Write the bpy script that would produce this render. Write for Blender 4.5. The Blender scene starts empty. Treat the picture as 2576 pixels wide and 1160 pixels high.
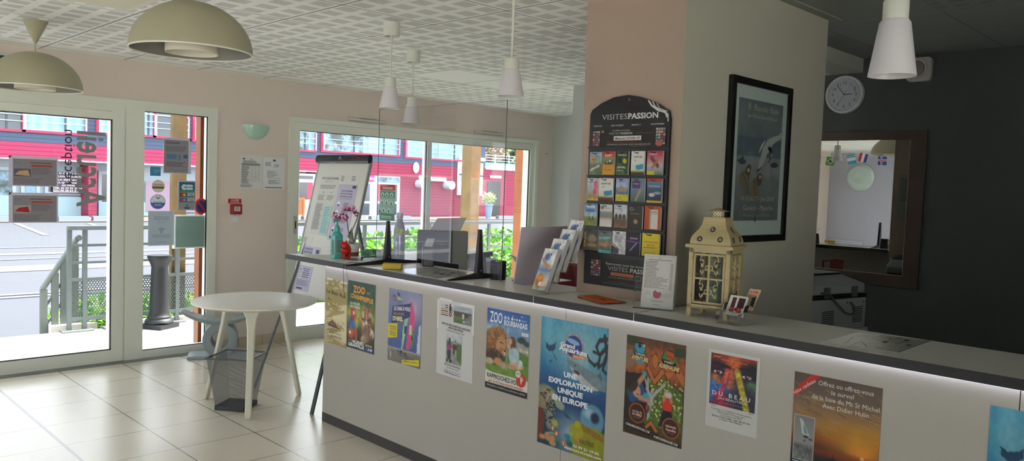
import bpy, math, random
import numpy as np
from mathutils import Vector, Matrix
random.seed(7); rng=np.random.RandomState(3)
C=bpy.context.scene.collection
PI=math.pi
# ---------------------------------------------------------------- camera model (photo frame 2576 x 1160)
FPX,YAW,PITCH,ROLL,CAMZ=1977.35,0.783994,0.0553815,0.0360317,1.55
def _axes():
    cy,sy,cp,sp,cr,sr=math.cos(YAW),math.sin(YAW),math.cos(PITCH),math.sin(PITCH),math.cos(ROLL),math.sin(ROLL)
    fw=Vector((sy*cp,cy*cp,-sp)); rt=Vector((cy,-sy,0)); up=rt.cross(fw)
    return rt*cr+up*sr,-rt*sr+up*cr,fw
RT,UP,FW=_axes(); O=Vector((0,0,CAMZ))
def ray(px,py): return RT*((px-1288)/FPX)-UP*((py-580)/FPX)+FW
def on(ax,v,px,py):
    d=ray(px,py); return O+d*((v-O[ax])/d[ax])
def F(px,py,z=0.0): return on(2,z,px,py)
def mir(v): return Vector((2*5.80-v[0],v[1],v[2]))
cam=bpy.data.cameras.new('camera'); co=bpy.data.objects.new('camera',cam); C.objects.link(co)
cam.sensor_width=36; cam.lens=36*FPX/2576; cam.clip_end=500; cam.clip_start=0.05
co.matrix_world=Matrix(((RT.x,UP.x,-FW.x,0),(RT.y,UP.y,-FW.y,0),(RT.z,UP.z,-FW.z,CAMZ),(0,0,0,1)))
bpy.context.scene.camera=co
vs=bpy.context.scene.view_settings
vs.view_transform='Standard'; vs.look='None'; vs.gamma=1; vs.use_curve_mapping=False; vs.exposure=0.0
# ---------------------------------------------------------------- materials
def lin(c): return tuple(x/12.92 if x<=0.04045 else ((x+0.055)/1.055)**2.4 for x in c)
def hx(h):
    if not isinstance(h,str): return tuple(h)
    h=h.lstrip('#'); h=h if len(h)==6 else ''.join(c+c for c in h); return tuple(int(h[i:i+2],16)/255 for i in (0,2,4))
MC={}
def M(col,rough=.55,metal=0.0,spec=.5,noise=0.0,bump=0.0,scale=40.0,alpha=1.0,emit=0.0,key=None,trans=0.0,coat=0.0):
    k=key or (hx(col),rough,metal,spec,noise,bump,scale,alpha,emit,trans,coat)
    if k in MC: return MC[k]
    m=bpy.data.materials.new('mat'); m.use_nodes=True; nt=m.node_tree; b=nt.nodes['Principled BSDF']
    c=lin(hx(col)); b.inputs['Base Color'].default_value=(*c,1)
    b.inputs['Roughness'].default_value=rough; b.inputs['Metallic'].default_value=metal
    b.inputs['Specular IOR Level'].default_value=spec; b.inputs['Alpha'].default_value=alpha
    b.inputs['Coat Weight'].default_value=coat; b.inputs['Transmission Weight'].default_value=trans
    if emit: b.inputs['Emission Color'].default_value=(*c,1); b.inputs['Emission Strength'].default_value=emit
    if noise or bump:
        tc=nt.nodes.new('ShaderNodeTexCoord'); n=nt.nodes.new('ShaderNodeTexNoise'); n.inputs['Scale'].default_value=scale; n.inputs['Detail'].default_value=4
        nt.links.new(tc.outputs['Object'],n.inputs['Vector'])
        if noise:
            mr=nt.nodes.new('ShaderNodeMapRange'); mr.inputs['From Min'].default_value=.3; mr.inputs['From Max'].default_value=.7
            mr.inputs['To Min'].default_value=1-noise; mr.inputs['To Max'].default_value=1+noise
            nt.links.new(n.outputs['Fac'],mr.inputs['Value'])
            vm=nt.nodes.new('ShaderNodeVectorMath'); vm.operation='SCALE'; vm.inputs[0].default_value=c
            nt.links.new(mr.outputs['Result'],vm.inputs['Scale']); nt.links.new(vm.outputs[0],b.inputs['Base Color'])
        if bump:
            bp=nt.nodes.new('ShaderNodeBump'); bp.inputs['Strength'].default_value=bump; bp.inputs['Distance'].default_value=.01
            nt.links.new(n.outputs['Fac'],bp.inputs['Height']); nt.links.new(bp.outputs['Normal'],b.inputs['Normal'])
    MC[k]=m; return m
def nodes(name):
    m=bpy.data.materials.new(name); m.use_nodes=True; nt=m.node_tree
    return m,nt,nt.nodes['Principled BSDF']
def math_(nt,op,a,b=None,c=None):
    n=nt.nodes.new('ShaderNodeMath'); n.operation=op
    for i,x in enumerate((a,b,c)):
        if x is None: continue
        if hasattr(x,'links') or hasattr(x,'is_output'): nt.links.new(x,n.inputs[i])
        else: n.inputs[i].default_value=x
    return n.outputs[0]
def mixc(nt,f,a,b):
    n=nt.nodes.new('ShaderNodeMix'); n.data_type='RGBA'
    nt.links.new(f,n.inputs[0])
    for i,x in ((6,a),(7,b)):
        if hasattr(x,'is_output'): nt.links.new(x,n.inputs[i])
        else: n.inputs[i].default_value=(*lin(hx(x)),1)
    return n.outputs[2]
def pane_mat(name,tint,refl=1.0,f0=None):
    m=bpy.data.materials.new(name); m.use_nodes=True; nt=m.node_tree; nt.nodes.clear()
    o=nt.nodes.new('ShaderNodeOutputMaterial'); t=nt.nodes.new('ShaderNodeBsdfTransparent'); g=nt.nodes.new('ShaderNodeBsdfGlossy')
    t.inputs[0].default_value=(*tint,1); g.inputs['Roughness'].default_value=0.02; g.inputs[0].default_value=(1,1,1,1)
    fr=nt.nodes.new('ShaderNodeFresnel'); fr.inputs[0].default_value=1.35
    mu=math_(nt,'MULTIPLY',fr.outputs[0],refl)
    mx=nt.nodes.new('ShaderNodeMixShader'); nt.links.new(mu,mx.inputs[0]); nt.links.new(t.outputs[0],mx.inputs[1]); nt.links.new(g.outputs[0],mx.inputs[2])
    nt.links.new(mx.outputs[0],o.inputs[0]); return m
GLASS=pane_mat('window_glass',(.97,.985,.98),.8)
PLEXI=pane_mat('acrylic_screen',(.93,.915,.935),.13)
ACRYL=pane_mat('clear_acrylic',(.94,.955,.95),1.5)
# ---------------------------------------------------------------- mesh builder
class B:
    def __init__(s): s.v=[]; s.f=[]; s.m=[]; s.c=None; s.mats=[]
    def mi(s,m):
        if m is None: return 0
        if m not in s.mats: s.mats.append(m)
        return s.mats.index(m)
    def add(s,vs,fs,m=None):
        o=len(s.v); i=s.mi(m); s.v+= [tuple(v) for v in vs]; s.f+=[tuple(o+k for k in f) for f in fs]; s.m+=[i]*len(fs); return s
    def box(s,a,b,m=None):
        x0,y0,z0=a; x1,y1,z1=b
        return s.add([(x0,y0,z0),(x1,y0,z0),(x1,y1,z0),(x0,y1,z0),(x0,y0,z1),(x1,y0,z1),(x1,y1,z1),(x0,y1,z1)],
            [(0,3,2,1),(4,5,6,7),(0,1,5,4),(1,2,6,5),(2,3,7,6),(3,0,4,7)],m)
    def hexa(s,p,m=None):  # 4 bottom + 4 top points
        return s.add(p,[(0,3,2,1),(4,5,6,7),(0,1,5,4),(1,2,6,5),(2,3,7,6),(3,0,4,7)],m)
    def rbox(s,a,b,r=.01,m=None,n=3):  # box with rounded vertical edges + tiny chamfer
        x0,y0,z0=a; x1,y1,z1=b; pts=[]
        for cx,cy,a0 in ((x1-r,y1-r,0),(x0+r,y1-r,90),(x0+r,y0+r,180),(x1-r,y0+r,270)):
            for k in range(n+1):
                t=math.radians(a0+90*k/n); pts.append((cx+r*math.cos(t),cy+r*math.sin(t)))
        return s.prism(pts,z0,z1,m)
    def prism(s,pts,z0,z1,m=None,ax=2):
        n=len(pts)
        def P(p,z):
            return (p[0],p[1],z) if ax==2 else ((z,p[0],p[1]) if ax==0 else (p[0],z,p[1]))
        vs=[P(p,z0) for p in pts]+[P(p,z1) for p in pts]
        return s.add(vs,[tuple(range(n-1,-1,-1)),tuple(range(n,2*n))]+[(i,(i+1)%n,n+(i+1)%n,n+i) for i in range(n)],m)
    def bar(s,p,q,w,h=None,m=None,up=(0,0,1)):  # rectangular bar from p to q
        p=Vector(p);q=Vector(q);h=h or w; d=(q-p).normalized(); u=Vector(up)
        if abs(d.dot(u))>.98: u=Vector((1,0,0))
        a=d.cross(u).normalized()*w/2; b=a.cross(d).normalized()*h/2
        return s.add([p-a-b,p+a-b,p+a+b,p-a+b,q-a-b,q+a-b,q+a+b,q-a+b],[(0,3,2,1),(4,5,6,7),(0,1,5,4),(1,2,6,5),(2,3,7,6),(3,0,4,7)],m)
    def tube(s,pts,r,n=10,m=None,cap=True):
        pts=[Vector(p) for p in pts]; rs=r if isinstance(r,(list,tuple)) else [r]*len(pts); o=len(s.v); rings=[]
        ref=Vector((0,0,1))
        for i,p in enumerate(pts):
            d=(pts[min(i+1,len(pts)-1)]-pts[max(i-1,0)]).normalized()
            if abs(d.dot(ref))>.95: ref=Vector((1,0,0)) if abs(d.x)<.9 else Vector((0,1,0))
            a=d.cross(ref).normalized(); b=a.cross(d).normalized(); ref=b
            rings.append([p+(a*math.cos(2*PI*k/n)+b*math.sin(2*PI*k/n))*rs[i] for k in range(n)])
        vs=[v for rg in rings for v in rg]; fs=[]
        for i in range(len(pts)-1):
            for k in range(n): fs.append((i*n+k,i*n+(k+1)%n,(i+1)*n+(k+1)%n,(i+1)*n+k))
        if cap: fs+= [tuple(range(n-1,-1,-1)),tuple((len(pts)-1)*n+k for k in range(n))]
        return s.add(vs,fs,m)
    def lathe(s,prof,c=(0,0,0),n=40,m=None,closed=False):
        vs=[]; fs=[]; L=len(prof)
        for r,z in prof:
            for k in range(n):
                t=2*PI*k/n; vs.append((c[0]+max(r,1e-4)*math.cos(t),c[1]+max(r,1e-4)*math.sin(t),c[2]+z))
        for i in range(L-1 if not closed else L):
            j=(i+1)%L
            for k in range(n): fs.append((i*n+k,i*n+(k+1)%n,j*n+(k+1)%n,j*n+k))
        return s.add(vs,fs,m)
    def ball(s,c,r,m=None,nu=14,nv=9,rot=None):
        r=r if isinstance(r,(tuple,list)) else (r,r,r); vs=[];fs=[]
        for i in range(nv+1):
            t=PI*i/nv
            for k in range(nu):
                p=Vector((r[0]*math.sin(t)*math.cos(2*PI*k/nu),r[1]*math.sin(t)*math.sin(2*PI*k/nu),r[2]*math.cos(t)))
                if rot: p=rot@p
                vs.append((c[0]+p.x,c[1]+p.y,c[2]+p.z))
        for i in range(nv):
            for k in range(nu): fs.append((i*nu+k,(i+1)*nu+k,(i+1)*nu+(k+1)%nu,i*nu+(k+1)%nu))
        return s.add(vs,fs,m)
    def quad(s,p,m=None): return s.add(p,[(0,1,2,3)],m)
MW={}
def setp(o,label=None,cat=None,group=None,kind=None):
    if label: o['label']=label
    if cat: o['category']=cat
    if group: o['group']=group
    if kind: o['kind']=kind
    return o
def obj(name,b,mat=None,parent=None,smooth=False,label=None,cat=None,group=None,kind=None,world=True,bevel=0.0,base=None):
    me=bpy.data.meshes.new(name); vs=b.v
    if parent is not None:
        if world:
            im=MW[parent.name].inverted(); vs=[tuple(im@Vector(v)) for v in vs]
        org=None
    else:
        A=np.array(vs); lo=A.min(0);hi=A.max(0); org=Vector(base) if base else Vector(((lo[0]+hi[0])/2,(lo[1]+hi[1])/2,lo[2]))
        vs=[(v[0]-org.x,v[1]-org.y,v[2]-org.z) for v in vs]
    me.from_pydata(vs,[],b.f)
    ms=b.mats if b.mats else [mat or M('#888888')]
    if mat is not None and b.mats: ms=list(b.mats)
    for m in ms: me.materials.append(m)
    if b.mats: me.polygons.foreach_set('material_index',b.m)
    if b.c is not None:
        at=me.color_attributes.new('Col','FLOAT_COLOR','POINT'); at.data.foreach_set('color',np.array(b.c,dtype=np.float32).ravel())
    if smooth: me.polygons.foreach_set('use_smooth',[True]*len(me.polygons))
    me.update()
    o=bpy.data.objects.new(name,me); C.objects.link(o)
    if parent is not None: o.parent=parent; MW[o.name]=MW[parent.name]
    else: o.location=org; MW[o.name]=Matrix.Translation(org)
    if smooth: 
        try: me.set_sharp_from_angle(angle=math.radians(40))
        except Exception: pass
    if bevel: 
        md=o.modifiers.new('bevel','BEVEL'); md.width=bevel; md.segments=2; md.limit_method='ANGLE'; md.angle_limit=math.radians(40)
    setp(o,label,cat,group,kind); return o
def thing(name,label,cat,loc=(0,0,0),rotz=0.0,group=None,rot=None):
    o=bpy.data.objects.new(name,None); C.objects.link(o); o.empty_display_size=.1
    o.location=loc; o.rotation_euler=rot or (0,0,rotz)
    from mathutils import Euler
    MW[o.name]=Matrix.Translation(Vector(loc))@Euler(rot or (0,0,rotz)).to_matrix().to_4x4()
    setp(o,label,cat,group); return o
def struct(name,b,mat=None,**k): return obj(name,b,mat,kind='structure',**k)
def kids(o): return [c for c in bpy.data.objects if c.parent==o]
def dup(o,loc,rotz=0.0,label=None,scale=None,group=None):
    r=o.copy(); C.objects.link(r); r.location=loc; r.rotation_euler=(0,0,rotz)
    if scale: r.scale=scale
    if label: r['label']=label
    if group: r['group']=group
    for ch in kids(o):
        c=ch.copy(); C.objects.link(c); c.parent=r
        for g in kids(ch):
            d=g.copy(); C.objects.link(d); d.parent=c
    return r
# ---------------------------------------------------------------- printed matter
_tx={}
def glyphs(s,bold=0.0):
    k=(s,bold)
    if k not in _tx:
        cu=bpy.data.curves.new('t','FONT'); cu.body=s; cu.size=1; cu.resolution_u=2; cu.offset=bold
        o=bpy.data.objects.new('t',cu); me=bpy.data.meshes.new_from_object(o)
        vv=np.array([v.co[:2] for v in me.vertices]) if len(me.vertices) else np.zeros((0,2)); ff=[tuple(p.vertices) for p in me.polygons]
        bpy.data.objects.remove(o); bpy.data.curves.remove(cu); bpy.data.meshes.remove(me); _tx[k]=(vv,ff)
    return _tx[k]
CAP=[None]
def cap():
    if CAP[0] is None: v,_=glyphs('H'); CAP[0]=v[:,1].max()-v[:,1].min()
    return CAP[0]
def print_mat(rough=.45,spec=.4):
    k=('print',rough,spec)
    if k in MC: return MC[k]
    m,nt,b=nodes('printed_paper'); a=nt.nodes.new('ShaderNodeVertexColor'); a.layer_name='Col'
    nt.links.new(a.outputs[0],b.inputs['Base Color']); b.inputs['Roughness'].default_value=rough; b.inputs['Specular IOR Level'].default_value=spec
    MC[k]=m; return m
class Canvas:
    def __init__(s,nx,ny,col='#808080'):
        s.nx,s.ny=nx,ny; s.a=np.zeros((ny,nx,3)); s.a[:]=hx(col)
        s.X,s.Y=np.meshgrid(np.linspace(0,1,nx),np.linspace(0,1,ny))
    def grad(s,stops,ax=1,angle=0.0):
        T=s.Y if ax==1 else s.X; T=np.clip(T+angle*(s.X-.5),0,1); ks=[k for k,_ in stops]
        for i in range(3): s.a[...,i]=np.interp(T,ks,[hx(c)[i] for _,c in stops])
        return s
    def mask(s,m,col,op=1.0):
        m=np.clip(m,0,1)[...,None]*op; s.a=s.a*(1-m)+np.array(hx(col))*m; return s
    def ell(s,cx,cy,rx,ry,col,soft=.15,rot=0.0,op=1.0,asp=1.0):
        c_,s_=math.cos(math.radians(rot)),math.sin(math.radians(rot)); dx=s.X-cx; dy=(s.Y-cy)*asp
        u=(dx*c_+dy*s_)/rx; v=(-dx*s_+dy*c_)/(ry*asp); d=np.sqrt(u*u+v*v)
        return s.mask((1-d)/max(soft,1e-3)+.5,col,op)
    def poly(s,pts,col,op=1.0,soft=0):
        ins=np.zeros_like(s.X,bool); n=len(pts)
        for i in range(n):
            x0,y0=pts[i];x1,y1=pts[(i+1)%n]
            if y0==y1: continue
            ins^=((s.Y<y0)!=(s.Y<y1))&(s.X<(x1-x0)*(s.Y-y0)/(y1-y0)+x0)
        return s.mask(ins.astype(float),col,op)
    def noise(s,amt,seed=1,cells=12,box=None,cols=None):
        r=np.random.RandomState(seed); g=r.rand(cells+2,cells+2)
        x=s.X*cells;y=s.Y*cells; i=x.astype(int);j=y.astype(int);fx=x-i;fy=y-j
        n=g[j,i]*(1-fx)*(1-fy)+g[j,i+1]*fx*(1-fy)+g[j+1,i]*(1-fx)*fy+g[j+1,i+1]*fx*fy
        w=np.ones_like(n)
        if box: w=((s.X>=box[0])&(s.X<=box[2])&(s.Y>=box[1])&(s.Y<=box[3])).astype(float)
        if cols: return s.mask(w*np.clip((n-.5)*6+.5,0,1),cols,amt)
        s.a=np.clip(s.a*(1+((n-.5)*2*amt*w)[...,None]),0,1); return s
    def speck(s,n,cols,r=.01,box=(0,0,1,1),seed=2,asp=1.0,soft=.5):
        q=np.random.RandomState(seed)
        for k in range(n):
            rr=r*(.5+q.rand()); s.ell(box[0]+q.rand()*(box[2]-box[0]),box[1]+q.rand()*(box[3]-box[1]),rr,rr*asp*(.5+q.rand()*.6),cols[q.randint(len(cols))],soft,rot=q.rand()*180)
        return s
    def line(s,p,q,w,col,op=1.0):
        p=np.array(p);q=np.array(q);d=q-p;L=(d**2).sum(); t=np.clip(((s.X-p[0])*d[0]+(s.Y-p[1])*d[1])/L,0,1)
        D=np.hypot(s.X-p[0]-t*d[0],s.Y-p[1]-t*d[1]); return s.mask((w-D)/(w*.6)+.5,col,op)
class Card:
    """flat printed thing: tl corner, right vector, down vector (metres); art is laid on its face"""
    def __init__(s,tl,right,down,thick=.0008,back='#e8e8e8',face=None,n=None,lift=4e-5,warp=None):
        s.tl=Vector(tl); s.r=Vector(right); s.d=Vector(down); s.W=s.r.length; s.H=s.d.length
        s.n=(s.d.cross(s.r)).normalized() if n is None else Vector(n).normalized()
        s.b=B(); s.b.c=[]; s.k=0; s.lift=lift; s.warp=warp
        t=s.n*thick; p=[s.P(0,0,0),s.P(1,0,0),s.P(1,1,0),s.P(0,1,0)]; q=[x-t for x in p]
        if warp is None:
            s.b.add(q+p,[(0,1,2,3),(7,6,5,4),(0,4,5,1),(1,5,6,2),(2,6,7,3),(3,7,4,0)]); s.b.c+=[(*lin(hx(face or back)),1)]*8
        else:
            s.grid(0,0,1,1,face or back,14,14)
    def P(s,u,v,k=None):
        k=s.k if k is None else k
        w=s.warp(u,v) if s.warp else 0
        return s.tl+s.r*u+s.d*v+s.n*(k*s.lift+w)
    def poly(s,pts,col):
        s.k+=1; s.b.add([s.P(u,v) for u,v in pts],[tuple(range(len(pts)-1,-1,-1))]); s.b.c+=[(*lin(hx(col)),1)]*len(pts); return s
    def grid(s,u0,v0,u1,v1,col,nx=10,ny=10):
        s.k+=1; vs=[s.P(u0+(u1-u0)*i/nx,v0+(v1-v0)*j/ny) for j in range(ny+1) for i in range(nx+1)]
        s.b.add(vs,[(j*(nx+1)+i,(j+1)*(nx+1)+i,(j+1)*(nx+1)+i+1,j*(nx+1)+i+1) for j in range(ny) for i in range(nx)]); s.b.c+=[(*lin(hx(col)),1)]*len(vs)
    def rect(s,u0,v0,u1,v1,col):
        if s.warp and (u1-u0>.15 or v1-v0>.15): s.grid(u0,v0,u1,v1,col,8,8); return s
        return s.poly([(u0,v0),(u1,v0),(u1,v1),(u0,v1)],col)
    def ell(s,cu,cv,ru,rv,col,n=20,rot=0,a0=0,a1=360):
        c_,s_=math.cos(math.radians(rot)),math.sin(math.radians(rot)); pts=[]
        for k in range(n+(a1-a0<360)):
            t=math.radians(a0+(a1-a0)*k/n); x=ru*s.W*math.cos(t);y=rv*s.H*math.sin(t); pts.append((cu+(x*c_-y*s_)/s.W,cv+(x*s_+y*c_)/s.H))
        return s.poly(pts,col)
    def circ(s,cu,cv,r,col,n=24): return s.ell(cu,cv,r,r*s.W/s.H,col,n)
    def ring(s,cu,cv,r0,r1,col,n=28,a0=0,a1=360):
        s.k+=1; vs=[]; 
        for k in range(n+1):
            t=math.radians(a0+(a1-a0)*k/n)
            for r in (r0,r1): vs.append(s.P(cu+r*math.cos(t),cv+r*s.W/s.H*math.sin(t)))
        s.b.add(vs,[(2*k,2*k+2,2*k+3,2*k+1) for k in range(n)]); s.b.c+=[(*lin(hx(col)),1)]*len(vs); return s
    def line(s,p,q,w,col):
        dx=(q[0]-p[0])*s.W;dy=(q[1]-p[1])*s.H;L=math.hypot(dx,dy) or 1; nx=-dy/L*w*s.W/2/s.W; ny=dx/L*w*s.W/2/s.H
        return s.poly([(p[0]+nx,p[1]+ny),(q[0]+nx,q[1]+ny),(q[0]-nx,q[1]-ny),(p[0]-nx,p[1]-ny)],col)
    def path(s,pts,w,col):
        for a,b in zip(pts[:-1],pts[1:]): s.line(a,b,w,col); s.k-=1
        s.k+=1; return s
    def text(s,t,u,v,h,col,w=None,al='c',bold=0.0,rot=0.0,wm=None,flip=False):
        vv,ff=glyphs(t,bold)
        if not len(vv): return s
        sc=h*s.H/cap(); x0,x1=vv[:,0].min(),vv[:,0].max(); sx=sc
        if w: sx=w*s.W/(x1-x0)
        if wm and (x1-x0)*sx>wm*s.W: sx=wm*s.W/(x1-x0)
        X=(vv[:,0]-{'l':x0,'c':(x0+x1)/2,'r':x1}[al])*sx*(-1 if flip else 1); Y=vv[:,1]*sc; c_,s_=math.cos(math.radians(rot)),math.sin(math.radians(rot))
        a=X*c_-Y*s_; b_=X*s_+Y*c_; s.k+=1
        s.b.add([s.P(u+p/s.W,v-q/s.H) for p,q in zip(a,b_)],ff if not flip else [f[::-1] for f in ff]); s.b.c+=[(*lin(hx(col)),1)]*len(vv); return s
    def lines(s,u0,v0,u1,v1,n,col='#555555',h=.5,rag=.25,seed=1,al='l',words=True):
        q=random.Random(seed); dv=(v1-v0)/n; s.k+=1
        for i in range(n):
            L=(u1-u0)*(1-rag*q.random()); a=u0 if al=='l' else (u0+u1-L)/2; v=v0+dv*i; x=a
            while x<a+L-1e-4:
                e=min(a+L,x+(u1-u0)*(.06+.14*q.random())) if words else a+L
                p=[(x,v),(e,v),(e,v+dv*h),(x,v+dv*h)]; s.b.add([s.P(*k) for k in p],[(3,2,1,0)]); s.b.c+=[(*lin(hx(col)),1)]*4; x=e+(u1-u0)*.018
        return s
    def pic(s,u0,v0,u1,v1,cv):
        s.k+=1; nx,ny=cv.nx,cv.ny; o=len(s.b.v)
        vs=[s.P(u0+(u1-u0)*i/(nx-1),v0+(v1-v0)*j/(ny-1)) for j in range(ny) for i in range(nx)]
        fs=[(j*nx+i,(j+1)*nx+i,(j+1)*nx+i+1,j*nx+i+1) for j in range(ny-1) for i in range(nx-1)]
        s.b.add(vs,fs); a=np.clip(cv.a,0,1); L=np.where(a<=.04045,a/12.92,((a+.055)/1.055)**2.4).reshape(-1,3)
        s.b.c+=[(r,g,b,1) for r,g,b in L]; return s
    def build(s,name,label=None,cat=None,group=None,parent=None,rough=.45,spec=.4):
        return obj(name,s.b,print_mat(rough,spec),parent,label=label,cat=cat,group=group)
def pxcard(ax,v,tl,tr,br,bl,off=.0,**k):
    """card on plane coordinate ax=v from four photo pixels (made rectangular)"""
    a,b,c,d=[on(ax,v,*p) for p in (tl,tr,br,bl)]
    cc=(a+b+c+d)/4; r=((b-a)+(c-d))/2; dn=((d-a)+(c-b))/2
    r=Vector((r.x,r.y,0)) if ax!=2 else r; dn=Vector((0,0,dn.z)) if ax!=2 else dn-(r*(dn.dot(r)/r.length_squared))
    return Card(cc-r/2-dn/2,r,dn,**k)
LED=2.2; SKY=2.6; SUN=20; EXPO=0.95
# ================================================================= SETTING
WY=6.79; ZC=2.463; ZT=1.043; XC=2.69; XPL=2.98; YPN=1.955; YPF=2.52; XM=5.80; XL=-4.2; YB=-3.2
ZG0=-.03; WL0=3.0; WB1=.9
def grid_lines(nt,x,x0,s,w):
    a=math_(nt,'SUBTRACT',x,x0); b=math_(nt,'DIVIDE',a,s); c=math_(nt,'FRACT',b)
    d=math_(nt,'SUBTRACT',c,.5); e=math_(nt,'ABSOLUTE',d); return math_(nt,'GREATER_THAN',e,.5-w/s/2)
def pos(nt):
    g=nt.nodes.new('ShaderNodeNewGeometry'); s=nt.nodes.new('ShaderNodeSeparateXYZ'); nt.links.new(g.outputs['Position'],s.inputs[0]); return s.outputs,g
def floor_mat():
    m,nt,b=nodes('floor_tiles'); (x,y,z),g=pos(nt)
    lx=grid_lines(nt,x,1.784,.4645,.0065); ly=grid_lines(nt,y,4.410,.4365,.0045)
    ln=math_(nt,'MAXIMUM',lx,ly)
    j=math_(nt,'ABSOLUTE',math_(nt,'SUBTRACT',x,1.322)); jj=math_(nt,'LESS_THAN',j,.009)
    n=nt.nodes.new('ShaderNodeTexNoise'); n.inputs['Scale'].default_value=3; n.inputs['Detail'].default_value=6; nt.links.new(g.outputs['Position'],n.inputs['Vector'])
    c=mixc(nt,n.outputs['Fac'],'#c9c1af','#cfc7b7')
    n2=nt.nodes.new('ShaderNodeTexVoronoi'); n2.inputs['Scale'].default_value=2.3; nt.links.new(g.outputs['Position'],n2.inputs['Vector'])
    sp=math_(nt,'LESS_THAN',n2.outputs['Distance'],.018); c=mixc(nt,sp,c,'#6a6257')
    c=mixc(nt,ln,c,'#4c4238'); c=mixc(nt,jj,c,'#8a8784'); nt.links.new(c,b.inputs['Base Color'])
    r=nt.nodes.new('ShaderNodeMapRange'); nt.links.new(n.outputs['Fac'],r.inputs['Value']); r.inputs['To Min'].default_value=.25; r.inputs['To Max'].default_value=.29
    b.inputs['Roughness'].default_value=.27; b.inputs['Specular IOR Level'].default_value=.62
    return m
def ceil_mat(ox,oy,s,npt,perf=True,base='#f2f2f0',lc='#3c3a38',rot=False):
    m,nt,b=nodes('ceiling_tiles'); (x,y,z),g=pos(nt)
    if rot: x,y=y,x
    lx=grid_lines(nt,x,ox,s,.014); ly=grid_lines(nt,y,oy,s,.008)
    c=None
    if perf:
        def fr(a,o,p): return math_(nt,'FRACT',math_(nt,'DIVIDE',math_(nt,'SUBTRACT',a,o),p))
        p=s/npt; fx=fr(x,ox,p); fy=fr(y,oy,p)
        ix=math_(nt,'LESS_THAN',math_(nt,'ABSOLUTE',math_(nt,'SUBTRACT',fx,.5)),.335)
        iy=math_(nt,'LESS_THAN',math_(nt,'ABSOLUTE',math_(nt,'SUBTRACT',fy,.5)),.315)
        sl=math_(nt,'LESS_THAN',math_(nt,'FRACT',math_(nt,'MULTIPLY',fy,11.0)),.42)
        # plain tiles without perforation, here and there
        tx=math_(nt,'FLOOR',math_(nt,'DIVIDE',math_(nt,'SUBTRACT',x,ox),s)); ty=math_(nt,'FLOOR',math_(nt,'DIVIDE',math_(nt,'SUBTRACT',y,oy),s))
        def tile(i,j): return math_(nt,'MULTIPLY',math_(nt,'COMPARE',tx,float(i),.2),math_(nt,'COMPARE',ty,float(j),.2))
        pl=None
        for t in PLAIN:
            q=tile(*t); pl=q if pl is None else math_(nt,'MAXIMUM',pl,q)
        f=math_(nt,'MULTIPLY',math_(nt,'MULTIPLY',ix,iy),sl)
        if pl is not None: f=math_(nt,'MULTIPLY',f,math_(nt,'SUBTRACT',1.0,pl))
        f=math_(nt,'MULTIPLY',f,math_(nt,'LESS_THAN',y,6.50))
        c=mixc(nt,f,base,'#827e79')
        
    else:
        rgb=nt.nodes.new('ShaderNodeRGB'); rgb.outputs[0].default_value=(*lin(hx(base)),1); c=rgb.outputs[0]
    c=mixc(nt,lx,c,'#9a9894' if perf else '#aab0ac'); c=mixc(nt,ly,c,lc)
    nt.links.new(c,b.inputs['Base Color']); b.inputs['Roughness'].default_value=.7; return m
PLAIN=[(3,2),(4,2),(-3,2),(4,-1),(5,1)]
WALLP=M('#dacdc4',.8,bump=.12,scale=220,spec=.2)      # warm pinkish plaster
WHITEW=M('#d6d4ca',.75,spec=.2)
GREYW=M('#c3c7c6',.8,spec=.2); DARKW=M('#565a59',.75,spec=.25,bump=.05,scale=200); LEFTW=M('#b9bbc8',.8,spec=.2)
# floor
b=B().box((XL-.2,YB-.2,-.1),(8.2,WY+.02,0)); struct('floor',b,floor_mat())
# ceilings
b=B().box((XL-.2,YPF,ZC),(7.8,WY,ZC+.1)); struct('ceiling',b,ceil_mat(2.272,3.588,.6055,4))
b=B().box((XL-.2,YPN,ZC-.004),(XPL,YPF,ZC+.1)); struct('trim_1',b,WALLP)
PL2=PLAIN; PLAIN=[(-9,-9)]
cm2=ceil_mat(4.569,1.415,.667,6,perf=False,base='#9aa09d',lc='#777b79')
b=B().box((XPL,YB-.2,2.56),(XM,2.296,2.64)).box((XL-.2,YB-.2,2.56),(XPL,YPN,2.64)); struct('ceiling_side',b,cm2)
PLAIN=[]
# one perforated tile block of the side ceiling (slots run the other way)
b=B().box((3.90,.748,2.5585),(4.569,1.415,2.5605)); struct('ceiling_tile',b,ceil_mat(4.569,1.415,.667,6,base='#9aa09d',lc='#777b79',rot=True))
# boxed beam beside the pillar
b=B().box((4.40,2.296,ZC),(XM,YPF,2.64)); struct('trim_2',b,M('#b9bcb2',.7))
b=B().box((XPL,1.90,2.552),(4.47,YPN+.01,2.58)); struct('trim_3',b,M('#a2a39c',.6))
# pillar
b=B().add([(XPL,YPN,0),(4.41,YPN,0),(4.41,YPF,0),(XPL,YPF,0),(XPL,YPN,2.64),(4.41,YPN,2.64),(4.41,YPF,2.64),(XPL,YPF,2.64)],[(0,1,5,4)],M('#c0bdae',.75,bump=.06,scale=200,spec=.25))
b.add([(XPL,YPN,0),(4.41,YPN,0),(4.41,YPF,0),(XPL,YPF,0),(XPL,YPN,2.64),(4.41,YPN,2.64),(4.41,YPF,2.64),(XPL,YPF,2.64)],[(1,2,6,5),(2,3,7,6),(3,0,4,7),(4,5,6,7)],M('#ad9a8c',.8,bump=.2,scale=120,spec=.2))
struct('wall_pillar',b)
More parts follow.
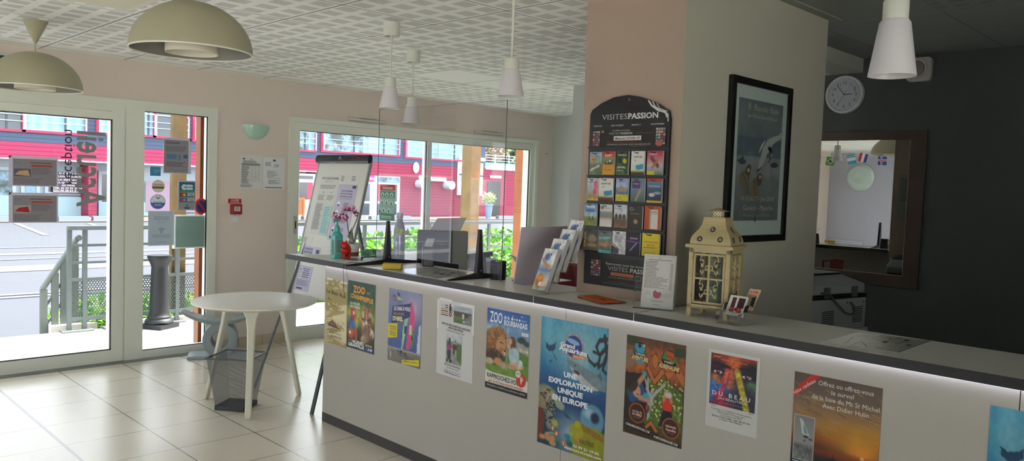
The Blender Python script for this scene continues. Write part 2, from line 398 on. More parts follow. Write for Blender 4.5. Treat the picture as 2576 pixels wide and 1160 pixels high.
# walls
def wall_open(x0,x1,z1,ops,y0,y1,m,name):
    bb=B(); xs=x0
    for (a,c,zb,zt) in sorted(ops):
        if a>xs: bb.box((xs,y0,0),(a,y1,z1),m)
        bb.box((a,y0,zt),(c,y1,z1),m)
        if zb>0: bb.box((a,y0,0),(c,y1,zb),m)
        xs=c
    bb.box((xs,y0,0),(x1,y1,z1),m); return struct(name,bb)
DX0,DX1=-3.6,3.05; WX0,WX1=3.75,7.16
wall_open(XL-.2,8.2,2.7,[(DX0,DX1,0,2.14),(WX0,WX1,0,2.137)],WY,WY+.2,WALLP,'wall_front')
b=B().box((XL-.2,5.0,0),(XL,WY,2.7)).box((XL-.2,YB,0),(XL,WL0,2.7)).box((XL-.2,WL0,2.42),(XL,5.0,2.7)).box((XL-.2,WL0,0),(XL,5.0,.08)); struct('wall_left',b,LEFTW)
b=B().box((XL-.2,YB-.2,0),(XL+.2,YB,2.7)).box((WB1,YB-.2,0),(8.2,YB,2.7)).box((XL+.2,YB-.2,2.42),(WB1,YB,2.7)).box((XL+.2,YB-.2,0),(WB1,YB,.08)); struct('wall_back',b,WALLP)
b=B().box((XM,YB,0),(XM+.15,3.0,2.64)); struct('wall_right',b,DARKW)
b=B().box((5.29,3.0,0),(XM+.15,4.58,2.7)).box((5.29,4.58,0),(7.6,4.60,2.7)); struct('wall_right_middle',b,GREYW)
b=B().box((7.45,4.6,0),(7.6,WY,2.7)); struct('wall_right_rear',b,GREYW)
# baseboards (tile skirting) on the window wall
SK=M('#c7b9a2',.35)
b=B()
for a,c in ((3.05,3.28),(3.285,3.515),(3.52,3.745)): b.box((a,WY-.011,0),(c,WY,.085))
struct('baseboard_front',b,SK)
# ---------------- glazing
FR=M('#dcdfd4',.42,spec=.45); SEAL=M('#17181a',.6); ALU=M('#8d8f8e',.35,metal=.8)
def frame_bars(bb,x0,x1,z0,z1,w,y0,y1,wb=None,wt=None):
    wb=wb or w; wt=wt or w
    bb.box((x0,y0,z0),(x0+w,y1,z1)); bb.box((x1-w,y0,z0),(x1,y1,z1)); bb.box((x0+w,y0,z1-wt),(x1-w,y1,z1)); bb.box((x0+w,y0,z0),(x1-w,y1,z0+wb))
# sliding window
w1=thing('window_1',None,None,(WX0,WY,0)); w1['kind']='structure'
b=B(); frame_bars(b,WX0,WX1,0,2.137,.045,WY-.03,WY+.09,wb=.05); 
obj('outer_frame',b,FR,w1)
for (a,c,yy) in ((3.795,5.455,WY-.012),(5.40,7.115,WY+.03)):
    b=B(); frame_bars(b,a,c,.05,2.09,.055,yy-.02,yy+.03,wb=.07,wt=.075); s=obj('sash',b,FR,w1)
    b=B(); frame_bars(b,a+.055,c-.055,.12,2.015,.006,yy-.004,yy+.012); obj('rubber_seal',b,SEAL,s)
    b=B().box((a+.055,yy+.002,.12),(c-.055,yy+.007,2.015)); obj('glass_pane',b,GLASS,s)
b=B().box((3.802,WY-.04,1.03),(3.83,WY-.02,1.20)); obj('handle_recess',b,M('#b4b7ac',.4),w1)
b=B().box((3.812,WY-.044,1.08),(3.822,WY-.038,1.15)); obj('handle_slot',b,SEAL,w1)
# entrance frame + door leaf + side panel
d1=thing('door_1',None,None,(.6,WY,0)); d1['kind']='structure'
b=B(); frame_bars(b,-.2,2.285,.0,2.145,.11,WY-.02,WY+.07,wb=.004,wt=.105); obj('door_frame',b,FR,d1)
b=B(); frame_bars(b,-.09,2.270,.012,2.035,.088,WY-.035,WY+.03,wb=.096,wt=.062); lf=obj('door_leaf',b,FR,d1)
b=B(); frame_bars(b,-.002,2.182,.108,1.973,.007,WY-.028,WY-.008); obj('rubber_seal',b,SEAL,lf)
b=B().box((-.002,WY-.012,.108),(2.182,WY-.006,1.973)); obj('glass_pane',b,GLASS,lf)
b=B().box((-3.5,WY-.1,.0),(3.0,WY-.02,.006)); struct('trim_4',b,ALU)
w2=thing('window_2',None,None,(2.6,WY,0)); w2['kind']='structure'
b=B(); b.box((2.285,WY-.03,.004),(2.43,WY+.07,2.145)); b.box((2.97,WY-.02,.004),(3.05,WY+.07,2.145)); b.box((2.43,WY-.02,2.065),(2.97,WY+.07,2.145)); b.box((2.43,WY-.02,.004),(2.97,WY+.07,.066)); obj('window_frame',b,FR,w2)
b=B(); frame_bars(b,2.43,2.97,.066,2.065,.006,WY-.005,WY+.01); obj('rubber_seal',b,SEAL,w2)
b=B().box((2.43,WY+.0,.066),(2.97,WY+.006,2.065)); obj('glass_pane',b,GLASS,w2)
w3=thing('window_3',None,None,(-2,WY,0)); w3['kind']='structure'
b=B(); frame_bars(b,-3.6,-.2,0,2.14,.07,WY-.02,WY+.07); b.box((-1.95,WY-.02,0),(-1.85,WY+.07,2.1)); obj('window_frame',b,FR,w3)
b=B().box((-3.53,WY,.07),(-.27,WY+.006,2.07)); obj('glass_pane',b,GLASS,w3)
w4=thing('added_window_left',None,None,(XL,.9,0)); w4['kind']='structure'  # unseen window added in the left wall to let more daylight in
def frame_y(x,y0,y1,z0,z1,w,n):
    bb=B(); bb.box((x-.1,y0,z0),(x-.04,y1,z0+w)).box((x-.1,y0,z1-w),(x-.04,y1,z1))
    for i in range(n+1): yy=y0+(y1-y0-w)*i/n; bb.box((x-.1,yy,z0+w),(x-.04,yy+w,z1-w))
    return bb
obj('window_frame',frame_y(XL,WL0,5.0,.08,2.42,.07,5),FR,w4)
obj('glass_pane',B().box((XL-.075,WL0+.05,.12),(XL-.07,4.95,2.38)),GLASS,w4)
w5=thing('added_window_back',None,None,(.7,YB,0)); w5['kind']='structure'  # unseen window added behind the camera to brighten the interior
bb=B(); frame_bars(bb,XL+.2,WB1,.08,2.42,.07,YB-.1,YB-.04)
for xx in (-2.4,-.8): bb.box((xx,YB-.1,.15),(xx+.07,YB-.04,2.35))
obj('window_frame',bb,FR,w5); obj('glass_pane',B().box((XL+.25,YB-.075,.12),(WB1-.05,YB-.07,2.38)),GLASS,w5)
b=B().box((-60,-60,ZG0-.2),(90,YB-.21,ZG0)).box((-60,YB-.21,ZG0-.2),(XL-.21,8.9,ZG0)); struct('paving',b,M('#cfcbc2',.9))
# exterior reveals
b=B().box((3.05,WY+.02,0),(3.075,WY+.2,2.2)).box((7.12,WY+.09,0),(7.16,WY+.2,2.14)); struct('trim_5',b,M('#b9c2bd',.6))
b=B(); p0=on(1,7.1,488,700); p1=on(1,7.0,516,700); b.box((p0.x,7.0,.02),(3.3,7.10,2.6)); struct('trim_6',b,M('#74401f',.6,noise=.2,scale=6))
b=B(); q0=on(1,7.15,1293,500); b.box((q0.x,7.0,.02),(7.7,7.15,2.6)); struct('trim_7',b,M('#9a5624',.6,noise=.15,scale=6))
# ================================================================= EXTERIOR
ZG=-.5; YF=38.0
GRID_ROAD=M('#2a2d36',.9,noise=.05,scale=3)
b=B().box((-60,8.9,ZG-.2),(90,34.6,ZG)); struct('road',b,GRID_ROAD)
b=B().box((-60,34.6,ZG-.15),(90,60,ZG+.04)); struct('pavement',b,M('#4a3f3a',.9,noise=.05,scale=4))
b=B().box((-8,WY+.02,-.25),(12,8.42,-.015)); struct('terrace',b,M('#b0aeaa',.85,noise=.10,scale=5))
b=B().box((-8,8.42,-.55),(12,8.50,-.10)).box((3.0,8.42,-.14),(12,8.52,.03)); struct('terrace_edge',b,M('#cfc9c2',.85))
# dark kerb strips and painted lines of the road
b=B()
for (py0,py1) in ((672,686),(640,644)):
    a=F(0,py0,ZG); c=F(0,py1,ZG); b.box((-40,c.y,ZG+.004),(80,a.y,ZG+.012))
struct('road_gutter',b,M('#55565b',.9))
b=B()
for (p,q,w) in (((40,562),(115,592),.18),((222,562),(262,574),.18),((-60,700),(-20,702),.2)):
    a=F(*p,ZG+.01);c=F(*q,ZG+.01); b.bar(a,c,w,.01)
for py in (625,655,745,752): 
    a=F(0,py,ZG+.01); b.box((-40,a.y,ZG+.004),(80,a.y+.16,ZG+.014))
struct('road_marking',b,M('#4c5058',.8))
WST=M('#5a6670',.6)
for i,(x0,x1) in enumerate(((-40,20),(145,222),(232,292),(760,840),(855,915),(930,1030),(1250,1300))):
    a=on(1,35.2,x0,552); c=on(1,35.2,x1,552+.06*(x1-x0)*0); bb=B(); bb.prism([(35.0,ZG),(35.35,ZG),(35.3,ZG+.22),(35.05,ZG+.22)],a.x,on(1,35.2,x1,552).x,WST,ax=0)
    obj('wheel_stop',bb,WST,label='white concrete wheel stop lying along the far parking bays',cat='wheel stop',group='wheel stops in front of the pink building')
# ---- building across the road
bd=thing('commercial_building','long two storey building clad in crimson boards below and slate blue boards above','building',(20,YF,ZG))
def clad(c,step=.18):
    m,nt,bs=nodes('clad'); (x,y,z),g=pos(nt); f=grid_lines(nt,z,0,step,.03); cc=mixc(nt,f,c,tuple(v*.72 for v in hx(c))); nt.links.new(cc,bs.inputs['Base Color']); bs.inputs['Roughness'].default_value=.6; return m
CR=clad('#8c1e42'); BL=clad('#3e4e68'); PK=clad('#a02652')
zb=2.70; zr=2.02
def W(px,py,y=YF): return on(1,y,px,py)
x_end=W(1221,400).x
b=B().box((-30,YF,zb),(x_end,YF+8,7.2),BL)
obj('upper_wall',b,None,bd)
xa=W(797,440).x; xr=W(284,450).x
b=B().box((-30,YF-.02,zr),(xa,YF+.3,zb),PK)
b.box((xa,YF-.02,ZG),(40.5,YF+6,zb),CR)
obj('lower_wall',b,None,bd)
b=B().box((-30,YF+1.2,ZG),(xa,YF+1.4,zr),M('#a8b8c4',.6)); obj('recessed_wall',b,None,bd)
b=B().box((-30,YF-.05,zr-.06),(xa,YF,zr),M('#e6ddd0',.6)); obj('ledge_trim',b,None,bd)
b=B(); p=W(222,480);q=W(243,480); b.box((p.x,YF-.03,ZG),(q.x,YF+1.2,zr)); obj('red_pier',b,CR,bd)
# upper windows (px left, px right)
GL1=M('#2f3c48',.12,spec=.9); GL2=M('#7faac8',.3,spec=.8); GL3=M('#8fb7d6',.35)  # GL2 puts the reflected sky into the pane colour
RED=M('#c2264f',.5); RLW=M('#9aa6ae',.4)
def upwin(x0,x1,py,glass,parts=()):
    a=W(x0,py);c=W(x1,py); z0=a.z; z1=6.3
    bb=B(); t=.10; bb.box((a.x-t,YF-.08,z0),(a.x,YF+.1,z1)); bb.box((c.x,YF-.08,z0),(c.x+t,YF+.1,z1)); bb.box((a.x-t,YF-.08,z0-t),(c.x+t,YF+.1,z0)); bb.box((a.x-t,YF-.08,z1),(c.x+t,YF+.1,z1+t))
    f=obj('window_frame',bb,RED,bd)
    g=B().box((a.x,YF-.03,z0),(c.x,YF-.01,z1),glass[0]); 
    if len(glass)>1:
        m=W(glass[2],py).x; g.box((m,YF-.04,z0),(c.x,YF-.015,z1),glass[1])
    obj('pane',g,None,f)
    r=B(); k=0
    for dz in (.35,.62,.95): r.box((a.x,YF-.22,z0+dz-.02),(c.x,YF-.18,z0+dz+.02+.02*(dz>.9)))
    n=max(1,int((c.x-a.x)/2.2))
    for i in range(n+1): xx=a.x+(c.x-a.x)*i/n; r.box((xx-.03,YF-.235,z0),(xx+.03,YF-.165,z0+.93))
    obj('balcony_rail',r,RLW,f)
    for i in range(1,n+1):
        xx=a.x+(c.x-a.x)*i/(n+.5)
        if W(1300,400).x>xx>W(-20,400).x: obj('mullion',B().box((xx-.04,YF-.06,z0),(xx+.04,YF-.02,z1)),M('#3a4450',.5),f)
def curtain(c):
    m,nt,bs=nodes('net'); (x,y,z),g=pos(nt); w=math_(nt,'SINE',math_(nt,'MULTIPLY',x,14.0)); f=math_(nt,'MULTIPLY_ADD',w,.3,.5); cc=mixc(nt,f,c,'#93b9cc'); nt.links.new(cc,bs.inputs['Base Color']); bs.inputs['Roughness'].default_value=.5; return m
NET=curtain('#6f9cb8')
def painted_treeglass():  # trees and sky mirrored in the panes, painted into the colour as noise
    m,nt,bs=nodes('painted_reflection_glass'); (x,y,z),g=pos(nt); n=nt.nodes.new('ShaderNodeTexNoise'); n.inputs['Scale'].default_value=1.6; n.inputs['Detail'].default_value=8; n.inputs['Roughness'].default_value=.75
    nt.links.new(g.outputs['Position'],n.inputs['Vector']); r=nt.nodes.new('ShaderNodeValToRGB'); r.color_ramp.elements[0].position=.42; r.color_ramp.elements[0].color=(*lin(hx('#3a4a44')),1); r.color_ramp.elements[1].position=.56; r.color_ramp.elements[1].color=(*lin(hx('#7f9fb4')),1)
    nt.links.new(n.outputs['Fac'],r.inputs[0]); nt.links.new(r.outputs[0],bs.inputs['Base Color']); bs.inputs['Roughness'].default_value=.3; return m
TG=painted_treeglass()
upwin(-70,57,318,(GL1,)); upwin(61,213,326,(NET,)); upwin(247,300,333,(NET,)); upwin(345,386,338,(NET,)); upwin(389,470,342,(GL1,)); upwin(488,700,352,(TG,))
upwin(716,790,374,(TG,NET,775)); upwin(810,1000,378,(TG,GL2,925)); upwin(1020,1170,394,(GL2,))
# lower glazing, white joinery (recess)
WJ=M('#a3b0bb',.5)
def lowwin(x0,x1,py0,py1,glass,y=YF+1.1,t=.14,name='shop_window'):
    a=W(x0,py0,y);c=W(x1,py1,y); bb=B(); frame_bars(bb,a.x,c.x,c.z,a.z,t,y-.05,y+.05); f=obj(name,bb,WJ,bd)
    g=B().box((a.x,y,c.z),(c.x,y+.03,a.z)); obj('pane',g,glass,f); return a,c
DKG=M('#3a3540',.15,spec=.8)
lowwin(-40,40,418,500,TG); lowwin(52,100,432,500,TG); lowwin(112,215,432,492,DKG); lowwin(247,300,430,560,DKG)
b=B(); a=W(-60,492,YF+1.0);c=W(219,545,YF+1.0); b.box((a.x,YF+1.0,ZG),(c.x,YF+1.08,a.z)); obj('lower_panel',b,M('#9ab8c2',.55),bd)
b=B(); a=W(248,494,YF+1.0); b.box((a.x,YF+.98,ZG),(W(420,494,YF+1).x,YF+1.06,a.z-.25)); obj('lower_panel',b,M('#9ab8c2',.55),bd)
b=B(); a=W(366,455,YF+1.0); b.box((a.x,YF+.97,a.z-1.5),(W(500,494,YF+1).x,YF+.99,a.z)); obj('shop_pane',b,M('#9a8396',.3),bd)
# rental sign in white letters
a=W(134,432,YF+.9); c=W(208,486,YF+.9)
cd=Card((a.x,YF+.88,a.z),(c.x-a.x,0,0),(0,0,c.z-a.z),thick=.04,back='#4a4250')
cd.rect(.0,.94,1,.97,'#e8e8e8'); cd.rect(.0,0,.015,.97,'#e8e8e8'); cd.rect(.985,0,1,.97,'#e8e8e8')
for t,v,w in (('L O C A T I O N',.1,.8),('STUDIOS MEUBLÉS',.25,.9),('LA SEMAINE',.41,.7),('LA QUINZAINE',.55,.78),('AU MOIS',.68,.45),('TEL 02 99 89 20 34',.81,.95),('OU 06 08 64 32 60',.92,.95)):
    cd.text(t,.5,v,.075,'#f2f2f2',w=w,bold=.02,al='c')
cd.lift=.002
cd.build('lettering_panel',parent=bd)
# entrance doors in the crimson wall
def doorset(x0,x1,py0,py1,panes,y=YF-.03):
    a=W(x0,py0,y);c=W(x1,py1,y); bb=B(); bb.box((a.x,y-.04,c.z),(c.x,y,a.z)); f=obj('entrance_door',bb,WJ,bd)
    for (u0,v0,u1,v1,m) in panes:
        g=B().box((a.x+(c.x-a.x)*u0,y-.06,a.z+(c.z-a.z)*v1),(a.x+(c.x-a.x)*u1,y-.03,a.z+(c.z-a.z)*v0)); obj('pane',g,m,f)
RC=M('#b13a50',.5)
doorset(730,790,435,548,[(.1,.05,.9,.12,DKG),(.36,.2,.68,.58,DKG),(.68,.2,.9,.58,RC)])
doorset(896,1003,440,548,[(.02,.2,.30,.6,GL1),(.02,.66,.30,.93,GL1),(.48,.03,.98,.14,TG),(.48,.2,.72,.6,RC),(.72,.2,.93,.6,DKG),(.48,.66,.93,.93,GL1)])
a=W(921,441); c=W(938,457)
cd=Card((W(912,441).x,YF-.12,a.z),(W(939,441).x-W(912,441).x,0,0),(0,0,c.z-a.z),thick=.03,back='#d33a86'); cd.lift=.003; cd.text('RÉCEPTION',.5,.72,.4,'#ffffff',w=.9); cd.build('pink_sign',parent=bd)
a=W(1226,456);c=W(1258,548); b=B().box((a.x,YF-.06,c.z),(W(1257,500).x,YF-.02,a.z)); obj('dark_door',b,M('#2a2d30',.4),bd)
# wooden gate by the doors
gt=thing('wooden_gate','orange wooden slatted gate beside the white door across the road','gate',(W(753,550,36.5).x,36.5,ZG+.04)); OW=M('#b0622a',.6)
ga=W(745,497,36.5); gc=W(763,550,36.5)
for x in (ga.x,gc.x): obj('gate_post',B().box((x-.05,36.46,ZG+.04),(x+.05,36.54,ga.z)),OW,gt)
obj('top_rail',B().box((ga.x,36.47,ga.z-.12),(gc.x,36.53,ga.z-.02)),OW,gt); obj('bottom_rail',B().box((ga.x,36.47,ZG+.2),(gc.x,36.53,ZG+.3)),OW,gt)
for k in range(1,4): xx=ga.x+(gc.x-ga.x)*k/4; obj('slat',B().box((xx-.04,36.48,ZG+.2),(xx+.04,36.52,ga.z-.03)),OW,gt)
# wall fittings
b=B(); p=W(1044,422); b.ball((p.x,YF-.1,p.z),(.22,.12,.34)); obj('wall_lamp',b,M('#eef2f4',.4),bd,smooth=True)
for x0,x1,py in ((1052,1060,446),(1066,1116,450)):
    b=B(); p=W(x0,py);q=W(x1,py+1.5); b.tube([(p.x,YF-.15,p.z),(q.x,YF-.15,p.z)],.13); obj('tube_light',b,M('#eef4f8',.4),bd)
for px,py in ((1062,463),(1131,466)):
    b=B(); p=W(px,py); b.tube([(p.x-.3,YF,p.z),(p.x-.3,YF-.6,p.z)],.27,14); obj('vent_pipe',b,M('#c7d3de',.4),bd,smooth=True)
a=W(1150,407);c=W(1208,492)
cd=Card((a.x,YF-.2,a.z),(c.x-a.x,0,0),(0,0,c.z-a.z),thick=.15,back='#dfe8f0'); cd.lift=.004
cd.rect(.0,0,.3,.3,'#f2f6fa'); cd.rect(.25,.08,.75,.24,'#6a7386'); cd.rect(.25,.24,.7,.36,'#d0202f'); cd.poly([(.0,.36),(.25,.33),(1,.38),(1,.42),(0,.4)],'#3a4a6a')
cd.text('Café',.3,.6,.1,'#4a5266'); cd.ring(.16,.5,.08,.1,'#66708a',a0=40,a1=300); cd.lines(.1,.7,.6,.9,4,'#8a90a0'); cd.build('shop_sign',parent=bd)
b=B(); a=W(1150,404); b.tube([(a.x,YF-.3,a.z+.15),(c.x,YF-.3,a.z+.15)],.12); obj('sign_light',b,M('#e8eef2',.4),bd)
a=W(1231,441);c=W(1259,449); cd=Card((a.x,YF-.1,a.z),(c.x-a.x,0,0),(0,0,c.z-a.z),thick=.04,back='#e8ecee'); cd.lift=.003; cd.text('SÉMINAIRE',.5,.75,.5,'#888f94',w=.6); cd.build('small_sign',parent=bd)
# roof terrace parapet + rails
b=B(); a=W(1222,412);c=W(1300,436); b.box((a.x,YF+.1,zb-.1),(42,YF+.3,a.z+.1)); obj('terrace_parapet',b,M('#7fb2cf',.5),bd)
b=B(); b.box((a.x,YF-.08,zb-.06),(40.5,YF+.3,zb+.04)); obj('parapet_trim',b,M('#e6e2dc',.5),bd)
b=B()
for py in (389,396,403): p=W(1222,py); b.box((p.x,YF+.15,p.z-.03),(42,YF+.2,p.z+.03))
for px in (1250,1285,1320): p=W(px,392); b.box((p.x-.04,YF+.14,a.z+.1),(p.x+.04,YF+.21,p.z+.1))
obj('terrace_rail',b,RLW,bd)
# planter by the dark door
pt=thing('potted_shrub','leafy shrub in a tall slate blue pot by the dark door across the road','plant',(W(1228,556,35.5).x,35.5,ZG+.04))
k=B().lathe([(.16,0),(.25,.80),(.29,.82),(.29,.90),(.24,.90),(.23,.8)],n=16); obj('pot',k,M('#7f9cb8',.5),pt,smooth=True,world=False)
def leaves(n,c,r,size,cols,seed,up=.5):
    q=random.Random(seed); bb=B()
    for i in range(n):
        while True:
            p=Vector((q.uniform(-1,1),q.uniform(-1,1),q.uniform(-1,1)))
            if .25<p.length<1: break
        p=Vector((c[0]+p.x*r[0],c[1]+p.y*r[1],c[2]+p.z*r[2])); d=Vector((q.uniform(-1,1),q.uniform(-1,1),q.uniform(-.2,1))).normalized(); s=size*q.uniform(.6,1.3)
        a=d.cross(Vector((q.uniform(-1,1),q.uniform(-1,1),q.uniform(-1,1)))).normalized()
        bb.add([p,p+d*s*.5+a*s*.28,p+d*s,p+d*s*.5-a*s*.28],[(0,1,2,3)],cols[q.randrange(len(cols))])
    return bb
LG=[M('#6fb02a',.5),M('#4f8f22',.5),M('#93cc40',.5),M('#3a6f20',.5)]
obj('foliage',leaves(420,(0,0,1.22),(.42,.42,.38),.15,[M('#8fae4a',.5),M('#b9c98a',.5),M('#6f8f3a',.5),M('#d8c0b0',.5)],3),None,pt,world=False)
# trees behind the terrace and along the skyline
for i,(px,py,rr,Y) in enumerate(((1236,372,2.6,46),(1275,366,3.0,47),(1310,372,2.8,46))):
    p=on(1,Y,px,py); t=thing('tree','green tree behind the roof terrace rail',"tree",(p.x,Y,ZG),group='trees behind the roof terrace')
    t['label']='green tree behind the roof terrace rail'
    obj('crown',leaves(2200,(0,0,p.z-ZG),(rr,rr,rr*1.1),.42,[M('#3f6a3a',.6),M('#6f9a58',.6),M('#2c4a30',.6),M('#8ab07a',.6)],20+i),None,t,world=False)
    obj('trunk',B().tube([(0,0,0),(.1,0,p.z-ZG-1)],[.25,.15],8),M('#5a4a3a',.8),t,world=False)
b=leaves(1500,((W(1262,400).x),YF+3,3.9),(3.6,.8,.8),.22,[M('#7a5a4a',.6),M('#8f6f5a',.6),M('#6f8a5a',.6)],31)
obj('hedge',b,None,label='reddish brown hedge on the roof terrace behind its rail',cat='hedge')
# ---- terrace things
STEEL=M('#4f595b',.5,metal=.2); STL2=M('#5a625f',.5,metal=.2)
def perf_mat():
    m=bpy.data.materials.new('perforated_steel'); m.use_nodes=True; nt=m.node_tree; b=nt.nodes['Principled BSDF']; b.inputs['Base Color'].default_value=(*lin(hx('#4a5252')),1); b.inputs['Metallic'].default_value=.3
    tc=nt.nodes.new('ShaderNodeNewGeometry'); s=nt.nodes.new('ShaderNodeSeparateXYZ'); nt.links.new(tc.outputs['Position'],s.inputs[0]); x,y,z=s.outputs
    p=.026; row=math_(nt,'DIVIDE',z,p*.82); fl=math_(nt,'FLOOR',row); off=math_(nt,'MULTIPLY',math_(nt,'MODULO',fl,2.0),.5)
    u=math_(nt,'SUBTRACT',math_(nt,'FRACT',math_(nt,'ADD',math_(nt,'DIVIDE',x,p),off)),.5); v=math_(nt,'MULTIPLY',math_(nt,'SUBTRACT',math_(nt,'FRACT',row),.5),.82)
    d=math_(nt,'SQRT',math_(nt,'ADD',math_(nt,'MULTIPLY',u,u),math_(nt,'MULTIPLY',v,v))); a=math_(nt,'GREATER_THAN',d,.33); nt.links.new(a,b.inputs['Alpha']); return m
PERF=perf_mat()
def guard(x0,x1,Y,posts,name,label,ztop=1.0,panel=True):
    t=thing(name,label,'railing',((x0+x1)/2,Y,-.015))
    bb=B(); bb.box((x0,Y-.03,ztop-.02),(x1,Y+.03,ztop+.02)); obj('top_rail',bb,STEEL,t)
    for z in (.83,.66): obj('rail',B().box((x0,Y-.012,z-.012),(x1,Y+.012,z+.012)),STEEL,t)
    for x in posts:
        q=B().box((x-.02,Y-.017,-.012),(x+.02,Y+.017,ztop-.02)); pp=obj('post',q,STEEL,t)
        obj('foot_plate',B().box((x-.07,Y-.07,-.014),(x+.07,Y+.07,.004)),M('#6a6f6d',.6),pp)
    if panel:
        obj('perforated_panel',B().box((x0+.01,Y+.0,.12),(x1-.01,Y+.004,.49)),PERF,t)
        f=B(); f.box((x0,Y-.015,.48),(x1,Y+.02,.51)); f.box((x0,Y-.015,.09),(x1,Y+.02,.13)); obj('panel_frame',f,STEEL,t)
    return t
guard(on(1,8.38,169,700).x,4.1,8.38,[on(1,8.38,174,700).x,on(1,8.38,213,700).x,on(1,8.38,279,700).x,3.36,3.9],'terrace_guardrail','grey steel terrace guardrail with perforated lower panel beside the steps',1.0)
guard(4.5,9.2,8.36,[4.6,5.7,6.75,7.86,9.0],'terrace_guardrail','grey steel guardrail with thin rails outside the sliding window',1.02,panel=False)
hr=thing('stair_handrail','sloping grey steel handrail going down the outdoor steps','handrail',(2.0,8.75,-.5))
a=on(1,8.62,194,600); c=on(1,8.62,106,728)
obj('handrail',B().tube([a,c],.028,12),STL2,hr,smooth=True)
b=B().tube([a+Vector((.005,-.0,.0)),a+Vector((.012,-.03,.008))],.03,12); obj('end_cap',b,M('#2b2d2e',.4),hr)
for t_ in (.04,.36,.62,.94):
    p=c.lerp(a,t_); obj('post',B().box((p.x-.03,8.60,-.5),(p.x+.03,8.64,p.z-.02)),STL2,hr)
for dz in (.22,.42): obj('rail',B().tube([a-Vector((0,0,dz)),c-Vector((0,0,dz))],.012,8),STL2,hr)
b=B().box((2.2,8.52,-.5),(2.62,8.85,.03)); struct('step_kerb',b,M('#c2beb8',.85))
# pergola posts
for i,(x0,x1,Y,z0,lab) in enumerate(((on(1,8.44,431,700).x,on(1,8.44,466,700).x,8.44,.12,'weathered square timber post standing behind the dark column outside the door'),(on(1,8.47,1183,500).x,on(1,8.47,1206,500).x,8.47,0,'pale square timber post outside the right pane of the sliding window'))):
    w=x1-x0; bb=B().box((x0,Y,z0),(x1,Y+(.07 if i==0 else w*1.15),3.1)); t=thing('timber_post',lab,'post',((x0+x1)/2,Y+w/2,0))
    obj('post',bb,M('#5e4a2a' if i==0 else '#7d6138',.8,noise=.35,scale=5),t)
    if z0: obj('post_foot',B().tube([((x0+x1)/2,Y+w/2,-.01),((x0+x1)/2,Y+w/2,z0)],.02,8),M('#4a4f50',.5),t)
# dark classical column
cp=F(408,808,0); cx,cy=on(1,8.16,401,760).x,8.16
cl=thing('column','dark grey classical column standing on the terrace outside the side panel','column',(cx,cy,-.015),.5)
CG=M('#13161b',.55,spec=.3)
obj('plinth',B().box((-.135,-.135,0),(.135,.135,.045)),CG,cl,world=False)
k=B().lathe([(0,.045),(.128,.045),(.138,.065),(.128,.09),(.112,.10),(.114,.12),(.10,.135),(.093,.17),(.092,.25),(.080,.62),(.084,.64),(.110,.70),(.118,.72),(.118,.745),(0,.745)],n=32); obj('shaft',k,CG,cl,smooth=True,world=False)
# no-parking sign
sg=on(1,WY+.02,506,519); ns=thing('no_parking_sign','round red and blue no parking disc on the glass behind the letter box','sign',(sg.x,WY+.02,sg.z-.07))
cd=Card((sg.x-.072,WY+.018,sg.z+.072),(.144,0,0),(0,0,-.144),back='#e84a3f',thick=.002); cd.b=B(); cd.b.c=[]; cd.lift=3e-4; cd.ell(.5,.5,.40,.5,'#c8392e',32); cd.ell(.5,.5,.29,.37,'#34438c',32); cd.poly([(.24,.26),(.34,.2),(.78,.76),(.68,.82)],'#c8392e'); cd.build('sign_face',parent=ns)
# shrubs beside the terrace
def shrub(x,y,z,r,n,seed,lab,grp):
    t=thing('shrub',lab,'shrub',(x,y,ZG),group=grp)
    obj('foliage',leaves(n,(0,0,z-ZG),r,.095,LG,seed),None,t,world=False)
    bb=B()
    for k in range(5): bb.tube([(0,0,0),(math.cos(k*1.3)*r[0]*.5,math.sin(k*1.3)*r[1]*.5,z-ZG)],.012,5)
    obj('stems',bb,M('#5a4a35',.8),t,world=False)
for i,x in enumerate((4.9,5.7,6.5,7.3,8.1,8.9)): shrub(x,9.25,.20+.05*(i%2),(.66,.55,.62),3200,50+i,'bright green shrub growing behind the guardrail outside the sliding window','shrubs outside the sliding window')
for i,x in enumerate((2.62,3.1,3.6,4.2)): shrub(x,8.85,-.02,(.36,.3,.24),900,70+i,'low green shrub growing at the foot of the perforated railing','low shrubs by the perforated railing')
b=B().box((2.6,8.52,-.5),(12,9.9,-.32)); struct('planting_bed',b,M('#5a5040',.9))
# ================================================================= INTERIOR THINGS
BLK=M('#161617',.45); EDGE=M('#1a1a1c',.45,spec=.5); TOPM=M('#dad8d2',.38,spec=.5); PANEL=M('#aca79f',.5,spec=.4); WPL=M('#dadbd6',.4)
def shift_prism(bb,pts,z0,z1,mt,me):
    n=len(pts); vs=[(p[0],p[1],z0) for p in pts]+[(p[0],p[1],z1) for p in pts]
    bb.add(vs,[tuple(range(n,2*n))],mt); bb.add(vs,[tuple(range(n-1,-1,-1))]+[(i,(i+1)%n,n+(i+1)%n,n+i) for i in range(n)],me)
ct=thing('countertop','long pale grey reception countertop with a black edge running past the pillar','countertop',(2.9,2.5,1.01))
XB=3.115
segs=[[(2.67,-.8),(XB,-.8),(XB,1.938),(2.67,1.938)],[(2.67,1.942),(2.978,1.942),(2.978,2.517),(2.67,2.517)],
      [(2.67,2.521),(XB,2.521),(XB,4.02),(3.19,4.11),(4.225,4.44),(4.14,4.74),(3.03,4.575),(2.86,4.68),(2.67,4.85)]]
for sg_ in segs:
    bb=B(); shift_prism(bb,sg_[::1],ZT-.034,ZT,TOPM,EDGE); obj('counter_slab',bb,None,ct)
b=B().box((2.6705,1.938,ZT-.033),(2.70,1.942,ZT-.001)).box((2.6705,2.517,ZT-.033),(2.70,2.521,ZT-.001)); obj('joint_strip',b,M('#b9bcbc',.4),ct)
